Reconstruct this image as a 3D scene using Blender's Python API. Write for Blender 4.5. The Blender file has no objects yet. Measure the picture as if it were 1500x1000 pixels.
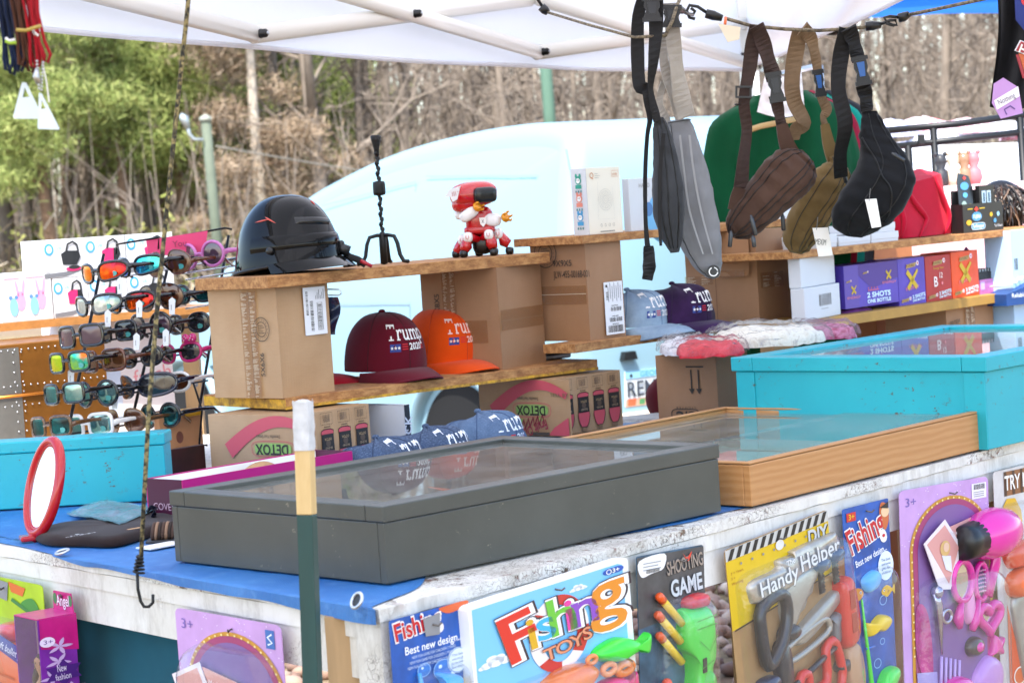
import bpy, bmesh, math, random
import numpy as np
from mathutils import Vector, Matrix, noise
random.seed(7)
SC = bpy.context.scene
COL = SC.collection
R_ = math.radians
# ---------------------------------------------------------------- camera
ZT = 0.93                       # table top height
CZ = ZT + 0.516
FPX, PITCH, ROLL = 3316.68, R_(3.4522), R_(-3.7288)
cp, sp = math.cos(PITCH), math.sin(PITCH)
FW = Vector((0, cp, -sp)); r0 = Vector((1, 0, 0)); u0 = r0.cross(FW)
RT = r0*math.cos(ROLL)+u0*math.sin(ROLL); UP = -r0*math.sin(ROLL)+u0*math.cos(ROLL)
CAM = Vector((0, 0, CZ))
cd = bpy.data.cameras.new('camera'); cam = bpy.data.objects.new('camera', cd); COL.objects.link(cam)
cd.sensor_width = 36; cd.lens = 36*FPX/1500; cd.clip_start = 0.05; cd.clip_end = 2000
cam.matrix_world = Matrix(((RT.x, UP.x, -FW.x, 0), (RT.y, UP.y, -FW.y, 0), (RT.z, UP.z, -FW.z, CZ), (0, 0, 0, 1)))
cd.dof.use_dof = True; cd.dof.focus_distance = 4.0; cd.dof.aperture_fstop = 11.5
SC.camera = cam
# ---------------------------------------------------------------- light
SUN_AZ, SUN_EL = R_(-104), R_(57)    # azimuth measured from +X, counter-clockwise: behind and left of the camera
w = bpy.data.worlds.new('World'); SC.world = w; w.use_nodes = True
nt = w.node_tree; bg = nt.nodes['Background']; sky = nt.nodes.new('ShaderNodeTexSky')
sky.sky_type = 'NISHITA'; sky.sun_disc = False; sky.sun_elevation = SUN_EL; sky.sun_rotation = math.pi/2-SUN_AZ
sky.air_density = 1.0; sky.dust_density = 1.5; sky.ozone_density = 1.0
nt.links.new(sky.outputs[0], bg.inputs[0]); bg.inputs[1].default_value = 0.14
sd = bpy.data.lights.new('sun', 'SUN'); sd.energy = 2.2; sd.angle = R_(0.5); sd.color = (1, .95, .87)
so = bpy.data.objects.new('sun', sd); COL.objects.link(so)
sdir = Vector((math.cos(SUN_EL)*math.cos(SUN_AZ), math.cos(SUN_EL)*math.sin(SUN_AZ), math.sin(SUN_EL)))
so.rotation_euler = sdir.to_track_quat('Z', 'Y').to_euler(); so.location = sdir*30
SC.view_settings.view_transform = 'Standard'; SC.view_settings.look = 'None'
SC.view_settings.exposure = 2.05; SC.view_settings.gamma = 1
# ---------------------------------------------------------------- measuring helpers (photo pixel -> place)
def ray(px, py): return FW+RT*((px-750)/FPX)-UP*((py-500)/FPX)
def at_z(px, py, z): d = ray(px, py); return CAM+d*((z-CZ)/d.z)
def at_y(px, py, Y): d = ray(px, py); return CAM+d*(Y/d.y)
def on_plane(px, py, p, n): d = ray(px, py); return CAM+d*((p-CAM).dot(n)/d.dot(n))
def ext(P, d, px):
    Q = P-CAM; k = (px-750)/FPX
    return (k*Q.dot(FW)-Q.dot(RT))/(d.dot(RT)-k*d.dot(FW))
def exty(P, d, py):
    Q = P-CAM; k = -(py-500)/FPX
    return (k*Q.dot(FW)-Q.dot(UP))/(d.dot(UP)-k*d.dot(FW))
def lin(h):
    if not isinstance(h, str): return tuple(h)
    h = h.lstrip('#'); o = []
    for i in (0, 2, 4):
        c = int(h[i:i+2], 16)/255; o.append(c/12.92 if c <= .04045 else ((c+.055)/1.055)**2.4)
    return tuple(o)
# ---------------------------------------------------------------- materials
MATS = {}
def base(name):
    m = bpy.data.materials.new(name); m.use_nodes = True
    return m, m.node_tree, m.node_tree.nodes['Principled BSDF']
def coord(nt, sc=(1, 1, 1), kind='Object'):
    t = nt.nodes.new('ShaderNodeTexCoord'); mp = nt.nodes.new('ShaderNodeMapping'); mp.inputs['Scale'].default_value = sc
    nt.links.new(t.outputs[kind], mp.inputs[0]); return mp.outputs[0]
def nz(nt, vec, scale, detail=4, rough=.6, dist=0):
    n = nt.nodes.new('ShaderNodeTexNoise'); n.inputs['Scale'].default_value = scale; n.inputs['Detail'].default_value = detail
    n.inputs['Roughness'].default_value = rough; n.inputs['Distortion'].default_value = dist
    nt.links.new(vec, n.inputs['Vector']); return n.outputs[0]
def ramp(nt, fac, stops):
    r = nt.nodes.new('ShaderNodeValToRGB'); cr = r.color_ramp
    while len(cr.elements) < len(stops): cr.elements.new(.5)
    for e, (p, c) in zip(cr.elements, stops): e.position = p; e.color = (*lin(c), 1) if not isinstance(c, (int, float)) else (c, c, c, 1)
    nt.links.new(fac, r.inputs[0]); return r.outputs[0]
def mixc(nt, fac, a, b):
    m = nt.nodes.new('ShaderNodeMix'); m.data_type = 'RGBA'
    for s, x in ((0, fac), (6, a), (7, b)):
        if hasattr(x, 'links'): nt.links.new(x, m.inputs[s])
        else: m.inputs[s].default_value = x if s == 0 else (*lin(x), 1)
    return m.outputs[2]
def bump(nt, b, h, st, dist=.002):
    n = nt.nodes.new('ShaderNodeBump'); n.inputs['Strength'].default_value = st; n.inputs['Distance'].default_value = dist
    nt.links.new(h, n.inputs['Height']); nt.links.new(n.outputs[0], b.inputs['Normal'])
def M(key, col=None, rough=.55, metal=0., spec=.5, na=.0, ns=20., bp=0., bs=60., coat=0., sc=(1, 1, 1), bd=.002, sheen=0.):
    if key in MATS: return MATS[key]
    m, nt, b = base(key); c = lin(col)
    b.inputs['Roughness'].default_value = rough; b.inputs['Metallic'].default_value = metal
    b.inputs['Specular IOR Level'].default_value = spec; b.inputs['Coat Weight'].default_value = coat
    b.inputs['Coat Roughness'].default_value = .05; b.inputs['Sheen Weight'].default_value = sheen
    if na:
        v = coord(nt, sc); f = nz(nt, v, ns)
        lo = tuple(max(0, x*(1-na)) for x in c); hi = tuple(min(1, x*(1+na)) for x in c)
        nt.links.new(ramp(nt, f, [(.3, lo), (.7, hi)]), b.inputs['Base Color'])
    else: b.inputs['Base Color'].default_value = (*c, 1)
    if bp: bump(nt, b, nz(nt, coord(nt, sc), bs, 3), bp, bd)
    MATS[key] = m; return m
def K(h, rough=.45):                       # printed ink / plain plastic of one colour
    return M('ink_%s_%d' % (h.lstrip('#'), rough*100), h, rough)
def CL(key, h, na=.12): return M(key, h, .92, spec=.15, na=na, ns=9, bp=.35, bs=900, bd=.0006, sheen=.1)   # cloth
def custom(key, fn):
    if key not in MATS:
        m, nt, b = base(key); fn(m, nt, b); MATS[key] = m
    return MATS[key]
def f_card(dark):
    def fn(m, nt, b):
        v = coord(nt); w = nt.nodes.new('ShaderNodeTexWave'); w.inputs['Scale'].default_value = 46; w.bands_direction = 'X'; w.inputs['Distortion'].default_value = .4
        v2 = coord(nt, (1, 1, .25)); nt.links.new(v2, w.inputs[0])
        a = '#b08a62' if not dark else '#97704f'; c = '#c09c75' if not dark else '#a67e5d'
        col = ramp(nt, nz(nt, v, 7, 5), [(.3, a), (.7, c)])
        f = nz(nt, coord(nt, (4, 4, 60)), 8, 3)
        g = nt.nodes.new('ShaderNodeMath'); g.operation = 'MULTIPLY'; nt.links.new(f, g.inputs[0]); g.inputs[1].default_value = .22
        nt.links.new(mixc(nt, g.outputs[0], col, '#7d5a3a'), b.inputs['Base Color']); b.inputs['Roughness'].default_value = .68
        bump(nt, b, w.outputs[1], .10, .001)
    return fn
CARD = custom('cardboard', f_card(False)); CARDD = custom('brown_cardboard', f_card(True))
def f_plank(yel):
    def fn(m, nt, b):
        v = coord(nt); a = nz(nt, coord(nt, (.35, 1, 1)), 90, 6, .75); c = nz(nt, v, 14, 4)
        col = ramp(nt, a, [(.32, '#6d4526'), (.47, '#a4703f'), (.62, '#c29058')])
        col = mixc(nt, ramp(nt, c, [(.55, 0.), (.72, .75)]), col, '#8c5a33')
        nt.links.new(col, b.inputs['Base Color']); b.inputs['Roughness'].default_value = .75; bump(nt, b, a, .5, .002)
    return fn
PLANK = custom('particle_board', f_plank(0))
def f_yel(m, nt, b):
    a = nz(nt, coord(nt, (1, 1, 1)), 35, 6, .7)
    nt.links.new(ramp(nt, a, [(.35, '#7b5327'), (.5, '#b98b2e'), (.6, '#d9a52c')]), b.inputs['Base Color']); b.inputs['Roughness'].default_value = .7; bump(nt, b, a, .4)
YELW = custom('yellow_painted_wood', f_yel)
def f_pine(m, nt, b):
    n = nt.nodes.new('ShaderNodeTexWave'); n.bands_direction = 'Z'; n.inputs['Scale'].default_value = 17; n.inputs['Distortion'].default_value = 5; n.inputs['Detail'].default_value = 3; n.inputs['Detail Scale'].default_value = 1.6
    nt.links.new(coord(nt, (.22, .5, 1.5)), n.inputs[0])
    a = nz(nt, coord(nt, (6, 6, 130)), 4, 3)
    col = ramp(nt, n.outputs[1], [(.05, '#bb8650'), (.5, '#c18d57'), (.95, '#c6945e')])
    g = nt.nodes.new('ShaderNodeMath'); g.operation = 'MULTIPLY'; nt.links.new(a, g.inputs[0]); g.inputs[1].default_value = .35
    nt.links.new(mixc(nt, g.outputs[0], col, '#8d5327'), b.inputs['Base Color']); b.inputs['Roughness'].default_value = .5; bump(nt, b, a, .15)
PINE = custom('pine_wood', f_pine)
def f_peel(hard):
    def fn(m, nt, b):
        v = coord(nt); n1 = nz(nt, v, 6, 6, .7); n2 = nz(nt, coord(nt, (1, 1, 1)), 55, 5, .75)
        vo = nt.nodes.new('ShaderNodeTexVoronoi'); vo.feature = 'DISTANCE_TO_EDGE'; vo.inputs['Scale'].default_value = 70
        dv = nt.nodes.new('ShaderNodeMix'); dv.data_type = 'VECTOR'; dv.inputs[0].default_value = .08
        nn = nt.nodes.new('ShaderNodeTexNoise'); nn.inputs['Scale'].default_value = 40; nt.links.new(v, nn.inputs[0])
        nt.links.new(v, dv.inputs[4]); nt.links.new(nn.outputs[1], dv.inputs[5]); nt.links.new(dv.outputs[1], vo.inputs['Vector'])
        white = ramp(nt, n1, [(.3, '#cfc9bd'), (.6, '#e6e3dc')])
        under = ramp(nt, n2, [(.35, '#4a3a2e'), (.5, '#7d6a58'), (.58, '#7a3a30'), (.66, '#998a78')])
        crack = ramp(nt, vo.outputs[0], [(.01, .8), (.05 if hard else .03, 0.)])
        pat = ramp(nt, nz(nt, v, 22 if hard else 9, 6, .7), [(.565 if hard else .68, 0.), (.60 if hard else .71, 1.)])
        area = ramp(nt, nz(nt, v, 5, 3), [(.46 if hard else .6, 0.), (.58 if hard else .7, 1.)])
        mx = nt.nodes.new('ShaderNodeMath'); mx.operation = 'MAXIMUM'; nt.links.new(crack, mx.inputs[0]); nt.links.new(pat, mx.inputs[1])
        mu = nt.nodes.new('ShaderNodeMath'); mu.operation = 'MULTIPLY'; nt.links.new(mx.outputs[0], mu.inputs[0]); nt.links.new(area, mu.inputs[1])
        grime = ramp(nt, nz(nt, coord(nt, (1, 1, .35)), 11, 6, .75), [(.50, 0.), (.72, .6)]); white = mixc(nt, grime, white, '#8d8272')
        nt.links.new(mixc(nt, mu.outputs[0], white, under), b.inputs['Base Color']); b.inputs['Roughness'].default_value = .7
        inv = nt.nodes.new('ShaderNodeMath'); inv.operation = 'SUBTRACT'; inv.inputs[0].default_value = 1; nt.links.new(mu.outputs[0], inv.inputs[1])
        bump(nt, b, inv.outputs[0], .7, .003)
    return fn
PEEL = custom('peeling_white_paint', f_peel(True)); WPAINT = custom('worn_white_paint', f_peel(False))
def f_tarp(m, nt, b):
    v = coord(nt); n = nz(nt, v, 5, 5); w1 = nt.nodes.new('ShaderNodeTexWave'); w1.inputs['Scale'].default_value = 130; nt.links.new(v, w1.inputs[0])
    w2 = nt.nodes.new('ShaderNodeTexWave'); w2.bands_direction = 'Y'; w2.inputs['Scale'].default_value = 130; nt.links.new(v, w2.inputs[0])
    a = nt.nodes.new('ShaderNodeMath'); nt.links.new(w1.outputs[1], a.inputs[0]); nt.links.new(w2.outputs[1], a.inputs[1])
    c2 = nz(nt, coord(nt, (1, 1, 1)), 40, 5, .7)
    col = mixc(nt, ramp(nt, c2, [(.55, 0.), (.75, .4)]), ramp(nt, n, [(.3, '#2366b0'), (.7, '#3f84c8')]), '#7fb0dc')
    nt.links.new(col, b.inputs['Base Color']); b.inputs['Roughness'].default_value = .42
    a2 = nt.nodes.new('ShaderNodeMath'); a2.operation = 'MULTIPLY_ADD'; nt.links.new(nz(nt, coord(nt, (1, .5, 1)), 16, 4, .6, 1.), a2.inputs[0]); a2.inputs[1].default_value = 9; nt.links.new(a.outputs[0], a2.inputs[2]); bump(nt, b, a2.outputs[0], .5, .0012)
TARP = custom('blue_tarpaulin', f_tarp)
def f_paint(col, col2, chip, amt):
    def fn(m, nt, b):
        v = coord(nt); c = ramp(nt, nz(nt, v, 5, 5), [(.3, col), (.7, col2)])
        pt = ramp(nt, nz(nt, coord(nt, (1, 1, 1.6)), 42, 8, .75), [(amt, 0.), (amt+.025, 1.)])
        area = ramp(nt, nz(nt, v, 7, 2), [(.45, 0.), (.6, 1.)])
        mu = nt.nodes.new('ShaderNodeMath'); mu.operation = 'MULTIPLY'; nt.links.new(pt, mu.inputs[0]); nt.links.new(area, mu.inputs[1])
        nt.links.new(mixc(nt, mu.outputs[0], c, chip), b.inputs['Base Color']); b.inputs['Roughness'].default_value = .38
        bump(nt, b, nz(nt, coord(nt, (8, 8, 60)), 3, 4), .12, .001)
    return fn
TURQ = custom('turquoise_paint', f_paint('#179fae', '#20adb9', '#5b4a38', .59)); GREY = custom('grey_green_paint', f_paint('#40423d', '#4d4f4a', '#8d8673', .625))
def glassy(key, tint, rough=.02, ior=1.45, haze=0., bp=0., bs=30, hcol='#ffffff'):
    def fn(m, nt, b):
        out = nt.nodes['Material Output']; nt.nodes.remove(b)
        tr = nt.nodes.new('ShaderNodeBsdfTransparent'); tr.inputs[0].default_value = (*lin(tint), 1)
        gl = nt.nodes.new('ShaderNodeBsdfGlossy'); gl.inputs['Roughness'].default_value = rough
        fr = nt.nodes.new('ShaderNodeFresnel'); fr.inputs[0].default_value = ior
        if bp:
            n = nt.nodes.new('ShaderNodeBump'); n.inputs['Strength'].default_value = bp; n.inputs['Distance'].default_value = .004
            nt.links.new(nz(nt, coord(nt), bs, 3), n.inputs['Height']); nt.links.new(n.outputs[0], gl.inputs['Normal']); nt.links.new(n.outputs[0], fr.inputs['Normal'])
        ge = nt.nodes.new('ShaderNodeNewGeometry'); ff = nt.nodes.new('ShaderNodeMath'); ff.operation = 'SUBTRACT'; ff.use_clamp = True; nt.links.new(fr.outputs[0], ff.inputs[0]); nt.links.new(ge.outputs['Backfacing'], ff.inputs[1])
        mx = nt.nodes.new('ShaderNodeMixShader'); nt.links.new(ff.outputs[0], mx.inputs[0]); nt.links.new(tr.outputs[0], mx.inputs[1]); nt.links.new(gl.outputs[0], mx.inputs[2])
        last = mx
        if haze:
            df = nt.nodes.new('ShaderNodeBsdfDiffuse'); df.inputs[0].default_value = (*lin(hcol), 1)
            m2 = nt.nodes.new('ShaderNodeMixShader'); f = ramp(nt, nz(nt, coord(nt), 12, 5), [(.3, haze*.6), (.7, haze*1.4)])
            nt.links.new(f, m2.inputs[0]); nt.links.new(mx.outputs[0], m2.inputs[1]); nt.links.new(df.outputs[0], m2.inputs[2]); last = m2
        nt.links.new(last.outputs[0], out.inputs[0])
    return custom(key, fn)
GLASS = glassy('case_glass', '#eef6f2', .02, 1.28, haze=.10, hcol='#d8d4d0'); BLIS = glassy('blister_plastic', '#f6f8fa', .05, 1.55, haze=.02, bp=.7, bs=26)
POLY = glassy('poly_bag_film', '#fafafa', .14, 1.35, haze=.05, bp=.8, bs=40)
def f_can(m, nt, b):
    out = nt.nodes['Material Output']
    tl = nt.nodes.new('ShaderNodeBsdfTranslucent'); tl.inputs[0].default_value = (.92, .91, .93, 1)
    b.inputs['Base Color'].default_value = (.82, .82, .84, 1); b.inputs['Roughness'].default_value = .7
    mx = nt.nodes.new('ShaderNodeMixShader'); mx.inputs[0].default_value = .5
    nt.links.new(b.outputs[0], mx.inputs[1]); nt.links.new(tl.outputs[0], mx.inputs[2]); nt.links.new(mx.outputs[0], out.inputs[0])
    bump(nt, b, nz(nt, coord(nt), 3, 4), .3, .02)
CANVAS = custom('white_canopy_fabric', f_can)
BLK = M('black_plastic', '#17181a', .35); STEEL = M('bright_steel', '#b9bcc0', .28, 1); WMET = M('white_tube_metal', '#e9e6dd', .3)
BLKM = M('black_iron', '#141517', .5, .3, na=.2, ns=40, bp=.2); WHITE = K('f2f2f0'); BLACKI = K('1c1a19'); CARDW = M('white_carton', '#cfd2d6', .4, na=.03, ns=5)
# ---------------------------------------------------------------- mesh builder
_txt = {}
def text_mesh(s, bold=0.):
    k = (s, bold)
    if k not in _txt:
        cu = bpy.data.curves.new('t', 'FONT'); cu.body = s; cu.resolution_u = 3; cu.offset = bold
        o = bpy.data.objects.new('t', cu); me = bpy.data.meshes.new_from_object(o)
        v = [(p.co.x, p.co.y) for p in me.vertices]; f = [tuple(p.vertices) for p in me.polygons]
        xs = [p[0] for p in v] or [0, 1]; ys = [p[1] for p in v] or [0, 1]
        bpy.data.objects.remove(o); bpy.data.curves.remove(cu); bpy.data.meshes.remove(me)
        _txt[k] = (v, f, min(xs), max(xs), min(ys), max(ys))
    return _txt[k]
LAY = .0005
def flat(o, ux, uy, n=None):
    o, ux, uy = Vector(o), Vector(ux), Vector(uy); n = n or ux.cross(uy).normalized()
    return lambda u, v, l=0: o+ux*u+uy*v+n*(l*LAY)
class MB:
    def __init__(s): s.v = []; s.f = []; s.m = []; s.sm = []; s.T = None
    def add(s, vs, fs, mat, smooth=False):
        b = len(s.v)
        if s.T is not None: vs = [s.T @ Vector(p) for p in vs]
        s.v += [tuple(p) for p in vs]
        for f in fs: s.f.append(tuple(i+b for i in f)); s.m.append(mat); s.sm.append(smooth)
    def box(s, a, c, mat, bev=0.):
        x0, y0, z0 = a; x1, y1, z1 = c
        if bev:
            bm = bmesh.new(); bmesh.ops.create_cube(bm, size=1)
            for v in bm.verts: v.co = Vector(((x0+x1)/2+v.co.x*(x1-x0), (y0+y1)/2+v.co.y*(y1-y0), (z0+z1)/2+v.co.z*(z1-z0)))
            bmesh.ops.bevel(bm, geom=bm.edges[:], offset=bev, segments=2, affect='EDGES', profile=.5)
            bm.verts.index_update(); s.add([v.co.copy() for v in bm.verts], [[v.index for v in f.verts] for f in bm.faces], mat); bm.free(); return
        s.add([(x0, y0, z0), (x1, y0, z0), (x1, y1, z0), (x0, y1, z0), (x0, y0, z1), (x1, y0, z1), (x1, y1, z1), (x0, y1, z1)],
              [(3, 2, 1, 0), (4, 5, 6, 7), (0, 1, 5, 4), (1, 2, 6, 5), (2, 3, 7, 6), (3, 0, 4, 7)], mat)
    def tube(s, pts, r, mat, n=8, closed=False, flat_=None, up=None):
        P = [Vector(p) for p in pts]; N = len(P)
        rs = r if isinstance(r, (list, tuple)) else [r]*N
        T = []
        for i in range(N):
            a = P[(i+1) % N] if closed or i < N-1 else P[i]; c = P[i-1] if closed or i > 0 else P[i]
            T.append((a-c).normalized() if (a-c).length > 1e-9 else Vector((0, 0, 1)))
        nrm = Vector(up) if up else (Vector((0, 0, 1)) if abs(T[0].z) < .9 else Vector((1, 0, 0)))
        vs = []
        for i in range(N):
            nrm = Vector(up) if up else nrm
            nrm = (nrm-T[i]*nrm.dot(T[i])); nrm = nrm.normalized() if nrm.length > 1e-6 else T[i].orthogonal().normalized()
            bn = T[i].cross(nrm); k1, k2 = (1, 1) if not flat_ else flat_
            for j in range(n):
                a = 2*math.pi*j/n; vs.append(P[i]+nrm*(math.cos(a)*rs[i]*k1)+bn*(math.sin(a)*rs[i]*k2))
        fs = []
        for i in range(N if closed else N-1):
            for j in range(n):
                a = i*n+j; c = i*n+(j+1) % n; d = ((i+1) % N)*n
                fs.append((a, c, d+(j+1) % n, d+j))
        if not closed: fs += [tuple(range(n-1, -1, -1)), tuple(range((N-1)*n, N*n))]
        s.add(vs, fs, mat, n > 5)
    def lathe(s, prof, mat, n=24, c=(0, 0, 0), sx=1, sy=1, smooth=True):
        vs = []; fs = []
        for r, z in prof:
            for j in range(n): a = 2*math.pi*j/n; vs.append((c[0]+r*sx*math.cos(a), c[1]+r*sy*math.sin(a), c[2]+z))
        for i in range(len(prof)-1):
            for j in range(n): fs.append((i*n+j, i*n+(j+1) % n, (i+1)*n+(j+1) % n, (i+1)*n+j))
        if prof[0][0] > 1e-5: fs.append(tuple(range(n-1, -1, -1)))
        if prof[-1][0] > 1e-5: fs.append(tuple(range((len(prof)-1)*n, len(prof)*n)))
        s.add(vs, fs, mat, smooth)
    def ell(s, c, r, mat, nu=16, nv=10, p=1.0):
        c = Vector(c); r = r if isinstance(r, (tuple, list)) else (r, r, r); vs = []; fs = []
        sg = lambda x: math.copysign(abs(x)**p, x)
        for i in range(nv+1):
            t = -math.pi/2+math.pi*i/nv
            for j in range(nu):
                a = 2*math.pi*j/nu; vs.append((c.x+r[0]*sg(math.cos(t))*sg(math.cos(a)), c.y+r[1]*sg(math.cos(t))*sg(math.sin(a)), c.z+r[2]*sg(math.sin(t))))
        for i in range(nv):
            for j in range(nu): fs.append((i*nu+j, i*nu+(j+1) % nu, (i+1)*nu+(j+1) % nu, (i+1)*nu+j))
        s.add(vs, fs, mat, True)
    def grid(s, fn, nu, nv, mat, smooth=True, closed=False, flip=False):
        vs = [fn(i/nu, j/nv) for j in range(nv+1) for i in range(nu+(0 if closed else 1))]; W = nu if closed else nu+1; fs = []
        for j in range(nv):
            for i in range(nu):
                a = j*W+i; c = j*W+(i+1) % W; q = (a, c, c+W, a+W); fs.append(q[::-1] if flip else q)
        s.add(vs, fs, mat, smooth)
    def prism(s, poly, fr, h0, h1, mat, smooth=False):      # fr(u,v,l) with l in LAY units; h0,h1 in metres
        n = len(poly); vs = [fr(u, v, h0/LAY) for u, v in poly]+[fr(u, v, h1/LAY) for u, v in poly]
        s.add(vs, [tuple(range(n-1, -1, -1)), tuple(range(n, 2*n))]+[(i, (i+1) % n, n+(i+1) % n, n+i) for i in range(n)], mat, smooth)
    def puff(s, poly, fr, h, mat, rings=4, base=0., sq=.6):   # rounded relief of an outline
        n = len(poly); cu = sum(p[0] for p in poly)/n; cv = sum(p[1] for p in poly)/n; vs = []; fs = []
        for k in range(rings+1):
            t = k/rings; sc = math.cos(t*math.pi/2)**sq if k < rings else .0; z = base+h*math.sin(t*math.pi/2)
            for u, v in poly: vs.append(fr(cu+(u-cu)*sc, cv+(v-cv)*sc, z/LAY))
        for k in range(rings):
            for i in range(n): fs.append((k*n+i, k*n+(i+1) % n, (k+1)*n+(i+1) % n, (k+1)*n+i))
        s.add(vs, fs, mat, True)
    # printed graphics in a frame
    def poly(s, fr, pts, mat, l=1): s.add([fr(u, v, l) for u, v in pts], [tuple(range(len(pts)))], mat)
    def rect(s, fr, u, v, w, h, mat, l=1): s.poly(fr, [(u, v), (u+w, v), (u+w, v+h), (u, v+h)], mat, l)
    def circ(s, fr, u, v, r, mat, l=1, ry=None, n=20, rot=0):
        ry = ry or r; c, q = math.cos(rot), math.sin(rot)
        s.poly(fr, [(u+c*r*math.cos(a)-q*ry*math.sin(a), v+q*r*math.cos(a)+c*ry*math.sin(a)) for a in [2*math.pi*i/n for i in range(n)]], mat, l)
    def stroke(s, fr, pts, w, mat, l=1, closed=False):
        P = [Vector(p) for p in pts]; N = len(P); L = []; Rr = []
        for i in range(N):
            a = P[(i+1) % N] if closed or i < N-1 else P[i]; c = P[i-1] if closed or i else P[i]; d = (a-c)
            d = d.normalized() if d.length > 1e-9 else Vector((1, 0)); n = Vector((-d.y, d.x)); ww = w[i] if isinstance(w, (list, tuple)) else w
            L.append(P[i]+n*ww/2); Rr.append(P[i]-n*ww/2)
        vs = [fr(p.x, p.y, l) for p in L]+[fr(p.x, p.y, l) for p in Rr]
        s.add(vs, [(i, N+i, N+(i+1) % N, (i+1) % N) for i in range(N if closed else N-1)], mat)
    def text(s, fr, t, u, v, h, mat, l=1, rot=0., bold=0., al='L', w=None, shear=0.):
        vs, fs, x0, x1, y0, y1 = text_mesh(t, bold); k = h/.72; kx = k if w is None else w/(x1-x0)
        ox = {'L': 0, 'C': -(x1-x0)*kx/2, 'R': -(x1-x0)*kx}[al]; c, q = math.cos(rot), math.sin(rot); o = []
        for x, y in vs:
            a = (x-x0)*kx+ox+shear*y*k; b = y*k; o.append(fr(u+a*c-b*q, v+a*q+b*c, l))
        s.add(o, fs, mat)
    def barcode(s, fr, u, v, w, h, mat, l=1, seed=1, vert=False):
        rnd = random.Random(seed); x = 0; L = h if vert else w
        while x < L-.0006:
            b = rnd.choice((.0006, .001, .0016)); 
            s.rect(fr, *((u, v+x, w, b) if vert else (u+x, v, b, h)), mat, l); x += b+rnd.choice((.0008, .0012, .0018))
    def star(s, fr, u, v, r, mat, l=1, k=.42, n=5):
        s.poly(fr, [(u+(r if i % 2 == 0 else r*k)*math.sin(math.pi*i/n), v+(r if i % 2 == 0 else r*k)*math.cos(math.pi*i/n)) for i in range(2*n)], mat, l)
    def build(s, name, parent=None, label=None):
        me = bpy.data.meshes.new(name); me.from_pydata(s.v, [], s.f)
        ms = []; idx = []
        for m in s.m:
            if m not in ms: ms.append(m)
            idx.append(ms.index(m))
        for m in ms: me.materials.append(m)
        me.polygons.foreach_set('material_index', idx); me.polygons.foreach_set('use_smooth', s.sm); me.update()
        o = bpy.data.objects.new(name, me); COL.objects.link(o)
        if parent: o.parent = parent
        if label: o['label'] = label
        return o
def tag(o, label, cat, group=None, kind=None):
    if label: o['label'] = label
    if cat: o['category'] = cat
    if group: o['group'] = group
    if kind: o['kind'] = kind
    return o
def thing(name, label, cat, loc=(0, 0, 0), rz=0., group=None, rot=None):
    o = bpy.data.objects.new(name, None); o.empty_display_size = .05; COL.objects.link(o)
    o.location = loc; o.rotation_euler = rot or (0, 0, rz); return tag(o, label, cat, group)
def struct(name, mb): return tag(mb.build(name), None, None, kind='structure')
def copy_tree(o, parent=None):
    c = o.copy(); COL.objects.link(c)
    if parent: c.parent = parent
    for ch in list(o.children): copy_tree(ch, c)
    return c
def ab(yaw): y = R_(yaw); return Vector((-math.cos(y), math.sin(y), 0)), Vector((math.sin(y), math.cos(y), 0))
class PB:                                  # a box standing on plane z, measured by its near bottom corner and its two side ends
    def __init__(s, n, z, yaw, lx, rx, topy=None, h=None, N=None):
        s.N = N if N is not None else at_z(n[0], n[1], z); s.a, s.b = ab(yaw); s.rz = R_(90-yaw)
        s.w = ext(s.N, s.a, lx) if lx is not None else .2; s.d = ext(s.N, s.b, rx) if rx is not None else .2
        s.h = h if h is not None else exty(s.N, Vector((0, 0, 1)), topy)
        s.right = flat((0, 0, 0), (1, 0, 0), (0, 0, 1), Vector((0, -1, 0)))
        s.left = flat((0, s.w, 0), (0, -1, 0), (0, 0, 1), Vector((-1, 0, 0)))
        s.top = flat((0, 0, s.h), (1, 0, 0), (0, 1, 0), Vector((0, 0, 1)))
    def thing(s, name, label, cat, group=None): return thing(name, label, cat, s.N, s.rz, group)
rr = random.Random(5)
def rnd(a, b): return rr.uniform(a, b)
# ================================================================ ground, table
def f_ground(m, nt, b):
    v = coord(nt); a = nz(nt, v, .35, 5); c = nz(nt, v, 9, 6, .75)
    col = mixc(nt, ramp(nt, a, [(.4, 0.), (.6, 1.)]), ramp(nt, c, [(.3, '#5f4d3c'), (.7, '#8f7b66')]), ramp(nt, c, [(.3, '#6b5a3e'), (.7, '#93815c')]))
    nt.links.new(col, b.inputs['Base Color']); b.inputs['Roughness'].default_value = .95; bump(nt, b, c, .6, .03)
g = MB(); NG = 40
g.grid(lambda u, v: Vector((-150+300*u, -40+340*v, -.004)), 4, 4, custom('dirt', f_ground), False); struct('ground', g)
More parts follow.
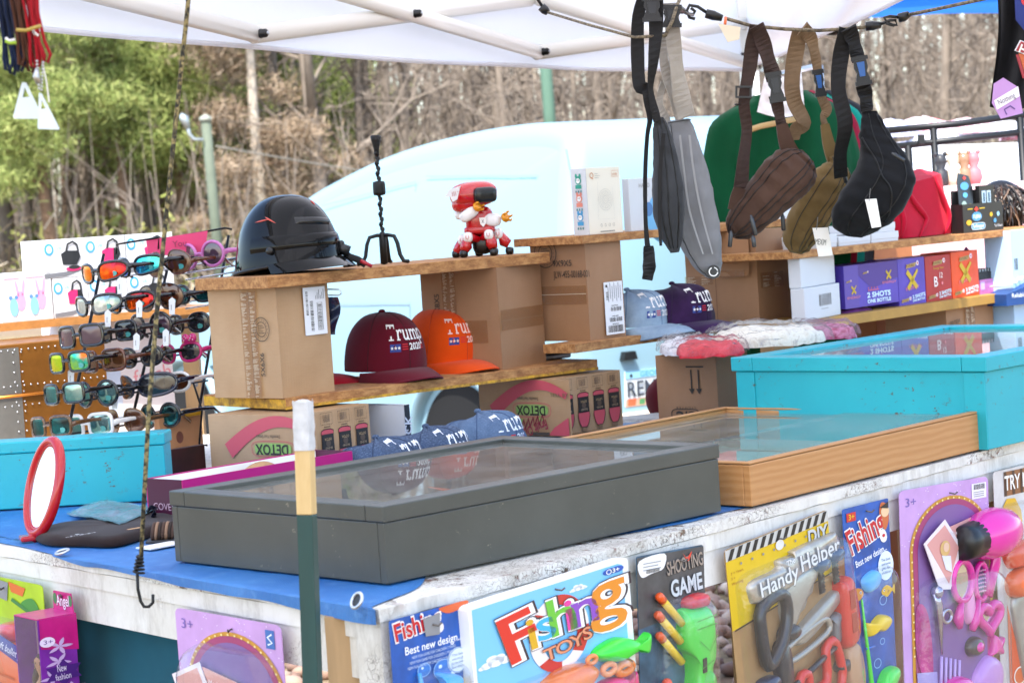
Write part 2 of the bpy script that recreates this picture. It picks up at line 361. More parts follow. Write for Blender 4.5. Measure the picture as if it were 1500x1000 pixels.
# pebbles beyond the table
def pebbles():
    rn = np.random.default_rng(3); bm = bmesh.new(); bmesh.ops.create_icosphere(bm, subdivisions=1, radius=1)
    bm.verts.index_update(); V0 = np.array([v.co[:] for v in bm.verts]); F0 = np.array([[v.index for v in f.verts] for f in bm.faces]); bm.free()
    n = 6500; P = np.stack([rn.uniform(-1.9, 2.9, n), rn.uniform(4.6, 11.5, n), np.zeros(n)], 1); s = rn.uniform(.018, .042, n)
    V = []
    for i in range(n):
        A = rn.normal(size=(3, 3)); q, _ = np.linalg.qr(A); sc = rn.uniform(.6, 1.2, 3)*s[i]
        p = (V0*(1+rn.uniform(-.13, .13, (len(V0), 1))))*sc; p = p@q.T; p[:, 2] *= .75; V.append(p+P[i]+[0, 0, s[i]*rn.uniform(.2, .8)])
    V = np.concatenate(V); F = (F0[None]+np.arange(n)[:, None, None]*len(V0)).reshape(-1, 3)
    me = bpy.data.meshes.new('gravel'); me.from_pydata(V.tolist(), [], F.tolist())
    def fn(m, nt, b):
        g = nt.nodes.new('ShaderNodeNewGeometry')
        c = ramp(nt, g.outputs['Random Per Island'], [(0, '#6d5347'), (.3, '#93786a'), (.55, '#a98f7e'), (.8, '#8a6a58'), (1, '#c2b2a2')])
        nt.links.new(c, b.inputs['Base Color']); b.inputs['Roughness'].default_value = .8; bump(nt, b, nz(nt, coord(nt), 60, 4), .3, .004)
    me.materials.append(custom('pebble_stone', fn)); me.polygons.foreach_set('use_smooth', [True]*len(F))
    o = bpy.data.objects.new('gravel', me); COL.objects.link(o); tag(o, 'loose brown river gravel on the ground beyond the table', 'gravel', kind='stuff')
pebbles()
C0 = at_z(555, 893, ZT); eR = Vector((math.cos(R_(50.2)), math.sin(R_(50.2)), 0)); eL = Vector((math.cos(R_(128.9)), math.sin(R_(128.9)), 0))
nR = Vector((eR.y, -eR.x, 0)); nL = Vector((-eL.y, eL.x, 0))     # outward normals of the right-hand and left-hand table faces
RE = C0+eR*2.7; LE = C0+eL*1.75; BR = Vector((1.05, 5.65, ZT)); BL = Vector((-1.6, 5.7, ZT))
tbl = thing('market_table', 'long weathered white wooden sales table with cracked peeling paint along its edge', 'table', (C0.x, C0.y, 0))
off = Vector((C0.x, C0.y, 0))
def tw(name, fn, label=None): m = MB(); m.T = Matrix.Translation(-off); fn(m); return m.build(name, tbl, label)
def _top(m):
    pts = [C0, RE, BR, Vector((.30, 5.36, ZT)), Vector((-.23, 5.14, ZT)), Vector((-.47, 5.02, ZT)), Vector((-.62, 5.55, ZT)), BL, LE]; rn = random.Random(2); out = []
    for a, c in zip(pts, pts[1:]+pts[:1]):                       # slightly ragged front edges
        L = (c-a).length; k = max(2, int(L/.03))
        for i in range(k): p = a.lerp(c, i/k); out.append(p+(nR if a == C0 else nL)*(rn.uniform(-.004, .002) if i and (a == C0 or c == C0) else 0))
    m.prism([(p.x, p.y) for p in out], lambda u, v, l=0: Vector((u, v, ZT+l*LAY)), -.017, 0, PEEL)
tw('tabletop', _top)
def fascia(P, e, n, L, s0=0.):
    def fn(m):
        fr = flat(P+e*s0-n*.008, e, (0, 0, 1), n); N = 40
        m.prism([(0, -.1), (L, -.1)]+[(L-L*i/N, -.018) for i in range(N+1)], fr, -.022, 0, WPAINT)
        m.prism([(0, -.044), (L, -.044), (L, -.0185), (0, -.0185)], fr, .0002, .004, WPAINT)
    return fn
tw('front_board', fascia(C0, eR, nR, 2.69, .03)); tw('side_board', fascia(C0, eL, nL, 1.7, .035))
def blk(m):
    m.T = m.T @ Matrix.Translation(Vector((C0.x, C0.y, 0)))
    m.prism([(-.035, .045), (.0, .004), (.03, .036), (.0, .075)], lambda u, v, l=0: Vector((u, v, ZT-.018+l*LAY)), -.095, 0, PEEL)
tw('corner_block', blk)
rawwood = M('raw_timber', '#b09068', .8, na=.25, ns=6, bp=.3, bs=30, sc=(3, 3, .4))
for t, s, d in ((eR, .06, .1), (eR, 1.05, .12), (eR, 2.0, .14), (eL, 1.1, .14)):
    def leg(m, t=t, s=s, d=d):
        p = C0+t*s-(nR if t == eR else nL)*d; m.box((p.x-.04, p.y-.04, 0), (p.x+.04, p.y+.04, ZT-.0175), rawwood)
    tw('table_leg', leg)
def back_legs(m): pass
for p in ((-1.35, 5.35), (.8, 5.3), (-.3, 4.8)):
    def leg(m, p=p): m.box((p[0]-.04, p[1]-.04, 0), (p[0]+.04, p[1]+.04, ZT-.0175), rawwood)
    tw('table_leg', leg)
# teal cloth hung below the left face, set back
m = MB(); fr = flat(C0+eL*.33-nL*.05+Vector((0, 0, -.09)), eL, (0, 0, -1), nL)
m.grid(lambda u, v: fr(u*1.35, v*.62, 12*math.sin(u*40)*v), 120, 6, CL('teal_cloth', '#1c5566'))
tag(m.build('hanging_cloth'), 'dark teal cloth hanging under the left face of the table', 'cloth')
# tarp
def tarp():
    m = MB(); S = 60
    def edge_in(t):    # inset from right-hand edge as the tarp runs away
        return .012+.15*math.exp(-((t-.36)/.2)**2)+.022*min(1, t/.6)+.004*math.sin(t*31)
    # sheet over the top: between left edge and right edge
    def fn(u, v):
        # u: along the left face 0..1 (corner -> far left), v: 0 hang tip .. 1 far back
        s = u*1.55
        hang = .020-.012*min(1, s/.75)-.022*max(0, (s-.78)/.3)+.0018*math.sin(s*17)+.0008*math.sin(s*41)
        p = C0+eL*s; nn = nL
        if v < .15:
            k = 1-v/.15; drop = max(0, hang)*k; ins = max(0, -hang)
            wv = .0015*math.sin(s*23)*k
            q = p+nn*(.006+wv-ins if hang > 0 else -ins)+Vector((0, 0, .0012-drop)); return q
        k = (v-.15)/.85; km = 1.9-1.2*max(0, s-1.0); dR = edge_in(k*km)
        q = p-nn*.0+eR*(k*km)
        q += -nR*dR*max(0, 1-s/.35) if s < .35 else Vector()
        wr = .0016*abs(noise.noise(q*9))+.0007*abs(noise.noise(q*33))
        return q+Vector((0, 0, .0012+wr-nn.z))+(-nn*(max(0, -hang)) if k < .02 else Vector())
    m.grid(fn, 120, 150, TARP)
    o = m.build('tarp'); tag(o, 'creased blue plastic tarp with eyelets spread over the table and lapping its left edge', 'tarp')
    for px, py in ((92, 810), (525, 880)):
        e = MB(); c = on_plane(px, py, C0+nL*.0105, nL) if px > 300 else at_z(px, py, ZT+.006)
        n = (nL*.9+Vector((0, 0, .5))).normalized() if px > 300 else (Vector((0, 0, 1))+nL*.25).normalized(); ux = eL; uy = n.cross(ux)
        pts = [c+n*.003+ux*(.0105*math.cos(a))+uy*(.0105*math.sin(a)) for a in [2*math.pi*i/20 for i in range(20)]]
        e.tube(pts, .0024, M('eyelet', '#c9ced6', .3, .8), 8, True); f = flat(c+n*.002, ux, uy, n); e.circ(f, 0, 0, .009, K('2a2a2c'), 1)
        e.build('eyelet', o)
tarp()
# front stake
def stake():
    b_ = at_y(458, 1000, 2.86); t_ = at_y(444, 596, 2.875); d = (b_-t_); bot = t_+d*((t_.z)/(t_.z-b_.z))
    o = thing('stake', 'square stake, cream above and dark green below, with white tape round its tip', 'stake', bot)
    ax = (t_-bot); L = ax.length; ax.normalize(); x = Vector((1, -.35, 0)); x = (x-ax*x.dot(ax)).normalized(); y = ax.cross(x); T = Matrix((x, y, ax)).transposed().to_4x4()
    def seg(name, z0, z1, mt, r=.0108, lab=None):
        m = MB(); m.T = T; m.box((-r, -r*.8, z0), (r, r*.8, z1), mt, .0015); return m.build(name, o, lab)
    def fcream(m, nt, b):
        v = coord(nt); a = nz(nt, coord(nt, (1, 1, .2)), 60, 5); r = ramp(nt, nz(nt, coord(nt, (1, 1, .15)), 45, 4, .7), [(.66, 0.), (.72, 1.)])
        nt.links.new(mixc(nt, r, ramp(nt, a, [(.3, '#c9a870'), (.7, '#d8bb86')]), '#4a2c18'), b.inputs['Base Color']); b.inputs['Roughness'].default_value = .45
    zc = (at_y(452, 753, 2.868)-bot).length
    seg('green_section', 0, zc, M('dark_green_paint', '#123c39', .4, na=.2, ns=14, sc=(1, 1, .2))); seg('cream_section', zc, L-.004, custom('cream_paint', fcream))
    m = MB(); m.T = T; zt = L-.055
    def tp(u, v):
        a = 2*math.pi*u; c, q = math.cos(a), math.sin(a); k = .0118+.0010*noise.noise(Vector((c*2, q*2, v*5))); sg = lambda x: math.copysign(abs(x)**.35, x)
        return Vector((sg(c)*k, sg(q)*k*.85, zt+(.062+.006*noise.noise(Vector((c*3, q*3, 3))))*v))
    m.grid(tp, 40, 12, M('white_tape', '#c2c3c6', .45, na=.15, ns=60, bp=.5, bs=90), closed=True)
    m.ell((0, 0, L+.004), (.0125, .0105, .006), MATS['white_tape'], 12, 6); m.build('tape_wrap', o)
stake()
# ================================================================ display cases
def case(name, label, N, yaw, w, d, h, mt, lid, over, bar, panes=1, corner=0, floor='#b0a898', glass=True):
    N = Vector((N[0], N[1], ZT+.0045)); p = PB(None, 0, yaw, None, None, h=h, N=N); p.w, p.d = w, d; p.h = h
    o = thing(name, label, 'display case', N, p.rz); t = .014; hb = h-lid
    m = MB()
    m.box((0, 0, 0), (d, t, hb-.0008), mt, .0015); m.box((0, w-t, 0), (d, w, hb-.0008), mt, .0015); m.box((0, t+.0003, 0), (t, w-t-.0003, hb-.0008), mt, .0015); m.box((d-t, t+.0003, 0), (d, w-t-.0003, hb-.0008), mt, .0015)
    m.build('case_body', o)
    m = MB(); m.box((t, t, .002), (d-t, w-t, .008), M('lining_'+name, floor, .9, na=.15, ns=8)); m.build('case_floor', o)
    if corner:
        m = MB()
        for x0 in (0, w-corner): m = MB(); m.box((-.003, x0, .0), (-.0002, x0+corner, hb-.002), mt, .0008); m.build('corner_board', o)
    m = MB(); a = over
    for bx in (((-a, -a, hb), (d+a, bar, h)), ((-a, w-bar, hb), (d+a, w+a, h)), ((-a, bar+.0004, hb), (bar, w-bar-.0004, h)), ((d-bar, bar+.0004, hb), (d+a, w-bar-.0004, h))): m.box(*bx, mt, .002)
    m.build('lid_frame', o)
    zg = h-.007
    for i in range(panes):
        m = MB(); y0 = bar-.004+(w-2*bar+.008)*i/panes; y1 = bar-.004+(w-2*bar+.008)*(i+1)/panes-(.003 if panes > 1 and i < panes-1 else 0)
        m.box((bar-.004, y0, zg-.003-.004*i), (d-bar+.004, y1, zg-.004*i), GLASS); m.build('glass_pane', o)
    return o, p
gc, gp = case('display_case', 'dark grey-green wooden display case with glazed lid at the front corner of the table', (-.193, 3.104), 45.4, .491, .717, .109, GREY, .023, .002, .036)
# dark printed cloth and straps inside the grey case
m = MB(); f = flat((0, 0, .012), (1, 0, 0), (0, 1, 0)); 
m.grid(lambda u, v: Vector((.22+.40*u, .12+.26*v+.03*math.sin(u*7), .016+.016*noise.noise(Vector((u*5, v*5, 1)))+.014)), 40, 30, CL('purple_print_cloth', '#4b3a52', .5))
o2 = m.build('folded_shirt'); o2.location = gc.matrix_basis @ Vector(); o2.rotation_euler = gc.rotation_euler; tag(o2, 'dark purple shirt with an orange mark, folded inside the grey case', 'shirt')
f = flat((.40, .24, .062), (.8, .6, 0), (-.6, .8, 0)); m = MB(); OR = K('d8542e', .8)
m.stroke(f, [(-.09, -.05), (-.02, .0), (.05, .05), (.1, .09)], [.01, .028, .02, .006], OR); m.stroke(f, [(-.05, .07), (-.01, .01), (.05, -.04), (.12, -.06)], [.012, .03, .018, .005], OR, 2); m.stroke(f, [(-.05, .07), (-.09, -.05)], .022, OR, 3); m.build('orange_print', o2)
for k, (a, c, wd) in enumerate((((.06, .30), (.2, .43), .022), ((.06, .20), (.24, .07), .014), ((.3, .06), (.6, .1), .008))):
    m = MB(); m.stroke(flat((0, 0, .013), (1, 0, 0), (0, 1, 0)), [a, c], wd, M('tan_strap', '#c09458', .8), 4); s_ = m.build('wood_strip'); s_.location = gc.location; s_.rotation_euler = gc.rotation_euler
    tag(s_, ('widest tan strip lying in the left corner of the grey case', 'narrow tan strip under the glass by the front corner of the grey case', 'thin tan strip along the front side inside the grey case')[k], 'strip', 'tan strips inside the grey case')
m = MB(); m.box((.2, .08, .046), (.29, .13, .047), K('eeeeee')); s_ = m.build('paper_slip'); s_.location = gc.location; s_.rotation_euler = gc.rotation_euler; tag(s_, 'small white paper slip on the purple shirt inside the grey case', 'paper')
wc, wp = case('display_case', 'low natural pine display case with two glass panes beside the grey case', (.37, 3.637), 40.9, .60, .775, .072, PINE, .004, .0, .016, panes=2, floor='#a89c88')
tc, tp_ = case('display_case', 'turquoise painted display case with chipped paint and glazed lid behind the pine case', (.872, 4.187), 42.9, .575, .78, .174, TURQ, .028, .008, .045, corner=.045, floor='#77746c')
def turq_left():
    N = Vector((-.667, 4.244, ZT+.0045)); o = thing('wooden_chest', 'turquoise painted wooden chest behind the red mirror at the left end', 'chest', N, R_(90-2.2))
    m = MB(); m.box((0, 0, 0), (.07, .6, .104), TURQ, .002); m.build('chest_body', o); m = MB(); m.box((-.003, -.003, .1046), (.073, .603, .127), TURQ, .003); m.build('chest_lid', o)
turq_left()
# ================================================================ shelves and cardboard boxes
zB = ZT+.158; zA = ZT+.405; zC = ZT+.203; zU = ZT+.437; zD = ZT+.366
def plank(label, n, z, r, lx, th, mt=PLANK, wd=None, name='shelf_board', edge=None, posts=()):
    N = at_z(*n, z) if len(n) == 2 else at_y(*n); N.z = z; Rr = at_z(*r, z) if len(r) == 2 else N+ab(r[0])[1]*ext(N, ab(r[0])[1], r[1])
    v = Rr-N; yaw = math.degrees(math.atan2(v.x, v.y)); a, b = ab(yaw); w = wd or ext(N, a, lx)
    o = thing(name, label, 'shelf', N-Vector((0, 0, th)), R_(90-yaw)); m = MB(); L = v.length; K_ = 30
    m.box((0, 0, 0), (L, w, th), mt, .0012); m.build('board', o)
    for t in posts: m = MB(); m.box((L*t-.02, w*.5-.02, -(z-th)), (L*t+.02, w*.5+.02, -.0004), rawwood); m.build('support_post', o)
    if edge:
        m = MB(); m.box((-.0015, -.001, -.0008), (-.0002, w, th*.85), edge); m.box((-.001, -.0015, -.0012), (L, -.0002, th*.22), edge); m.build('yellow_edge', o)
    return o, N, yaw, w
plB = plank('particle board shelf with yellow painted edge holding the maroon and orange caps', (418, 583), zB, (875, 526), 299, .022, edge=YELW)
plA = plank('particle board shelf under the black helmet and red robot', (392, 409, 4.5), zA, (46, 805, 0), 285, .024)
plC = plank('lower rear particle board shelf carrying the purple cap', (842, 504), zC, (42, 1175, 0), 795, .02, posts=(.97,))
plU = plank('upper rear particle board shelf carrying the white fan boxes', (852, 346, 5.0), zU, (42, 1155, 0), 752, .018)
plE = plank('ochre painted wooden shelf carrying the purple, red and orange drink boxes', (1180, 470), zC, (42, 1560, 0), None, .024, mt=M('ochre_wood', '#a9803a', .6, na=.2, ns=10, bp=.3, bs=40), wd=.25, posts=(.03, .55, .97))
plD = plank('particle board shelf carrying the red cloth and black tar filter box', (1160, 366, 5.2), zD, (42, 1570, 0), None, .017, wd=.26, posts=(.97,))
def flaps(m, p, mt):                 # closed top seam
    m.rect(p.top, 0, p.w/2-.001, p.d, .002, K('6e5136', .9))
def rough_box(m, p, mt):
    d, w, h = p.d, p.w, p.h; rn = random.Random(int(d*1e5)); bl = lambda: rn.uniform(-.002, .002)
    def face(fr, W, H): m.grid(lambda u, v: fr(u*W, v*H, (6+3*noise.noise(Vector((u*3, v*3, W*99))))*math.sin(math.pi*u)*math.sin(math.pi*v)), 10, 10, mt)
    m.box((.0006, .0006, 0), (d-.0006, w-.0006, h), mt, .0012); face(p.right, d, h); face(p.left, w, h)
TAPE = glassy('clear_tape', '#e6d5b8', .12, 1.5, haze=.05, bp=.9, bs=160, hcol='#e8d8c0'); INKB = K('3a332c', .7); TSHINE = K('d9c6a8', .3)
def tape_tex(m, fr, u, v, w, h, l=10, seed=1):
    m.rect(fr, u, v, w, h, TAPE, l); rn = random.Random(seed)
    for i in range(int(h/.0022)):
        for c in range(2):
            y = v+i*.0022; x = u+w*(.08+.5*c)+rn.uniform(0, .002); L = w*rn.uniform(.08, .34)
            if rn.random() < .75: m.rect(fr, x, y, L, .0008, TSHINE, l+1)
def seal(m, fr, u, v, r, mt, l=9):
    for k in (1, .62):
        m.stroke(fr, [(u+r*k*math.cos(a), v+r*k*math.sin(a)) for a in [2*math.pi*i/28 for i in range(28)]], r*.06, mt, l, True)
    for i in range(18): a = 2*math.pi*i/18; m.rect(fr, u+r*.8*math.cos(a)-.0008, v+r*.8*math.sin(a)-.0008, .0016, .0016, mt, l)
    for i in range(5): m.rect(fr, u-r*.4, v-r*.35+i*r*.16, r*.8-(i % 3)*r*.2, r*.05, mt, l)
def ship_label(m, fr, u, v, w, h, seed=1, vert=True):
    n = 20; m.poly(fr, [(u, v), (u+w, v), (u+w, v+h), (u, v+h)], K('e6e6e8', .35), 12)
    if vert:
        m.barcode(fr, u+w*.28, v+h*.08, w*.14, h*.62, INKB, 13, seed, True); m.barcode(fr, u+w*.62, v+h*.1, w*.17, h*.55, INKB, 13, seed+1, True)
        m.barcode(fr, u+w*.1, v+h*.42, w*.1, h*.5, INKB, 13, seed+2, True)
        m.stroke(fr, [(u+w*.6, v+h*.09), (u+w*.82, v+h*.09), (u+w*.82, v+h*.67), (u+w*.6, v+h*.67)], .001, INKB, 13, True)
        for i in range(6): m.rect(fr, u+w*(.55+.07*i), v+h*.74, w*.025, h*.2*(.4+.6*((i*7) % 3)/2), K('77777a'), 13)
    else:
        for i, (y, hh) in enumerate(((.04, .13), (.24, .08), (.44, .08))): m.barcode(fr, u+w*.12+(i*w*.1), v+h*y, w*.8-(i*w*.12), h*hh, INKB, 13, seed+i); m.rect(fr, u+w*.35, v+h*(y+hh+.02), w*.35, h*.012, INKB, 13)
        for i in range(7): m.rect(fr, u+w*(.2+.11*i), v+h*(.62+.06*(i % 2)), w*.03, h*.3, K('8a8a8e'), 13); 
        m.barcode(fr, u+w*.1, v+h*.66, w*.12, h*.16, INKB, 13, 9, True); m.rect(fr, u+w*.08, v+h*.9, w*.1, h*.05, INKB, 13)
def carton(name, label, p, mt, prints):
    o = p.thing(name, label, 'box'); m = MB(); rough_box(m, p, mt); m.build('carton_body', o); m2 = MB(); prints(m2, p); 
    if m2.f: m2.build('printing', o)
    return o
b1 = PB(None, zB, 41.5, None, None, h=.223, N=Vector((-.469, 4.538, zB))); b1.w, b1.d = .204, .148
def pr(m, p):
    tape_tex(m, p.left, .10, .002, .048, .215, seed=4); seal(m, p.left, .158, .14, .024, INKB)
    m.text(p.left, '5X6X6', .162, .045, .012, INKB, 12, math.pi/2, .01); m.rect(p.left, .126, 0, .0012, .22, K('7d5a3a'), 9)
carton('cardboard_box', 'tan cardboard box marked 5X6X6 with taped seam and white shipping label under the helmet shelf', b1, CARD, pr)
lb = MB(); lb.T = Matrix.Translation(b1.N) @ Matrix.Rotation(b1.rz, 4, 'Z'); 
bo = [o for o in bpy.data.objects if o.name == 'cardboard_box'][0]; lb.T = None; ship_label(lb, b1.right, .072, .12, .062, .097, 3); lb.build('shipping_label', bo)
b2 = PB(None, zB, 31.6, None, None, h=.223, N=Vector((-.024, 4.929, zB))); b2.w, b2.d = .175, .187
def pr(m, p):
    tape_tex(m, p.left, .058, .11, .036, .112, seed=7); tape_tex(m, p.left, .0, .088, .1, .025, seed=8)
    m.text(p.left, '8X8X5', .05, .12, .013, INKB, 12, math.pi/2, .01); seal(m, p.left, .052, .05, .025, K('4a3326'))
    m.rect(p.left, .0, .06, .17, .05, TAPE, 8); m.rect(p.right, .0, .085, .18, .045, TAPE, 8); m.rect(p.right, .002, .106, .18, .0008, K('8a6a48'), 9)
carton('cardboard_box', 'brown cardboard box marked 8X8X5 with shiny tape beside the orange cap', b2, CARDD, pr)
b3 = PB((865, 499), zC, 42, 785, 917, h=zU-.018-zC-.0005)
def pr(m, p):
    m.text(p.left, '9X9X5', p.w*.43, p.h*.78, .014, INKB, 10, 0, .005); m.text(p.left, 'JLW-455-00168-001', p.w*.43, p.h*.66, .016, INKB, 10, 0, .005, w=.105)
    seal(m, p.left, p.w*.3, p.h*.92, .032, INKB); m.rect(p.left, 0, p.h*.38, p.w, .042, TAPE, 9); m.rect(p.left, 0, p.h*.485, p.w, .0012, K('d8c8ac'), 11)
carton('cardboard_box', 'brown cardboard box marked 9X9X5 with a tall white address label under the fan boxes', b3, CARDD, pr)
bo = [o for o in bpy.data.objects if o.name.startswith('cardboard_box')][-1]; bo = sorted([o for o in bpy.data.objects if o.name.startswith('cardboard_box')], key=lambda q: q.name)[-1]
lb = MB(); ship_label(lb, b3.right, b3.d*.40, .008, b3.d*.52, .118, 11, False); lb.build('address_label', bo)
b4 = PB((1113, 470), zC, 42, 1009, 1160, h=zU-.018-zC-.0005)
def pr(m, p):
    tape_tex(m, p.right, p.d*.05, p.h*.36, p.d*.7, .036, seed=11); tape_tex(m, p.left, 0, p.h*.42, p.w*.4, .02, seed=12); m.rect(p.left, p.w*.43, 0, .0015, p.h, K('6b4a30'), 9)
o4 = carton('cardboard_box', 'plain brown cardboard box with a hanging open flap under the brown waist bag', b4, CARDD, pr)
m = MB(); fr = b4.left; m.grid(lambda u, v: fr(b4.w*(.5+.42*u)+.006*math.sin(v*2), b4.h*(.99-.48*v), 14+40*v*(1-.3*u)+5*math.sin(u*5)), 12, 10, CARDD); m.rect(lambda u, v, l: fr(u, v, l+50), b4.w*.52, b4.h*.5, b4.w*.4, .016, TAPE, 2); m.build('open_flap', o4)
PINKR = K('c9525c', .6); GRN = K('8fb35c', .6)
def detox(label, N, yaw, w, d, h):
    p = PB(None, 0, yaw, None, None, h=h, N=Vector((N[0], N[1], ZT+.0045))); p.w, p.d = w, d
    def pr(m, p):
        L = p.left; W = w; arc = [(W*(.03+.94*t), h*(.30+.60*math.sin(math.pi*(.06+.70*t))**1.0)) for t in [i/20 for i in range(21)]]
        m.stroke(L, arc, [.034*(1-.55*i/20) for i in range(21)], PINKR, 8)
        if W > .1: m.poly(L, [(W*.98, h*.02), (W*.98, h*.34), (W*.80, h*.16), (W*.72, h*.02)], PINKR, 8)
        rr_ = [(W*(.53+.235*math.copysign(abs(math.cos(a))**.5, math.cos(a))), h*(.46+.125*math.copysign(abs(math.sin(a))**.5, math.sin(a)))) for a in [2*math.pi*i/40 for i in range(40)]]
        m.stroke(L, rr_, .0012, PINKR, 8, True); m.poly(L, [(W*.53+(u-W*.53)*.86, h*.46+(v-h*.46)*.74) for u, v in rr_], GRN, 8)
        m.text(L, 'DETOX', W*.70, h*.53, .021, INKB, 10, math.pi, .025, w=W*.36); m.text(L, 'Detoxifies Your System', W*.62, h*.685, .007, INKB, 10, math.pi, 0, w=W*.26)
        m.text(L, 'SELL BY', W*.78, h*.70, .008, K('6b5a48'), 10, 0, w=W*.22)
        pts = [(W*(.40+.02*i), h*(.2+.1*math.sin(i*2.1)+.008*i)) for i in range(15)]; m.stroke(L, pts, .004, K('8c2f3a'), 10); m.text(L, 'Fruit Out', W*.70, h*.30, .022, K('a03a48'), 10, math.pi+.3, .02, w=W*.34); m.rect(L, W*.34, h*.20, W*.07, h*.10, GRN, 8); m.rect(L, W*.60, h*.27, W*.07, h*.07, GRN, 8)
        m.rect(L, W*.5, h*.02, W*.24, h*.055, K('4a4038'), 10)
        Rf = p.right; D = d
        for i in range(4):
            c = D*(.14+.24*i); bw = D*.085
            m.stroke(Rf, [(c-bw, h*.78), (c+bw*.9, h*.78), (c+bw*.9, h*.965), (c-bw, h*.965)], .0008, INKB, 9, True); m.barcode(Rf, c-bw*.6, h*.82, bw*1.1, h*.12, K('6a5542'), 9, i+3); m.rect(Rf, c-bw*.5, h*.735, bw, h*.012, INKB, 9)
            cap = [(c-bw*1.0, h*.62), (c+bw*1.0, h*.62), (c+bw*.98, h*.68), (c+bw*.5, h*.705), (c-bw*.5, h*.705), (c-bw*.98, h*.68)]
            body = [(c-bw*1.0, h*.36), (c-bw*1.05, h*.28), (c-bw*.8, h*.16), (c-bw*.45, h*.095), (c+bw*.45, h*.095), (c+bw*.8, h*.16), (c+bw*1.05, h*.28), (c+bw*1.0, h*.36)]
            sleeve = [(c-bw*.98, h*.37), (c+bw*.98, h*.37), (c+bw*.92, h*.62), (c-bw*.92, h*.62)]
            for q, mt in ((cap, PINKR), (body, PINKR), (sleeve, K('2b2724', .6))): m.stroke(Rf, q, .0018, K('2b2724', .6), 9, True); m.poly(Rf, q, mt, 8 if mt == PINKR else 10)
            m.rect(Rf, c-bw*.4, h*.02, bw*.8, h*.07, K('8a6c4c'), 9)
            m.text(Rf, 'DETOX', c+bw*.5, h*.565, .005, K('c9a878'), 12, math.pi, w=bw*1.1); m.circ(Rf, c, h*.48, bw*.4, K('5a4a3c'), 11, n=10); m.text(Rf, 'BLEND', c+bw*.55, h*.42, .0045, K('b9a080'), 12, math.pi, w=bw*1.1)
    return carton('printed_carton', label, p, CARD, pr), p
dt1, dp1 = detox('upside down printed juice carton behind the pink open box', (-.434, 4.45), 38.5, .251, .213, .1255)
dt2, dp2 = detox('upside down printed juice carton behind the denim caps, next to the licence plate', (.089, 4.925), 44, .24, .214, .1258)
# box with two down arrows
bb = PB((1054, 624), ZT+.0045, 40, 966, 1100, topy=520)
def pr(m, p):
    L = p.left; W, h = p.w, p.h; m.rect(L, W*.52, h*.83, W*.29, .0035, INKB, 9)
    for x in (.60, .72):
        m.rect(L, W*x-.0018, h*.52, .0036, h*.28, INKB, 9); m.poly(L, [(W*x-.008, h*.53), (W*x+.008, h*.53), (W*x, h*.45)], INKB, 9)
    rr_ = [(W*(.47+.23*math.copysign(abs(math.cos(a))**.4, math.cos(a))), h*(.14+.10*math.copysign(abs(math.sin(a))**.5, math.sin(a)))) for a in [2*math.pi*i/40 for i in range(40)]]
    m.stroke(L, rr_, .002, INKB, 9, True); m.text(L, 'BIC', W*.62, h*.205, .024, INKB, 9, math.pi, .02, w=W*.3, shear=.2); m.text(L, 'L I G H T E R', W*.64, h*.275, .005, INKB, 9, math.pi, 0, w=W*.32)
    for k in ((.74, .19, .77, .15), (.76, .19, .74, .14)): m.stroke(L, [(W*k[0], h*k[1]), (W*k[2], h*k[3])], .002, INKB, 9)
carton('cardboard_box', 'brown cardboard box printed with two upside down arrows beside the turquoise case', bb, CARDD, pr)
# ================================================================ caps
def trump_text(m, fr, u, v, h, mt, l=2, w=None):
    """slab serif lettering: Trump"""
    th = h*.12; x = [0]
    def S(pts, ww=None): m.stroke(fr, [(u+a*h, v+b*h) for a, b in pts], (ww or 1)*th, mt, l)
    S([(.04, .93), (.76, .93)]); S([(.09, 1.0), (.09, .72)], .55); S([(.71, 1.0), (.71, .72)], .55); S([(.4, .98), (.4, .02)]); S([(.22, .05), (.58, .05)], .7)          # T
    S([(.95, .6), (.95, .02)]); S([(.84, .6), (.98, .6)], .7); S([(.84, .05), (1.1, .05)], .7); S([(.96, .42), (1.03, .56), (1.14, .62), (1.24, .58)]); S([(1.23, .62), (1.23, .46)], .8)   # r
    S([(1.45, .62), (1.45, .18), (1.52, .07), (1.64, .06), (1.78, .2)]); S([(1.8, .62), (1.8, .02)]); S([(1.34, .6), (1.48, .6)], .7); S([(1.7, .6), (1.82, .6)], .7); S([(1.8, .04), (1.92, .04)], .7)   # u
    for a in (2.1, 2.45, 2.8): S([(a, .6 if a < 2.2 else .45), (a, .02)]); S([(a-.1, .05), (a+.13, .05)], .7)
    for a in (2.1, 2.45): S([(a, .44), (a+.1, .58), (a+.23, .6), (a+.33, .5), (a+.35, .38)])
    S([(2.0, .6), (2.13, .6)], .7)
    S([(3.1, .6), (3.1, -.3)]); S([(3.0, .6), (3.13, .6)], .7); S([(2.98, -.27), (3.24, -.27)], .7); S([(3.1, .46), (3.2, .58), (3.36, .6), (3.5, .5), (3.53, .32), (3.48, .14), (3.34, .04), (3.2, .06), (3.1, .16)])   # p
TW = 3.55
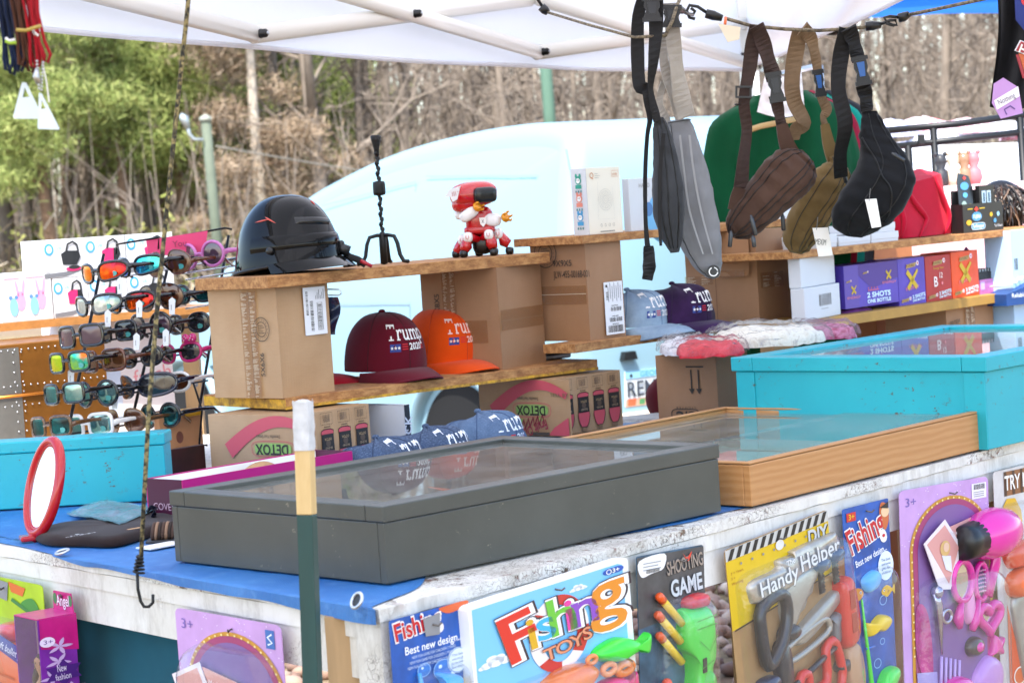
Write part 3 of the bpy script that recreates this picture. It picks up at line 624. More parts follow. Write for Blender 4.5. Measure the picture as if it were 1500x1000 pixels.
def cap(name, label, P, yaw, mt, dk=None, text=True, txc='e8e4e2', sc=1., floppy=0., tilt=0., H=.118):
    o = thing(name, label, 'cap', P, 0, None, rot=(0, tilt, R_(yaw))); A, B = .096*sc, .082*sc; H = H*sc; zb = .016*sc
    def surf(th, t, d=0.):
        c, s = math.cos(th), math.sin(th); r = max(0, math.cos(t*math.pi/2))**.80; z = H*math.sin(t*math.pi/2)**.9
        n = floppy*(.012*noise.noise(Vector((c*2.1, s*2.1, t*2.4+sc)))) + .0012*noise.noise(Vector((c*5, s*5, t*5)))
        sx = A*(1.0+(.04*c if c > 0 else 0)); x = sx*r*c+(.014*sc*c*math.sin(t*math.pi) if c > 0 else 0)
        return Vector((x+(d+n)*c*(1-t*.6), B*r*s+(d+n)*s*(1-t*.6), zb+z*(1-.10*floppy*(1-c))+(d+n)*t - .010*sc*(1-math.cos(2*th))/2*(1-t)*0))
    m = MB(); m.grid(lambda u, v: surf(2*math.pi*u, v*.995), 48, 22, mt, closed=True); m.grid(lambda u, v: surf(2*math.pi*u, v*.995, -.003), 32, 12, mt, closed=True, flip=True); m.build('crown', o)
    m = MB()
    for k in range(6):
        th = math.pi/6+k*math.pi/3 if k else math.pi/6; th = math.pi*k/3+ (0 if k % 3 else 0)
        m.tube([surf(th, t/14, .0003) for t in range(15)], .0009, dk or mt, 5)
    m.build('seam_stitching', o)
    m = MB(); m.ell((surf(0, 1)[0]*0, 0, zb+H+.002), (.0075*sc, .0075*sc, .005*sc), mt, 12, 6); m.build('button', o)
    m = MB(); PH = 1.28
    def br(u, v, dz=0):
        ph = (u-.5)*2*PH; i = surf(ph, 0); ln = .082*sc*max(0, math.cos(ph*math.pi/2/PH))**.62; q = Vector((i.x+ln*v*(.93+.07*math.cos(ph)), i.y*(1+.03*v), zb+.002))
        q.z += -(.016*v*v+2.6*(q.y**2)*(.35+.65*v))*sc/sc+.006*floppy*noise.noise(Vector((u*3, v*2, 1)))+dz; return q
    m.grid(lambda u, v: br(u, v, .0016), 30, 10, mt); m.grid(lambda u, v: br(u, v, -.0016), 30, 10, mt, flip=True)
    m.tube([br(i/30, 1) for i in range(31)], .0022, mt, 6); 
    m.build('brim', o)
    if text:
        def fr(u, v, l=0):
            t = math.asin(min(.99, max(0, v/H))**(1/.9))*2/math.pi; return surf(u/A, t, l*LAY*1.4)
        m = MB(); h = .033*sc; wd = h*TW; trump_text(m, fr, -wd/2, H*.52, h, K(txc, .8), 3)
        y = H*.52-.020*sc; m.rect(fr, -.049*sc, y-.003, .026*sc, .016*sc, K('2b3f86', .8), 2)
        for i in range(3): m.star(fr, (-.0445+.0085*i)*sc, y+.005*sc, .0042*sc, K(txc, .8), 3)
        m.text(fr, '2020', .0*sc, y, .014*sc, K(txc, .8), 3, 0, .02)
        for i in range(3): m.rect(fr, -.019*sc, y+.001+.005*i*sc, .015*sc, .002*sc, K('c8202c', .8), 2)
        for i in range(3): m.rect(fr, .036*sc, y+.001+.005*i*sc, .015*sc, .002*sc, K('c8202c', .8), 2)
        m.build('embroidery', o)
    return o
def f_denim(c1_, c2_):
    def fn(m, nt, b):
        v = coord(nt); col = ramp(nt, nz(nt, v, 16, 5, .7), [(.3, c1_), (.7, c2_)]); f = nz(nt, coord(nt, (1, 1, 4)), 260, 2)
        nt.links.new(mixc(nt, ramp(nt, f, [(.5, 0.), (.8, .55)]), col, '#8ba0bd'), b.inputs['Base Color']); b.inputs['Roughness'].default_value = .95; bump(nt, b, f, .4, .0008)
    return fn
DEN1 = custom('dark_denim', f_denim('#2a3850', '#3f5270')); DEN2 = custom('mid_denim', f_denim('#3f5472', '#5d7390')); DEN3 = custom('pale_denim', f_denim('#6a8098', '#93a6b6'))
MAR = CL('maroon_cotton', '#5c0f20'); ORG = CL('orange_cotton', '#d94a0a'); REDC = CL('red_cotton', '#a01525'); PUR = CL('purple_denim', '#2a1636', .8); DKR = CL('dark_red_cotton', '#5d0f1c')
def on_plank(P, px, t):           # a point on a shelf: P=(obj,N,yaw,w); above pixel column px, t of the way across
    o, N, yaw, w_ = P; a, b = ab(yaw); Q = N+a*(w_*t); return Q+b*ext(Q, b, px)
cap('baseball_cap', 'maroon cap with white lettering on the particle board shelf', on_plank(plB, 566, .50)+Vector((0,0,.006)), -57, MAR, K('350a14', .9), sc=1.03)
cap('baseball_cap', 'bright orange cap tucked behind the maroon cap', on_plank(plB, 634, .6)+Vector((.02, .03, .006)), -54, ORG, K('b83c06', .9), txc='f0c8b8')
cap('baseball_cap', 'red cap with only its brim showing behind the 5X6X6 cardboard box', on_plank(plB, 418, 1.0), -16, REDC, text=False)
zt = ZT+.0045
cap('denim_cap', 'dark blue denim cap, middle of the three behind the grey case', at_y(628, 668, 4.36)*1 if False else Vector((*at_y(630, 690, 4.36).xy, zt)), -48, DEN1, K('22304c', .9), floppy=1., tilt=-.05, H=.078, txc='dfe4ee')
cap('denim_cap', 'lighter blue denim cap, right-hand one of the three behind the grey case', Vector((*at_y(708, 690, 4.52).xy, zt+.004)), -42, DEN2, K('33486c', .9), floppy=1., tilt=-.05, H=.082, txc='dfe4ee')
cap('denim_cap', 'dark denim cap half hidden beside the left juice carton', Vector((*at_y(556, 690, 4.25).xy, zt)), -42, DEN1, K('22304c', .9), floppy=1., tilt=-.05, H=.074, txc='dfe4ee')
cap('baseball_cap', 'purple and navy distressed cap on the rear shelf', on_plank(plC, 988, .40), -44, PUR, K('24112e', .9), floppy=.8, H=.088)
cap('denim_cap', 'pale washed denim cap behind the white address label', on_plank(plC, 922, 1.0), -44, DEN3, K('50708f', .9), floppy=.8, H=.082)
cap('baseball_cap', 'dark red cap standing behind the box with the arrows', Vector((*at_y(1018, 600, 5.42).xy, zt-.012)), 170, DKR, text=False, tilt=.3, H=.098)
# ================================================================ helmet
def helmet():
    P = on_plank(plA, 424, .55); o = thing('motorcycle_helmet', 'glossy black half shell motorcycle helmet with a strap on the top shelf', 'helmet', P, R_(-42))
    SH = M('helmet_lacquer', '#060709', .03, spec=.25); A, B, H = .120, .102, .150
    def s(th, t, d=0):
        r = max(0, math.cos(t*math.pi/2))**.82; c, q = math.cos(th), math.sin(th); low = .014*c; fl = .003*max(0, 1-t*6)
        return Vector(((A+fl+d)*r*c, (B+fl+d)*r*q, .012+low*max(0, 1-t*3)+(H+d)*math.sin(t*math.pi/2)))
    m = MB(); m.grid(lambda u, v: s(2*math.pi*u, v*.997), 64, 30, SH, closed=True); m.grid(lambda u, v: s(2*math.pi*u, v*.997, -.008), 40, 14, M('black_liner', '#0a0a0a', .9), closed=True, flip=True); m.build('shell', o)
    m = MB(); m.tube([s(2*math.pi*i/64, 0) for i in range(64)], .004, M('rubber_trim', '#101010', .5), 8, True); m.build('rim_trim', o)
    m = MB(); n = 40
    m.grid(lambda u, v: s(-1.6+3.3*u, .14+.15*v, .003*math.sin(math.pi*min(1, max(0, v)))**.3), n, 6, SH); m.build('raised_band', o)
    m = MB()
    m.grid(lambda u, v: s(-.62+1.05*u, .40+.075*v-.03*u, .005*(math.sin(math.pi*v)*math.sin(math.pi*u))**.25 if 0 < u < 1 and 0 < v < 1 else 0.0005), 24, 6, M('smoked_vent', '#101114', .2)); m.build('vent_strip', o)
    m = MB()
    m.grid(lambda u, v: (lambda ph: Vector(((A+.010)*math.cos(ph)+.040*v*max(0, math.cos(ph*1.12)), (B+.008)*math.sin(ph), .030-.020*v-.9*((B*math.sin(ph))**2))))((u-.5)*2.4), 30, 8, SH); m.build('peak', o)
    for a, c_ in (((-1.35, .50), (-1.05, .42)), ((.35, .70), (.30, .62)), ((-1.6, .44), (-1.2, .47))):
        m = MB(); m.tube([s(a[0]+(c_[0]-a[0])*i/6, a[1]+(c_[1]-a[1])*i/6, .0006) for i in range(7)], [.0002, .001, .0016, .0018, .0014, .001, .0002], K('d0574a', .3), 6); m.build('flame_decal', o)
    for th in (-1.15, .55, 1.9):
        m = MB(); p = s(th, .14, .004); n_ = Vector((math.cos(th), math.sin(th), .1)).normalized(); m.tube([p-n_*.006, p+n_*.003, p+n_*.006], [.008, .008, .005], BLK, 12); m.build('snap_stud', o)
    m = MB(); q = lambda px, py, y: Matrix.Rotation(-R_(-42), 3, 'Z') @ (at_y(px, py, y)-P)
    Y = P.y-.03; m.tube([q(x, y, Y) for x, y in ((487, 372), (500, 366), (512, 376), (524, 380), (536, 388))], .004, M('nylon_webbing', '#1b1c1f', .8), 8, flat_=(1.8, .5)); m.build('chin_strap', o)
    m = MB(); m.tube([q(x, y, Y-.003) for x, y in ((494, 362), (512, 368))], .011, BLK, 8, flat_=(1, .6)); m.build('buckle', o)
    m = MB(); m.tube([q(x, y, Y-.004) for x, y in ((528, 382), (545, 390))], .004, K('a8202a', .4), 6); m.build('strap_tip', o)
helmet()
# ================================================================ tripod stand
def tripod():
    P = on_plank(plA, 563, .5); o = thing('candle_stand', 'slim black twisted iron stand on three scrolled legs', 'stand', P)
    h = .278
    m = MB(); n = 70
    m.tube([(.0016*math.cos(i*.9), .0016*math.sin(i*.9), .03+i/n*(h-.06)) for i in range(n+1)], [.0042+.0012*math.sin(i*.9*2) for i in range(n+1)], BLKM, 8); m.build('twisted_rod', o)
    m = MB(); m.lathe([(.004, .148), (.0125, .150), (.0135, .156), (.0135, .172), (.0125, .178), (.004, .180)], BLKM, 20); m.build('collar', o)
    m = MB(); m.lathe([(.0045, h-.045), (.006, h-.03), (.010, h-.012), (.0118, h-.003), (.009, h), (.002, h)], BLKM, 18); m.build('flared_tip', o)
    for a in (205, 330, 80):
        m = MB(); c, s = math.cos(R_(a)), math.sin(R_(a)); pts = [(0, .062), (.012, .0635), (.03, .060), (.037, .045), (.042, .02), (.05, .006), (.062, .0045)]
        m.tube([(c*x, s*x, z) for x, z in pts], .0042, BLKM, 8, flat_=(1, 1.2)); m.build('leg', o)
    m = MB(); m.lathe([(.0002, .0), (.008, .002), (.008, .065), (.0045, .07)], BLKM, 12); m.build('hub', o)
tripod()
# ================================================================ toy robot
def robot():
    P = on_plank(plA, 706, .45); o = thing('toy_robot', 'red and white toy robot with yellow hands and six jointed legs', 'toy robot', P, R_(-8))
    S = 1/690.; RD = M('red_gloss_plastic', '#b80d1a', .16, coat=.6); WH = M('white_gloss_plastic', '#e8e6e6', .2, coat=.4); YE = M('amber_plastic', '#e0931a', .25); BK = M('black_gloss', '#121316', .25)
    X = lambda px: (px-706)*S; Z = lambda py: (381-py)*S
    def E(name, px, py, rx, ry, rz, mt, y=0., p=.8, rot=0, lab=None, tilt=0):
        m = MB(); m.T = Matrix.Translation((X(px), y, Z(py))) @ Matrix.Rotation(rot, 4, 'Y') @ Matrix.Rotation(tilt, 4, 'Z'); m.ell((0, 0, 0), (rx*S, ry*S, rz*S), mt, 24, 14, p); return m.build(name, o, lab)
    h = E('head', 699, 285, 37, 31, 20, RD, 0, .78, -.05, tilt=.3); m = MB(); m.T = Matrix.Translation((X(692), -.004, Z(298))) @ Matrix.Rotation(-.12, 4, 'Y'); m.ell((0, 0, 0), (27*S, 24*S, 13*S), RD, 20, 12, .7); m.build('jaw', h)
    m = MB(); m.T = Matrix.Translation((X(720), -.034, Z(287))) @ Matrix.Rotation(.02, 4, 'Y') @ Matrix.Rotation(.45, 4, 'Z'); m.ell((0, 0, 0), (18*S, 11*S, 12*S), BK, 24, 12, .5); m.build('visor', h)
    m = MB(); m.T = Matrix.Translation((X(677), -.032, Z(283))) @ Matrix.Rotation(-.1, 4, 'Y') @ Matrix.Rotation(-.25, 4, 'Z'); f = flat((0, -.008, 0), (1, 0, 0), (0, 0, 1), Vector((0, -1, 0)))
    m.prism([(-.024, -.002), (-.012, -.004), (-.008, -.016), (.004, -.012), (.012, .006), (.014, .016), (-.012, .012)], f, -.012, .004, WH); 
    for i in range(3): m.rect(f, -.006+.004*i, -.004, .0012, .010, K('b0303c'), 9)
    m.rect(f, .007, .004, .003, .0012, K('b0303c'), 9); m.build('side_panel', h)
    m = MB(); m.T = Matrix.Translation((X(700), -.012, Z(272))); m.box((-.022, -.006, -.006), (.016, .006, .004), RD, .003); m.build('crest', h)
    E('torso', 706, 326, 21, 17, 22, RD, 0, .55); E('waist', 706, 340, 24, 17, 6, RD, 0, .4)
    m = MB(); f = flat((X(714), -.025, Z(327)), (1, 0, 0), (0, 0, 1), Vector((0, -1, 0))); m.prism([(-.008, .008), (.008, .008), (.006, -.006), (0, -.013), (-.006, -.006)], f, 0, .004, WH); m.text(f, 'X', -.003, -.004, .008, K('222222'), 9, w=.006); m.build('chest_badge', o)
    E('shoulder', 676, 315, 8, 8, 8, WH, -.005, .9)
    a = E('arm', 693, 315, 16, 9, 9, WH, -.028, .7, -.55); b_ = E('arm', 727, 326, 14, 10, 10, WH, -.012, .7, .12)
    for px, py, y, par in ((705, 306, -.040, a), (745, 325, -.018, b_)):
        m = MB(); m.lathe([(.010, 0), (.013, .004), (.013, .010), (.009, .014), (.0, .015)], YE, 12); 
        for k in range(5):
            q = 2*math.pi*k/5; m.tube([(.009*math.cos(q), .009*math.sin(q), .010), (.013*math.cos(q), .013*math.sin(q), .017), (.011*math.cos(q), .011*math.sin(q), .022)], [.0034, .003, .0022], YE, 8)
        d = Vector((.85, -.45, .35)).normalized(); R = d.to_track_quat('Z', 'Y').to_matrix().to_4x4(); T = Matrix.Translation((X(px), y, Z(py))) @ R @ Matrix.Scale(.85, 4); m.v = [tuple(T @ Vector(p)) for p in m.v]; m.build('hand', par)
    E('hip_joint', 708, 362, 15, 14, 16, BK, 0, .7)
    for (hx, hy, fx, fy, y) in ((690, 352, 682, 376, -.028), (722, 350, 728, 374, -.024), (678, 356, 666, 378, .0), (734, 350, 749, 370, .005), (700, 352, 698, 372, .03), (716, 350, 722, 370, .03)):
        m = MB(); m.tube([(X(706), y*.4, Z(356)), (X(hx), y*.9, Z(hy-3)), (X((hx+fx)/2), y*1.1, Z((hy+fy)/2)), (X(fx), y*1.25, Z(fy-5))], [.008, .012, .0135, .010], RD, 10); l = m.build('leg', o)
        m = MB(); m.ell((X(hx), y-.006, Z(hy-2)), (.0105, .010, .0115), WH, 14, 8, .7); m.stroke(flat((X(hx), y-.0168, Z(hy-2)), (1, 0, 0), (0, 0, 1), Vector((0, -1, 0))), [(-.003, .004), (-.003, -.002), (0, -.004), (.003, -.002), (.003, .004)], .0013, K('c03040'), 1); m.build('knee_cover', l)
        m = MB(); m.ell((X(fx), y*1.3, .0085), (.0095, .011, .0088), BK, 14, 8, .7); m.build('foot', l)
robot()
# ================================================================ white cartons on the upper rear shelf
def animal(m, fr, u, v, r, c):
    m.circ(fr, u, v, r, K(c), 2, ry=r*1.05, n=16); m.circ(fr, u-r*.6, v+r*1.1, r*.38, K(c), 2, n=10, ry=r*.6); m.circ(fr, u+r*.6, v+r*1.1, r*.38, K(c), 2, n=10, ry=r*.6)
    m.circ(fr, u, v-r*.1, r*.66, WHITE, 3, n=14); 
    for s in (-1, 1): m.circ(fr, u+s*r*.26, v+r*.05, r*.14, K('333333'), 4, n=8)
    m.rect(fr, u-r, v-r*2.1, 2*r, r, K(c), 2)
def upbox(px0, pxl, px1, topy, Y, z, label, prints, name='white_carton', yaw=42, body=None, h=None):
    N = at_y(px0, 340, Y); N.z = z; p = PB(None, z, yaw, pxl, px1, topy=topy, N=N, h=h); o = p.thing(name, label, 'box')
    m = MB(); m.box((0, 0, 0), (p.d, p.w, p.h), body or CARDW, .001); m.build('carton_body', o); m = MB(); prints(m, p)
    if m.f: m.build('printing', o)
    return o, p
def pr(m, p):
    R, L, d, w, h = p.right, p.left, p.d, p.w, p.h; G = K('b8b4ac'); CR = M('cream_card', '#e9e1cf', .45)
    m.rect(R, .001, .001, d-.002, h-.002, CR, 1); m.text(R, 'Q', d*.1, h*.84, .013, K('c87a3c'), 3, bold=0); m.rect(R, d*.24, h*.9, d*.1, .0012, G, 3); m.rect(R, d*.24, h*.87, d*.16, .0012, G, 3); m.rect(R, d*.24, h*.84, d*.12, .0012, G, 3)
    m.stroke(R, [(d*.74, h*.85), (d*.93, h*.85), (d*.93, h*.94), (d*.74, h*.94)], .0008, K('d08a50'), 3, True); m.text(R, 'USB', d*.76, h*.872, .005, K('c87a3c'), 3, w=d*.14)
    for r in (.2, .16, .07, .03): m.stroke(R, [(d*.52+d*r*math.cos(a), h*.51+d*r*math.sin(a)) for a in [2*math.pi*i/30 for i in range(30)]], .0006, G, 3, True)
    for i in range(16): a = 2*math.pi*i/16; m.stroke(R, [(d*.52+d*.08*math.cos(a), h*.51+d*.08*math.sin(a)), (d*.52+d*.15*math.cos(a+.3), h*.51+d*.15*math.sin(a+.3))], .0006, G, 3)
    m.stroke(R, [(d*.32, h*.78), (d*.28, h*.22), (d*.76, h*.22), (d*.74, h*.7)], .0004, G, 3)
    for i in range(4): m.stroke(R, [(d*(.36+.12*i)+.003*math.cos(a), h*.13+.003*math.sin(a)) for a in [2*math.pi*k/12 for k in range(12)]], .0006, K('5a564f'), 3, True)
    m.rect(R, d*.32, h*.03, d*.42, .002, K('77736b'), 3)
    for v, c in ((.82, '2f9c86'), (.55, 'e08a76'), (.27, '4a9fd0')): animal(m, L, w*.5, h*v, w*.2, c); [m.rect(L, w*(.28+.16*i), h*v-w*.62, w*.1, w*.12, K('5a8a90'), 2) for i in range(3)]
upbox(863, 841, 913, 246, on_plank(plU, 863, .1).y, zU, 'cream and white fan carton with animal icons down its narrow side', pr)
def pr(m, p):
    R, d, h = p.right, p.d, p.h; m.text(R, 'HAND', d*.2, h*.82, .010, K('8a8682'), 2, bold=0); m.circ(R, d*.32, h*.56, .006, K('e88aa0'), 2)
    m.stroke(R, [(d*.34+.006*math.cos(a), h*.71+.008*math.sin(a)) for a in [2*math.pi*i/16 for i in range(16)]], .0008, K('9a9690'), 2, True); m.circ(R, d*.62, h*.22, d*.3, K('72b4de'), 2, ry=d*.32); m.circ(R, d*.36, h*.4, d*.09, K('4a7ab0'), 3)
upbox(925, 915, 996, 262, on_plank(plU, 925, .1).y, zU, 'pale carton with a blue bear head, right of the cream fan carton', pr)
# ================================================================ other shelf goods
o = thing('metal_tin', 'flat grey metal tin wedged between the two shelf boards', 'tin', on_plank(plB, 800, .35)+Vector((0, 0, .0)), R_(45)); 
m = MB(); m.box((0, 0, .0005), (.085, .055, .0135), M('tin_metal', '#6d7078', .3, .9), .004); m.build('tin_base', o); m = MB(); m.box((-.001, -.001, .0138), (.086, .056, .0222), MATS['tin_metal'], .003); m.build('tin_lid', o)
m = MB(); c = at_y(480, 428, 4.62); T = lambda x, z: c+RT*x+UP*z
m.tube([T(0, .006), T(.022, .006), T(.027, .003), T(.027, -.003), T(.022, -.006), T(0, -.006)], .0016, STEEL, 8); tag(m.build('wire_clip'), 'bent steel wire clip sticking out past the 5X6X6 box', 'clip')
m = MB(); Y = 4.72
m.grid(lambda u, v: at_y(470+25*u+4*math.sin(v*5)*u, 435+55*v, Y-.02*math.sin(u*3.1)-.012*math.sin(v*9+u*3)), 12, 16, M('navy_vinyl', '#232d44', .25, coat=.3)); m.grid(lambda u, v: at_y(470+25*u+4*math.sin(v*5)*u, 435+55*v, Y+.012), 12, 16, MATS['navy_vinyl']); tag(m.build('vinyl_pouch'), 'shiny navy vinyl pouch behind the edge of the 5X6X6 box', 'pouch')
# black picture box with a red toy printed on it, behind the denim caps
def pr(m, p):
    R, L, d, w, h = p.right, p.left, p.d, p.w, p.h; m.rect(L, .002, .002, w-.004, h-.004, K('8d93a5'), 1); m.circ(L, w*.60, h*.56, w*.12, K('8e2a2a'), 2, ry=h*.16); m.circ(L, w*.6, h*.70, w*.09, K('3a2326'), 3); m.rect(L, w*.42, h*.12, w*.4, h*.3, K('394861'), 2)
    for i in range(6): m.star(L, w*(.12+.13*i), h*(.2+.1*(i % 2)), .006, K('c9d3e6'), 3)
    m.circ(L, w*.52, h*.48, w*.05, K('d8dce2'), 3)
    m.rect(R, 0, 0, d, h, K('22252c'), 1); m.text(R, 'TRICK', d*.3, h*.1, .02, K('c9cdd6'), 2, math.pi/2*0+1.45, .02); m.text(R, 'MAN', d*.7, h*.3, .010, K('c9cdd6'), 2, 1.45)
upbox(582, 530, 597, 600, 4.66, ZT+.0045, 'black and grey picture carton with a red toy printed on it, behind the denim caps', pr, 'picture_carton', h=.115)
# white cartons on the ochre shelf
p0 = on_plank(plE, 1178, .1)
def nothing(m, p): pass
def pr(m, p): m.barcode(p.right, p.d*.40, p.h*.38, p.d*.34, p.h*.36, K('6a6a6c'), 1, 5); m.rect(p.right, p.d*.45, p.h*.28, p.d*.2, .0015, K('9a9a9c'), 1)
wN = at_y(1180, 465, 5.22); wN.z = zC
W1 = PB(None, zC, 30, 1160, 1232, N=wN, h=.076); o = W1.thing('white_carton', 'white carton with a barcode at the bottom of the pair beside the drink boxes', 'box'); m = MB(); m.box((0, 0, 0), (W1.d, W1.w, W1.h), CARDW, .002); m.build('carton_body', o); m = MB(); pr(m, W1); m.build('barcode', o)
wN2 = at_y(1174, 420, 5.23); wN2.z = zC+.0765
W2 = PB(None, zC, 30, 1156, 1224, N=wN2, h=.069); o = W2.thing('white_carton', 'plain white carton stacked on the barcoded white carton', 'box'); m = MB(); m.box((0, 0, 0), (W2.d, W2.w, W2.h), CARDW, .002); m.build('carton_body', o)
# drink boxes in a row
def rowbox(n, rx, topy, base, label, pr, z=zC, name='drink_box', w=.09, dy=0):
    N = on_plank(plE, n, .12+dy); N.z = z; p = PB(None, z, 42, None, rx, topy=topy, N=N); p.w = w; o = p.thing(name, label, 'box'); m = MB(); m.box((0, 0, 0), (p.d, w, p.h), base, .0008); m.build('carton_body', o)
    m = MB(); pr(m, p); m.build('printing', o); return o, p
YL = K('c9a81c'); PK = K('e2808a'); GLD = K('b99a5c'); CYW = K('d6f0f8')
def bigX(m, R, u, v, s, l=3): m.stroke(R, [(u-s*.45, v+s*.42), (u+s*.4, v-s*.4)], s*.26, YL, l); m.stroke(R, [(u+s*.5, v+s*.46), (u-s*.4, v-s*.42)], [s*.14, s*.26], YL, l); 
def logo(m, R, u, v, w, l=3, rot=.08): m.poly(R, [(u, v), (u+w*.7, v+w*.06), (u+w*.78, v+w*.22), (u+w*.05, v+w*.16)], GLD, l); m.text(R, 'DOUBLE', u+w*.05, v+w*.035, w*.11, K('6a3020'), l+1, rot, w=w*.6); m.circ(R, u+w*.88, v+w*.18, w*.1, K('efe6ee'), l, n=10); m.star(R, u+w*.88, v+w*.18, w*.07, K('c83a3a'), l+1)
VIO = M('violet_print', '#4f3ca8', .35, na=.2, ns=12)
def pr(m, p):
    R, d, h = p.right, p.d, p.h; m.rect(R, .0, 0, d*.26, h, K('5a459e'), 1); m.poly(R, [(d*.26, h), (d, h), (d, h*.6), (d*.5, h*.4), (d*.26, h*.75)], K('4a2f86'), 1)
    bigX(m, R, d*.16, h*.42, .022); bigX(m, R, d*.82, h*.68, .024); logo(m, R, d*.34, h*.76, .026); logo(m, R, d*.03, h*.6, .024); m.text(R, 'ENERGY', d*.04, h*.22, .006, PK, 3, w=d*.24); m.text(R, 'ENERGY', d*.7, h*.48, .006, PK, 3, w=d*.26)
    m.text(R, '2 SHOTS', d*.40, h*.20, .0125, CYW, 3, 0, .03, w=d*.44); m.text(R, 'ONE BOTTLE', d*.40, h*.07, .009, CYW, 3, 0, .03, w=d*.44)
    for i in range(4): m.star(R, d*(.43+.055*i), h*.42, .003, K('e0604a'), 3)
    m.rect(R, d*.42, h*.36, d*.2, .002, K('e0604a'), 3)
_, pv = rowbox(1239, 1317, 390, VIO, 'wide violet drink box with its top flap open, leftmost of the row', pr, zC+.011)
def shot(base, mid):
    def pr(m, p):
        R, d, h = p.right, p.d, p.h; logo(m, R, d*.28, h*.78, d*.5)
        if mid == 'X': bigX(m, R, d*.5, h*.53, d*.42); m.text(R, 'ENERGY', d*.25, h*.31, .008, PK, 3, .06, w=d*.5)
        else: m.text(R, 'B', d*.30, h*.32, .026, K('efe8e4'), 3, 0, .01); m.text(R, '12', d*.52, h*.50, .014, K('efe8e4'), 3, 0, .01); m.text(R, 'Energy Shot', d*.3, h*.7, .005, YL, 3, w=d*.4); m.circ(R, d*.62, h*.38, .004, PK, 3)
        m.text(R, '2 SHOTS', d*.48, h*.12, .0085, CYW, 3, .08, .03, w=d*.48); m.text(R, 'ONE BOTTLE', d*.48, h*.05, .0055, CYW, 3, .08, .03, w=d*.46); logo(m, R, d*.06, h*.06, d*.38)
    return pr
rowbox(1318, 1357, 380, VIO, 'narrow violet drink box with a yellow X, beside the red one', shot(0, 'X'))
rowbox(1358, 1395, 376, M('red_print', '#a81f26', .35, na=.15, ns=12), 'red drink box marked B12 in the row on the ochre shelf', shot(0, 'B'))
rowbox(1396, 1435, 370, M('orange_print', '#e0480e', .35, na=.15, ns=12), 'orange drink box with a yellow X at the right of the row', shot(0, 'X'))
N = on_plank(plE, 1238, .14); o = thing('flat_packet', 'thin shiny pink and violet packet under the wide violet drink box', 'packet', N, R_(48)); m = MB()
m.grid(lambda u, v: Vector((u*.128, v*.08, .0005+.0105*(math.sin(math.pi*u)*math.sin(math.pi*v))**.3)), 20, 12, M('foil_violet', '#8a4a8c', .25, .3, na=.5, ns=30)); m.grid(lambda u, v: Vector((u*.128, v*.08, .0004)), 2, 2, MATS['foil_violet']); m.build('packet_body', o)
# lighter display
N = on_plank(plE, 1436, .12); o = thing('lighter_display', 'pink display tray full of black lighters on the ochre shelf', 'display', N, R_(48)); PKD = M('pink_print', '#b86aa6', .4, na=.3, ns=18)
m = MB(); m.box((0, 0, 0), (.072, .003, .038), PKD); m.box((0, .0032, 0), (.003, .057, .038), PKD); m.box((.069, .0032, 0), (.072, .057, .038), PKD); m.box((.0032, .0032, 0), (.0688, .057, .003), PKD); m.rect(flat((0, 0, 0), (1, 0, 0), (0, 0, 1), Vector((0, -1, 0))), .004, .012, .02, .02, K('b9a8e0'), 1); m.build('tray', o)
m = MB(); m.prism([(0, 0), (.062, 0), (.062, .05), (.05, .062), (.045, .085), (.03, .095), (.017, .085), (.012, .062), (0, .05)], flat((.005, .0565, .03), (1, 0, 0), (0, 0, 1), Vector((0, -1, 0))), 0, .002, M('purple_card', '#5a2a6a', .4)); m.circ(flat((.036, .0545, .085), (1, 0, 0), (0, 0, 1), Vector((0, -1, 0))), 0, 0, .012, K('c8466a'), 5); m.build('header_card', o)
for j in range(3):
    for i in range(9):
        m = MB(); x, y = .0075+.0072*i, .010+.0155*j; m.box((x-.003, y-.006, .0035), (x+.003, y+.006, .058), BLK, .001); m.box((x-.0026, y-.005, .0584), (x+.0026, y+.005, .066), STEEL if (i+j) % 2 else BLK, .0008); tag(m.build('lighter'), 'slim black lighter standing in the pink display tray', 'lighter', 'black lighters in the pink display tray'); l = bpy.context.scene.collection.objects[-1] if False else None
for l in [q for q in COL.objects if q.name.startswith('lighter') and not q.name.startswith('lighter_d')]: l.location = N; l.rotation_euler = (0, 0, R_(48))
# blue sloping rack piece at the right edge
N = on_plank(plE, 1474, -.16)-Vector((0, 0, .012)); o = thing('blue_display_box', 'dark blue open display box with pale pens at the right edge', 'display box', N, R_(35)); m = MB(); BD = M('blue_print', '#16407c', .4, na=.2, ns=15)
m.prism([(0, .0), (.12, .0), (.12, .055), (.0, .03)], flat((0, 0, -.02), (1, 0, 0), (0, 0, 1), Vector((0, -1, 0))), -.07, 0, BD); m.text(flat((0, -.0006, -.02), (1, 0, 0), (0, 0, 1), Vector((0, -1, 0))), 'Reliable', .02, .02, .012, K('e8eef4'), 1); m.build('box_body', o)
for i in range(4): m = MB(); m.tube([(.012+.02*i, .065, .03+.005*i), (.028+.02*i, .004, .034+.005*i)], .003, K('d8dde4'), 6); tag(m.build('pen', o), None, None)
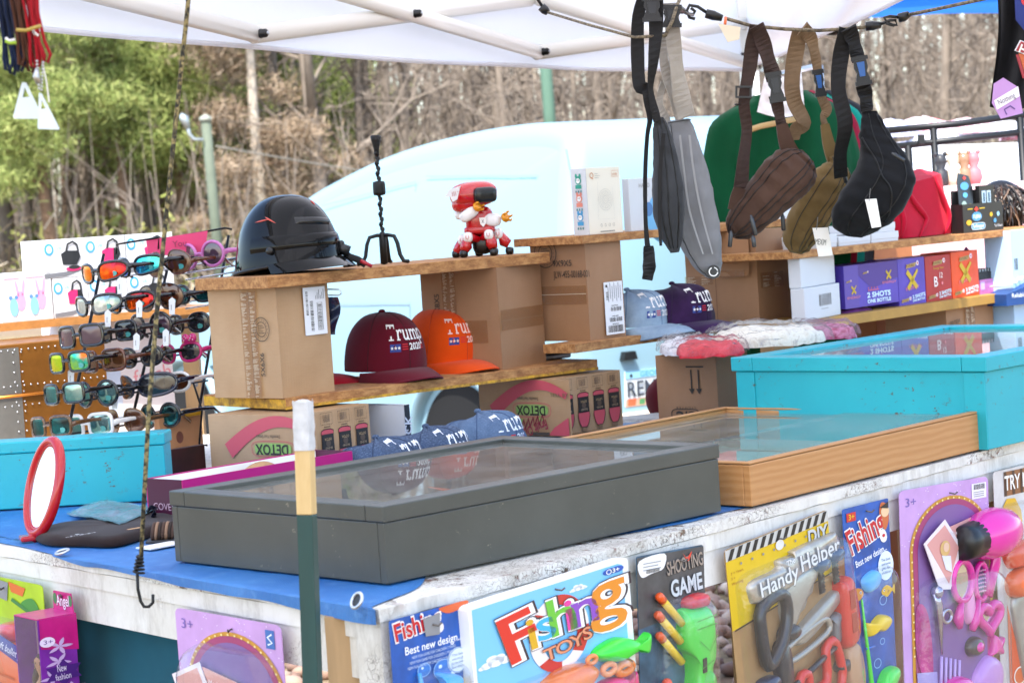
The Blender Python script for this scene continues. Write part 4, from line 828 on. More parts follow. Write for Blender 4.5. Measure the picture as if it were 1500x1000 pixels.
# ================================================================ goods on the upper right shelf
def flatbox(px, rx, y0, lab, z, h, w=.1):
    N = on_plank(plD, px, .1); N.z = z; p = PB(None, z, 42, None, rx, N=N, h=h); p.w = w; o = p.thing('flat_white_carton', lab, 'box'); m = MB(); m.box((0, 0, 0), (p.d, p.w, h*.62), CARDW, .001); m.build('carton_base', o); m = MB(); m.box((-.001, -.001, h*.3), (p.d+.001, p.w+.001, h), CARDW, .001); m.build('carton_lid', o)
flatbox(1198, 1226, 0, 'short flat white carton at the left end of the red cloth shelf', zD, .030); flatbox(1229, 1275, 0, 'flat white carton, second along the red cloth shelf', zD, .022); flatbox(1277, 1316, 0, 'flat white carton beside the red cloth, under another', zD, .024); flatbox(1262, 1311, 0, 'flat white carton stacked on two others next to the red cloth', zD+.0245, .022, .09)
def redcloth():
    m = MB(); N = on_plank(plD, 1303, .25); a, b = ab(42); L = .36; H = .150; RC = CL('crimson_cloth', '#b0102c', .15)
    def fn(u, v):
        ang = 2*math.pi*u; sg = lambda x: math.copysign(abs(x)**.6, x); r = 1-.16*v; f = 1+.09*math.sin(ang*6+v*3)*(1-.6*v)+.04*math.sin(ang*3)+.05*noise.noise(Vector((ang*2, v*3, 4)))
        x = L/2+L/2*sg(math.cos(ang))*r*f; y = .07+.07*sg(math.sin(ang))*r*f
        return N+b*x+a*y+Vector((0, 0, .002+H*v*(1+.10*math.sin(ang+1)+.05*math.sin(ang*4))))
    m.grid(fn, 60, 16, RC, closed=True); top = [fn(i/60, 1) for i in range(60)]; c = sum(top, Vector())/60+Vector((0, 0, .006))
    m.add(top+[c], [(i, (i+1) % 60, 60) for i in range(60)], RC, True)
    for i in range(5):
        q = .52+.07*i; m.tube([fn(q+.05*math.sin(j*.5)*.4, j/10)-a*.004 for j in range(11)], [.002+.006*math.sin(math.pi*j/10) for j in range(11)], RC, 8)
    tag(m.build('red_cloth'), 'heap of folded crimson cloth on the upper right shelf', 'cloth')
redcloth()
def tarbox():
    N = on_plank(plD, 1412, .12); o = thing('filter_display_box', 'black open display box with an upright header card on the upper right shelf', 'display box', N, R_(48)); KB = M('black_print', '#1a1a1c', .3); d, w, h = .135, .035, .062; o.scale = (1.5, 1, 1.2)
    F = flat((0, 0, 0), (1, 0, 0), (0, 0, 1), Vector((0, -1, 0)))
    m = MB(); m.box((0, 0, 0), (d, .002, h), KB); m.box((0, .0022, 0), (.002, w, h), KB); m.box((d-.002, .0022, 0), (d, w, h), KB); m.box((.0022, w-.002, 0), (d-.0022, w, h+.03), KB); m.box((.0022, .0022, 0), (d-.0022, w-.0022, .04), KB); m.build('tray', o)
    m = MB(); m.poly(F, [(.036, .050), (.044, .056), (.052, .050), (.044, .044)], K('d03a2a'), 3); m.rect(F, .015, .050, .018, .0022, YL, 2); m.rect(F, .055, .050, .018, .0022, YL, 2); m.circ(F, .045, .034, .017, K('4f94c4'), 2, ry=.010); m.text(F, 'FUJIMA', .0325, .0305, .008, K('e6eef2'), 3, 0, .02, w=.026)
    m.circ(F, .018, .022, .009, K('d8a81c'), 2, ry=.006); pts = [(.048+.023*math.copysign(abs(math.cos(a))**.4, math.cos(a)), .013+.007*math.copysign(abs(math.sin(a))**.6, math.sin(a))) for a in [2*math.pi*i/32 for i in range(32)]]; m.poly(F, pts, K('3f8cc4'), 2); m.stroke(F, pts, .0012, K('dfe9ef'), 3, True); m.text(F, 'TarStopper', .028, .010, .008, K('eef3f6'), 3, 0, .02, w=.04)
    for i in range(3): m.circ(F, .094+.012*i, .022+.014*((i+1) % 2), .005, K(('d8a81c', '4f94c4', '8fc0dc')[i]), 2)
    m.text(F, 'Tar Filters', .102, .008, .006, K('dddddd'), 3, w=.028); m.build('printing', o)
    m = MB(); T = flat((.012, .02, .062), Vector((1, 0, .0)), Vector((.16, .2, 1)).normalized(), Vector((0, -1, .2)).normalized()); m.prism([(0, -.02), (.045, -.02), (.050, .035), (.040, .062), (.006, .070), (.0, .05)], T, -.002, 0, KB)
    m.poly(T, [(.017, .058), (.024, .063), (.031, .058), (.024, .053)], K('d03a2a'), 2); m.circ(T, .022, .040, .014, K('4f94c4'), 2, ry=.009); m.circ(T, .022, .02, .008, K('5aa6d0'), 2, ry=.006); m.circ(T, .016, -.004, .009, K('9fb8a8'), 2, ry=.011); m.circ(T, .036, -.006, .006, YL, 2); m.build('header_card', o)
    m = MB(); T = flat((.072, .012, .055), (1, 0, 0), (0, 0, 1), Vector((0, -1, 0))); m.prism([(0, -.01), (.05, -.01), (.05, .045), (0, .045)], T, -.012, 0, KB)
    for i in range(2): m.rect(T, .008+.017*i, .005, .013, .028, K('b9d2e0'), 1); m.rect(T, .0115+.017*i, .009, .006, .02, K('3a5a70'), 2)
    s = m.build('filter_pack'); s.location = N; s.rotation_euler = (0, 0, R_(48)); s.scale = (1.5, 1, 1.2); tag(s, 'small black pack with two pale windows standing in the black display box', 'packet')
tarbox()
# ================================================================ cords and waist bags
def f_rope(m, nt, b):
    w_ = nt.nodes.new('ShaderNodeTexWave'); w_.inputs['Scale'].default_value = 55; w_.bands_direction = 'DIAGONAL'; nt.links.new(coord(nt), w_.inputs[0]); n = nz(nt, coord(nt), 140, 2)
    nt.links.new(mixc(nt, ramp(nt, n, [(.45, 0.), (.6, 1.)]), ramp(nt, w_.outputs[1], [(.3, '#22231f'), (.6, '#3d3a2c')]), '#8d8158'), b.inputs['Base Color']); b.inputs['Roughness'].default_value = .8; bump(nt, b, w_.outputs[1], .5, .001)
ROPE = custom('braided_cord', f_rope)
def f_rope2(m, nt, b):
    n = nz(nt, coord(nt), 160, 2); nt.links.new(ramp(nt, n, [(.35, '#4b4238'), (.65, '#8d8068')]), b.inputs['Base Color']); b.inputs['Roughness'].default_value = .8; bump(nt, b, n, .6, .001)
ROPE2 = custom('tan_cord', f_rope2)
def hook(m, pts, Y, r=.003, mt=None): m.tube([at_y(x, y, Y+(.0 if len(p_) < 3 else p_[2])) for p_ in pts for x, y in [p_[:2]]], r, mt or BLK, 8)
def bungee(name, label, path, ends, r=.0035, mt=None):
    o = thing(name, label, 'bungee cord', at_y(*path[0])); o.location = (0, 0, 0)
    m = MB(); m.tube([at_y(*p) for p in path], r, mt or ROPE2, 10); m.build('cord', o)
    for cone, hk in ends:
        m = MB(); m.tube([at_y(*p) for p in cone], [.009, .0095, .0065][:len(cone)], BLK, 12); m.build('end_cap', o)
        m = MB(); m.tube([at_y(*p) for p in hk], .0032, BLK, 8); m.build('hook', o)
    return o
YB = 4.45
bungee('bungee_cord', 'tan cord over which brown, tan and black waist bags hang', [(1062, 27, YB), (1100, 38, YB), (1150, 43, YB), (1200, 45, YB), (1250, 42, YB), (1290, 37, YB)],
       [([(1034, 20, YB), (1045, 23, YB), (1058, 27, YB)], [(1040, 22, YB), (1022, 10, YB), (1010, 8, YB), (1006, 16, YB), (1010, 26, YB), (1018, 28, YB)]),
        ([(1290, 37, YB), (1278, 38, YB), (1268, 39, YB)][::-1], [(1286, 37, YB), (1304, 30, YB), (1312, 30, YB), (1314, 37, YB), (1306, 37, YB), (1298, 34, YB)])])
bungee('bungee_cord', 'dark cord with a plastic hook running up above the black waist bag', [(1330, 22, YB), (1380, 12, YB-.1), (1440, -1, YB-.25), (1540, -25, YB-.5), (1800, -190, YB-.9)],
       [([(1316, 27, YB), (1324, 25, YB), (1332, 21, YB)], [(1318, 26, YB), (1304, 24, YB), (1295, 26, YB), (1300, 34, YB), (1310, 38, YB)])])
YA = 4.25
bungee('bungee_cord', 'short black hook linking the grey bag strap to the tan cord', [(975, 52, YA), (985, 30, YA+.03), (992, 8, YA+.06), (998, -6, YA+.1), (1012, -30, YA+.1)], [([(986, 14, YA+.06), (992, 13, YA+.08), (1000, 16, YA+.1)], [(994, 14, YA+.08), (1006, 20, YA+.15), (1015, 22, YA+.2), (1018, 17, YA+.2), (1012, 12, YA+.2)])])
bungee('bungee_cord', 'thin dark cord running from the tent truss down to the black bag strap', [(801, 18, YA+.4), (860, 36, YA+.2), (930, 55, YA), (975, 52, YA)], [([(793, 10, YA+.4), (798, 15, YA+.4), (803, 19, YA+.4)], [(796, 12, YA+.4), (788, 0, YA+.4), (784, -10, YA+.4)])], r=.0028)
# vertical bungee by the left end
o = thing('bungee_cord', 'long vertical bungee cord ending in an open wire hook over the tarp', 'bungee cord', (0, 0, 0)); YV = 3.0
m = MB(); m.tube([at_y(302, -640, YV), at_y(280, -60, YV), at_y(275, 10, YV), at_y(250, 250, YV), at_y(232, 430, YV), at_y(218, 600, YV), at_y(206, 826, YV)], .0031, ROPE, 10); m.build('cord', o)
m = MB(); c0_ = at_y(205, 812, YV); c1_ = at_y(203, 840, YV)
m.tube([c0_.lerp(c1_, i/60)+RT*(.0035+.004*i/60)*math.cos(i*.55)+FW*(.0035+.004*i/60)*math.sin(i*.55) for i in range(61)], .0017, BLKM, 6); m.build('hook_coil', o)
m = MB(); m.tube([at_y(*p, YV-.005) for p in ((201, 840), (202, 862), (206, 880), (211, 888), (218, 888), (224, 882), (224, 870))], .0022, BLKM, 8); m.build('hook', o)
def rib(m, pts, wpx, Y, mt, th=.0012, tw=None):
    """flat webbing along photo points (px, py[, dY]) with width in photo pixels and a little twist"""
    P = [at_y(p[0], p[1], Y+(p[2] if len(p) > 2 else 0)) for p in pts]; N = len(P)
    Q = []; W = []
    for i in range(N-1):                                       # smooth
        for k in range(5):
            t = k/5; a, b, c, d = P[max(i-1, 0)], P[i], P[i+1], P[min(i+2, N-1)]
            Q.append(.5*((2*b)+(c-a)*t+(2*a-5*b+4*c-d)*t*t+(3*b-a-3*c+d)*t**3)); w0 = wpx[i] if isinstance(wpx, (list, tuple)) else wpx; w1 = wpx[i+1] if isinstance(wpx, (list, tuple)) else wpx; W.append((w0+(w1-w0)*t)*Y/FPX)
    Q.append(P[-1]); W.append((wpx[-1] if isinstance(wpx, (list, tuple)) else wpx)*Y/FPX)
    n = len(Q); vs = []; fs = []
    for i in range(n):
        t = (Q[min(i+1, n-1)]-Q[max(i-1, 0)]).normalized(); x = t.cross(FW).normalized(); a = (tw or 0)*math.sin(i/n*9+W[0]*99); x2 = x*math.cos(a)+FW*math.sin(a); y2 = t.cross(x2).normalized()
        for sx, sy in ((-1, -1), (1, -1), (1, 1), (-1, 1)): vs.append(Q[i]+x2*(sx*W[i]/2)+y2*(sy*th))
    for i in range(n-1):
        for j in range(4): fs.append((i*4+j, i*4+(j+1) % 4, i*4+4+(j+1) % 4, i*4+4+j))
    fs += [(3, 2, 1, 0), tuple(range(n*4-4, n*4))]; m.add(vs, fs, mt)
def loft(m, secs, Y, mt, nseg=28, sub=6, wr=.0, p=.75, seed=0):
    """body lofted through sections (px, py, angle deg of the width line, half width px, thickness m)"""
    S = []
    for i in range(len(secs)-1):
        for k in range(sub):
            t = k/sub; A = [secs[max(i-1, 0)], secs[i], secs[i+1], secs[min(i+2, len(secs)-1)]]
            S.append([.5*((2*A[1][j])+(A[2][j]-A[0][j])*t+(2*A[0][j]-5*A[1][j]+4*A[2][j]-A[3][j])*t*t+(3*A[1][j]-A[0][j]-3*A[2][j]+A[3][j])*t**3) for j in range(5)])
    S.append(list(secs[-1])); k = Y/FPX
    def pt(i, a, d=0.):
        x, y, an, hw, th = S[i]; c = at_y(x, y, Y); w_ = RT*math.cos(R_(an))+UP*math.sin(R_(an)); sg = lambda q: math.copysign(abs(q)**p, q)
        n_ = wr*noise.noise(Vector((i*.35, a*1.6, seed)))+.4*wr*noise.noise(Vector((i*.9, a*4, seed+4)))
        return c+w_*((hw*k+d+n_*.5)*sg(math.cos(a)))-FW*((th+d+n_)*sg(math.sin(a)))
    vs = [pt(i, 2*math.pi*j/nseg) for i in range(len(S)) for j in range(nseg)]; fs = []
    for i in range(len(S)-1):
        for j in range(nseg): fs.append((i*nseg+j, i*nseg+(j+1) % nseg, (i+1)*nseg+(j+1) % nseg, (i+1)*nseg+j))
    fs += [tuple(range(nseg-1, -1, -1)), tuple(range((len(S)-1)*nseg, len(S)*nseg))]; m.add(vs, fs, mt, True)
    return pt, len(S)
def buckle(o, px, py, ang, Y, w=20, h=44, release=None):
    m = MB(); c = at_y(px, py, Y-.004); k = Y/FPX; ux = RT*math.cos(R_(ang))+UP*math.sin(R_(ang)); uy = -RT*math.sin(R_(ang))+UP*math.cos(R_(ang)); f = flat(c, ux*k, uy*k, -FW)
    m.prism([(-w*.5, h*.1), (-w*.42, h*.5), (w*.42, h*.5), (w*.5, h*.1), (w*.36, -h*.05), (w*.5, -h*.28), (w*.5, -h*.5), (-w*.5, -h*.5), (-w*.5, -h*.28), (-w*.36, -h*.05)], f, -.003, .003, BLK); b_ = m.build('buckle', o)
    m = MB(); m.prism([(-w*.2, -h*.2), (w*.2, -h*.2), (w*.28, h*.3), (-w*.28, h*.3)], f, .003, .0045, M('blue_plastic', '#28599a', .3) if release else M('black_plastic2', '#24262a', .3)); m.build('release_tab', b_)
    for s in (.44, -.44): m = MB(); m.prism([(-w*.6, h*s-3), (w*.6, h*s-3), (w*.6, h*s+3), (-w*.6, h*s+3)], f, -.003, .004, BLK); m.build('slide_bar', b_)
def zip_(o, pt, n, al, mt, i0=2, i1=None, r=.0011, name='zip'):
    m = MB(); m.tube([pt(i, al, .0006) for i in range(i0, i1 or n-2)], r, mt, 6); return m.build(name, o)
def pull(o, px, py, px2, py2, Y, name='zip_pull'):
    m = MB(); a, b = at_y(px, py, Y), at_y(px2, py2, Y); m.tube([a, a.lerp(b, .15), a.lerp(b, .2), a.lerp(b, .95), b], [.002, .003, .0042, .0042, .003], M('pull_metal', '#4b4d50', .35, .9), 8, flat_=(1, .4)); m.build(name, o)
def bag(label, Y, body, straps, cm, sm, zm, zips, seed, pads=(), p=.75, th=None, wr=.004):
    o = thing('waist_bag', label, 'waist bag', (0, 0, 0)); m = MB(); pt, n = loft(m, body, Y, cm, wr=wr, seed=seed, p=p); m.build('bag_body', o)
    for s in straps: m = MB(); rib(m, s[0], s[1], Y+(s[2] if len(s) > 2 else 0), sm, tw=.5); m.build('strap', o)
    for q in pads: m = MB(); rib(m, q[0], q[1], Y+(q[2] if len(q) > 2 else 0), cm, th=.004); m.build('strap_pad', o)
    for al in zips: zip_(o, pt, n, al, zm)
    return o, pt, n
BR = CL('brown_canvas', '#4e3a31', .25); BRS = M('brown_webbing', '#382722', .85, na=.2, ns=60, bp=.5, bs=700, bd=.0006); TAN = CL('tan_canvas', '#7b6440', .3); TANS = M('tan_webbing', '#7a6248', .85, na=.15, ns=60, bp=.5, bs=700, bd=.0006)
BKC = CL('black_nylon', '#1b1c1f', .3); BKS = M('black_webbing', '#111114', .8, bp=.5, bs=700, bd=.0006); GRC = CL('grey_melange', '#7d7e82', .16); GRS = M('pale_webbing', '#a39d95', .85, na=.06, ns=60, bp=.5, bs=700, bd=.0006); CHC = CL('charcoal_nylon', '#3a3c40', .2); ZD = M('zip_dark', '#1c1715', .6); ZK = M('zip_black', '#0b0b0c', .5)
o, pt, n = bag('brown canvas waist bag hanging between the grey and tan bags', 4.42, [(1071, 345, -40, 6, .004), (1080, 335, -42, 22, .018), (1101, 312, -45, 30, .028), (1126, 285, -46, 35, .036), (1147, 263, -46, 38, .040), (1164, 247, -46, 37, .036), (1176, 236, -46, 28, .026), (1183, 229, -46, 12, .012)],
    [([(1085, 280), (1089, 235), (1094, 190, .01), (1090, 150), (1098, 100), (1103, 60), (1108, 38, -.012)], [22, 20, 16, 17, 21, 22, 22]), ([(1108, 38, -.014), (1117, 60), (1128, 95), (1134, 118)], 23, -.01), ([(1136, 140), (1141, 165), (1145, 185)], [21, 17, 15], -.01)],
    BR, BRS, ZD, (.8, 1.25, 1.45, 2.0, 2.35), 3, wr=.009, pads=[([(1079, 308), (1082, 290), (1085, 276)], [26, 25, 20], -.01), ([(1162, 232, .01), (1152, 210), (1145, 182)], [28, 22, 16], -.012)])
buckle(o, 1136, 128, 10, 4.40); 
m = MB(); m.tube([at_y(1088+.1*i-8, 152+i*2, 4.412) for i in range(2)], .006, BLK, 8); c = at_y(1089, 135, 4.413); k = 4.4/FPX; f = flat(c, RT*k, UP*k, -FW)
for u0, v0, w_, h_ in ((-12, -9, 24, 3), (-12, 6, 24, 3), (-12, -6, 3, 12), (9, -6, 3, 12)): m.prism([(u0, v0), (u0+w_, v0), (u0+w_, v0+h_), (u0, v0+h_)], f, -.002, .003, BLK)
m.v = m.v[16:] if False else m.v; m.build('strap_adjuster', o)
pull(o, 1071, 338, 1069, 362, 4.37); pull(o, 1100, 315, 1107, 345, 4.36); pull(o, 1103, 345, 1105, 362, 4.36)
o, pt, n = bag('tan canvas waist bag with blue buckle between the brown and black bags', 4.52, [(1166, 371, -10, 9, .006), (1167, 357, -22, 22, .018), (1177, 333, -30, 28, .028), (1194, 305, -33, 31, .036), (1212, 277, -33, 32, .038), (1225, 255, -30, 26, .032), (1226, 241, -18, 15, .022), (1222, 228, -10, 10, .014)],
    [([(1164, 205, .02), (1166, 190, .01), (1178, 180), (1164, 150), (1160, 120), (1165, 80), (1172, 43, -.01)], [14, 20, 24, 22, 24, 24, 24]), ([(1175, 42, -.012), (1187, 55), (1194, 80), (1198, 105)], [24, 20, 15, 13], -.01), ([(1201, 140), (1211, 160), (1206, 172), (1208, 182)], [12, 16, 10, 9], -.01)],
    TAN, TANS, M('zip_olive', '#3d3320', .6), (.8, 1.2, 1.42, 1.95), 9, wr=.007, pads=[([(1226, 238, .01), (1215, 215), (1208, 182)], [27, 18, 12], -.012)])
buckle(o, 1200, 122, 8, 4.50, 14, 38, True); pull(o, 1233, 245, 1240, 268, 4.47); pull(o, 1240, 268, 1251, 293, 4.47); pull(o, 1146, 312, 1148, 338, 4.47)
def pricetag(name, label, pts, Y, txt=None):
    m = MB(); P = [at_y(x, y, Y) for x, y in pts]; m.add(P+[p+FW*.0006 for p in P], [tuple(range(len(P))), tuple(range(2*len(P)-1, len(P)-1, -1))], WHITE)
    if txt: f = flat(at_y(*txt[1], Y-.0005), RT, UP, -FW); m.text(f, txt[0], 0, 0, txt[2], K('222222'), 1, w=txt[3], rot=-.08)
    m.tube([at_y(pts[0][0]+6, pts[0][1]+3, Y-.001), at_y(pts[0][0]+8, pts[0][1]-16, Y)], .0006, K('777777'), 5); tag(m.build(name), label, 'price tag')
pricetag('price_tag', 'white paper tag hanging below the tan waist bag', [(1190, 334), (1213, 333), (1220, 374), (1199, 376)], 4.44, ('MEXIM', (1194, 358), .012, .021))
o, pt, n = bag('large black sling bag with blue buckle hanging at the right of the cord', 4.36, [(1274, 163, 0, 11, .008), (1278, 180, -4, 17, .014), (1284, 200, -9, 25, .020), (1295, 224, -16, 36, .030), (1300, 248, -22, 43, .038), (1290, 275, -26, 45, .042), (1272, 301, -27, 44, .038), (1255, 322, -20, 38, .028), (1248, 338, -12, 27, .014), (1251, 347, -6, 10, .006)],
    [([(1232, 260, .06), (1231, 225, .03), (1238, 180), (1228, 130), (1232, 80), (1240, 42, -.012)], [20, 22, 23, 22, 24, 25]), ([(1243, 41, -.014), (1250, 60), (1258, 90)], [24, 22, 20], -.01), ([(1264, 125), (1268, 140), (1270, 163)], [22, 22, 17], -.012)],
    BKC, BKS, ZK, (1.15, 1.7), 15, p=.62, wr=.006)
buckle(o, 1262, 104, 10, 4.34, 20, 42, True)
m = MB(); m.tube([pt(i, 2.6-.07*(i-14), .001) for i in range(14, 40)], .0016, ZK, 6); m.build('pocket_seam', o); pull(o, 1306, 224, 1325, 236, 4.31)
pricetag('price_tag', 'blank white tag pinned to the black sling bag', [(1267, 292), (1284, 291), (1291, 332), (1277, 334)], 4.30)
# black and grey slings on the left
o, pt, n = bag('charcoal sling bag with a thin looped strap at the left of the hanging bags', 4.27, [(966, 172, 0, 6, .006), (969, 190, 0, 12, .012), (974, 225, 0, 17, .02), (978, 270, 2, 22, .026), (980, 310, 4, 23, .024), (984, 345, 6, 16, .014), (988, 370, 6, 6, .006)],
    [([(945, -12), (935, 25), (934, 80), (937, 126), (947, 130), (948, 150), (952, 175), (948, 200), (945, 260), (946, 330), (950, 372)], [16, 18, 20, 20, 16, 10, 8, 6, 6, 6, 9]), ([(960, -12, -.01), (961, 40, -.01), (957, 90, -.012), (953, 130), (960, 165), (963, 178)], [22, 22, 15, 8, 12, 12], -.012), ([(950, 360), (951, 390), (948, 410)], [15, 20, 15], -.008)],
    CHC, BKS, ZK, (1.1, 1.6, 2.0), 21, wr=.005)
buckle(o, 955, 14, 2, 4.24, 24, 34)
m = MB(); rib(m, [(972, 195), (967, 250), (966, 320), (968, 360)], [6, 6, 5, 4], 4.235, BKS); m.build('edge_binding', o)
o, pt, n = bag('grey sling bag with pale strap and round black badge hanging right of the charcoal one', 4.34, [(994, 176, 8, 16, .010), (1000, 200, 10, 20, .016), (1006, 240, 10, 27, .024), (1012, 290, 10, 33, .03), (1022, 340, 12, 33, .028), (1034, 378, 14, 24, .02), (1044, 400, 20, 13, .012), (1049, 407, 24, 4, .005)],
    [([(972, 120, .02), (966, 150, .02), (975, 175, .02), (985, 200, .02)], [10, 10, 14, 12]), ([(973, 55), (972, 85), (980, 118), (990, 150), (996, 178)], [20, 13, 18, 16, 12]), ([(983, 5, -.01), (985, 40, -.012), (990, 90, -.012), (998, 140, -.01), (1006, 172, -.008)], [24, 22, 22, 26, 27], -.014)],
    GRC, GRS, M('zip_grey', '#3c3d40', .6), (2.35,), 33, wr=.006)
buckle(o, 984, 24, 0, 4.31, 24, 30)
for dx in (-8, 6):
    m = MB(); rib(m, [(1004+dx, 198), (1010+dx, 250), (1020+dx*1.2, 310), (1038+dx, 372)], [3, 3, 3, 2], 4.298, M('grey_piping', '#98999c', .9)); m.build('piping', o)
m = MB(); m.tube([pt(1, a*math.pi/14, .001) for a in range(1, 14)], .0009, M('zip_grey', '#3c3d40'), 6); m.build('stitch_line', o)
m = MB(); f = flat(at_y(1045, 398, 4.315), RT, UP, -FW); m.circ(f, 0, 0, .013, BLK, 2, n=28); m.stroke(f, [(.008*math.cos(a), .008*math.sin(a)) for a in [2.0+4.2*i/20 for i in range(21)]], .0022, K('e6e6e6'), 4); m.stroke(f, [(.008*math.cos(a), .008*math.sin(a)) for a in [.2+1.2*i/8 for i in range(9)]], .0018, K('e6e6e6'), 4); m.build('badge', o)
m = MB(); P = [at_y(x, y, 4.4) for x, y in ((1052, 35), (1085, 40), (1083, 58), (1066, 62))]; m.add(P+[p+FW*.0008 for p in P], [(0, 1, 2, 3), (7, 6, 5, 4)], K('e8dcc4', .6)); m.tube([at_y(1063, 26, 4.43), at_y(1062, 36, 4.41)], .003, K('e06a30'), 6); tag(m.build('price_tag'), 'cream paper tag with an orange band tied to the tan cord', 'price tag')
# ================================================================ shirts on hangers behind the shelves
def shirt(label, Y, dx, mt, outline=None, seed=0, bottom=520, name='shirt'):
    o = thing(name, label, 'shirt', (0, 0, 0)); m = MB()
    Lf = [(140, 1104), (150, 1096), (160, 1068), (175, 1046), (190, 1037), (230, 1030), (265, 1032), (285, 1036), (300, 1040), (bottom, 1046)]
    Rf = [(135, 1182), (145, 1205), (155, 1232), (175, 1246), (215, 1258), (260, 1268), (285, 1262), (300, 1250), (bottom, 1240)]
    ip = lambda T, y: np.interp(y, [a for a, _ in T], [c for _, c in T])
    def fn(u, v, s=1):
        y = 140+(bottom-140)*v-8*u*(1-v); x0, x1 = ip(Lf, y), ip(Rf, y); x = x0+(x1-x0)*u+dx; d = .05*math.sin(math.pi*u)**.6*s
        if v < .12 and s > 0: y += 42*max(0, 1-((u-.42)/.20)**2)*(1-v/.12)
        return at_y(x, y, Y-d-s*.034*(abs(math.sin(u*8.5+v*1.6+seed))**.6-.5)*min(1, v*3)-s*.012*math.sin(u*27+v*6)*min(1, v*3)+.03*noise.noise(Vector((u*3, v*4, seed))))
    m.grid(lambda u, v: fn(u, v), 60, 40, mt); m.grid(lambda u, v: fn(u, v, -.4), 40, 20, mt); m.build('shirt_body', o)
    m = MB(); m.tube([fn(.22+.4*i/16, 0)-FW*.004 for i in range(17)], .006, mt, 8); m.build('collar', o)
    return o
GS = CL('green_jersey', '#06472a', .12)
shirt('dark green long sleeved shirt on a wooden hanger behind the hanging bags', 5.75, 0, GS, seed=1)
shirt('crimson shirt on a hanger just behind the green one, only its shoulder edge showing', 5.95, 9, CL('crimson_jersey', '#8c1230'), seed=5)
shirt('teal shirt on a hanger third from the front, only its edge showing', 6.1, 20, CL('teal_jersey', '#0d8a78'), seed=8)
shirt('charcoal shirt at the back of the hanging shirts, mostly hidden', 6.25, 34, CL('charcoal_jersey', '#26272b'), seed=12)
o = thing('coat_hanger', 'pale wooden coat hanger inside the neck of the green shirt', 'hanger', (0, 0, 0)); m = MB(); WD = M('pale_wood', '#c9a672', .5, na=.15, ns=20)
m.tube([at_y(x, y, 5.66) for x, y in ((1096, 191), (1115, 185), (1140, 180), (1168, 174))], .006, WD, 8, flat_=(1.2, .7)); m.build('hanger_bar', o)
m = MB(); m.tube([at_y(x, y, 5.74) for x, y in ((1140, 176), (1137, 140), (1130, 118), (1136, 108), (1146, 112), (1146, 122))], .0025, STEEL, 8); m.build('hanger_hook', o)
m = MB(); m.grid(lambda u, v: at_y(1122+52*u-8*v*(1-u)+10*(u-.5)*v, 104+60*v+8*math.sin(u*3), 5.62-.02*math.sin(u*3.1)-.01*noise.noise(Vector((u*5, v*5, 2)))), 20, 20, M('white_poly', '#e6dfe0', .3)); tag(m.build('plastic_bag'), 'small white plastic bag hung above the green shirt', 'bag')
# rail carrying the hangers
o = thing('clothes_rail', 'thin steel rail carrying the shirts behind the shelves', 'rail', (0, 0, 0)); m = MB(); m.tube([at_y(1142, 109, 5.6), at_y(1200, 96, 6.9)], .008, STEEL, 8); m.build('rail_tube', o); m = MB(); p = at_y(1200, 96, 6.9); m.tube([p, Vector((p.x, p.y, 0))], .012, STEEL, 8); m.build('rail_post', o)
# ================================================================ bagged clothes
def f_mixed(cols):
    def fn(m, nt, b):
        n = nz(nt, coord(nt), 28, 5, .7, 1.2); nt.links.new(ramp(nt, n, [(.25+.5*i/(len(cols)-1), c) for i, c in enumerate(cols)]), b.inputs['Base Color']); b.inputs['Roughness'].default_value = .8; bump(nt, b, n, .4, .004)
    return fn
def package(label, outline, Y, hgt, mt, seed, zbase=None):
    o = thing('clothing_packet', label, 'packet', (0, 0, 0)); n = len(outline); cx = sum(p[0] for p in outline)/n; cy = sum(p[1] for p in outline)/n
    Z0 = at_y(cx, cy, Y).z-hgt*.5; C = at_y(cx, cy, Y)
    def rad(a):                                                # outline in the lying plane from the photo outline width
        return 1
    wx = (max(p[0] for p in outline)-min(p[0] for p in outline))/2*Y/FPX; dy = .11
    def fn(u, v, k=1.):
        a = 2*math.pi*u; r = math.sin(math.pi*v/2)**.5; sg = lambda x: math.copysign(abs(x)**.7, x); w_ = noise.noise(Vector((math.cos(a)*2.2*v*2, math.sin(a)*2.2*v*2, seed)))
        x = wx*k*r*sg(math.cos(a))*(1+.06*math.sin(a*5+seed)); y = dy*k*r*sg(math.sin(a))*(1+.06*math.sin(a*4+seed)); z = hgt*(1-v**2.2)*k+.010*w_*(1-v**4)+.006*noise.noise(Vector((x*45, y*45, seed)))
        return Vector((C.x, C.y, Z0))+RT*x*Vector((1, 1, 0)).length/1.414+Vector((0, 1, 0))*y+Vector((0, 0, z+.06*x))
    m = MB(); m.grid(lambda u, v: fn(u, v, .9), 40, 16, mt, closed=True); m.build('folded_clothes', o)
    m = MB(); m.grid(lambda u, v: fn(u, v, 1.03)+Vector((0, 0, .004+.009*abs(noise.noise(Vector((u*26, v*13, seed)))))), 90, 30, POLY, closed=True); m.build('film_wrap', o)
package('clear bag of crumpled cream clothes on top of the pile by the turquoise case', [(1030, 490), (1212, 490)], 4.96, .040, custom('cream_clothes', f_mixed(['#b07a7a', '#d8cdb8', '#e8e2d4', '#c4b8a8', '#6a7ab0'])), 2)
package('clear bag of pink and maroon clothes at the right of the clothing pile', [(1165, 484), (1256, 484)], 5.12, .030, custom('pink_clothes', f_mixed(['#5a1830', '#a03a5c', '#c47a9a', '#8c3050'])), 5)
package('clear bag of bright red clothes under the cream ones', [(985, 508), (1092, 508)], 4.84, .032, custom('red_clothes', f_mixed(['#8c0a20', '#c41228', '#d83a48', '#a81028'])), 8)
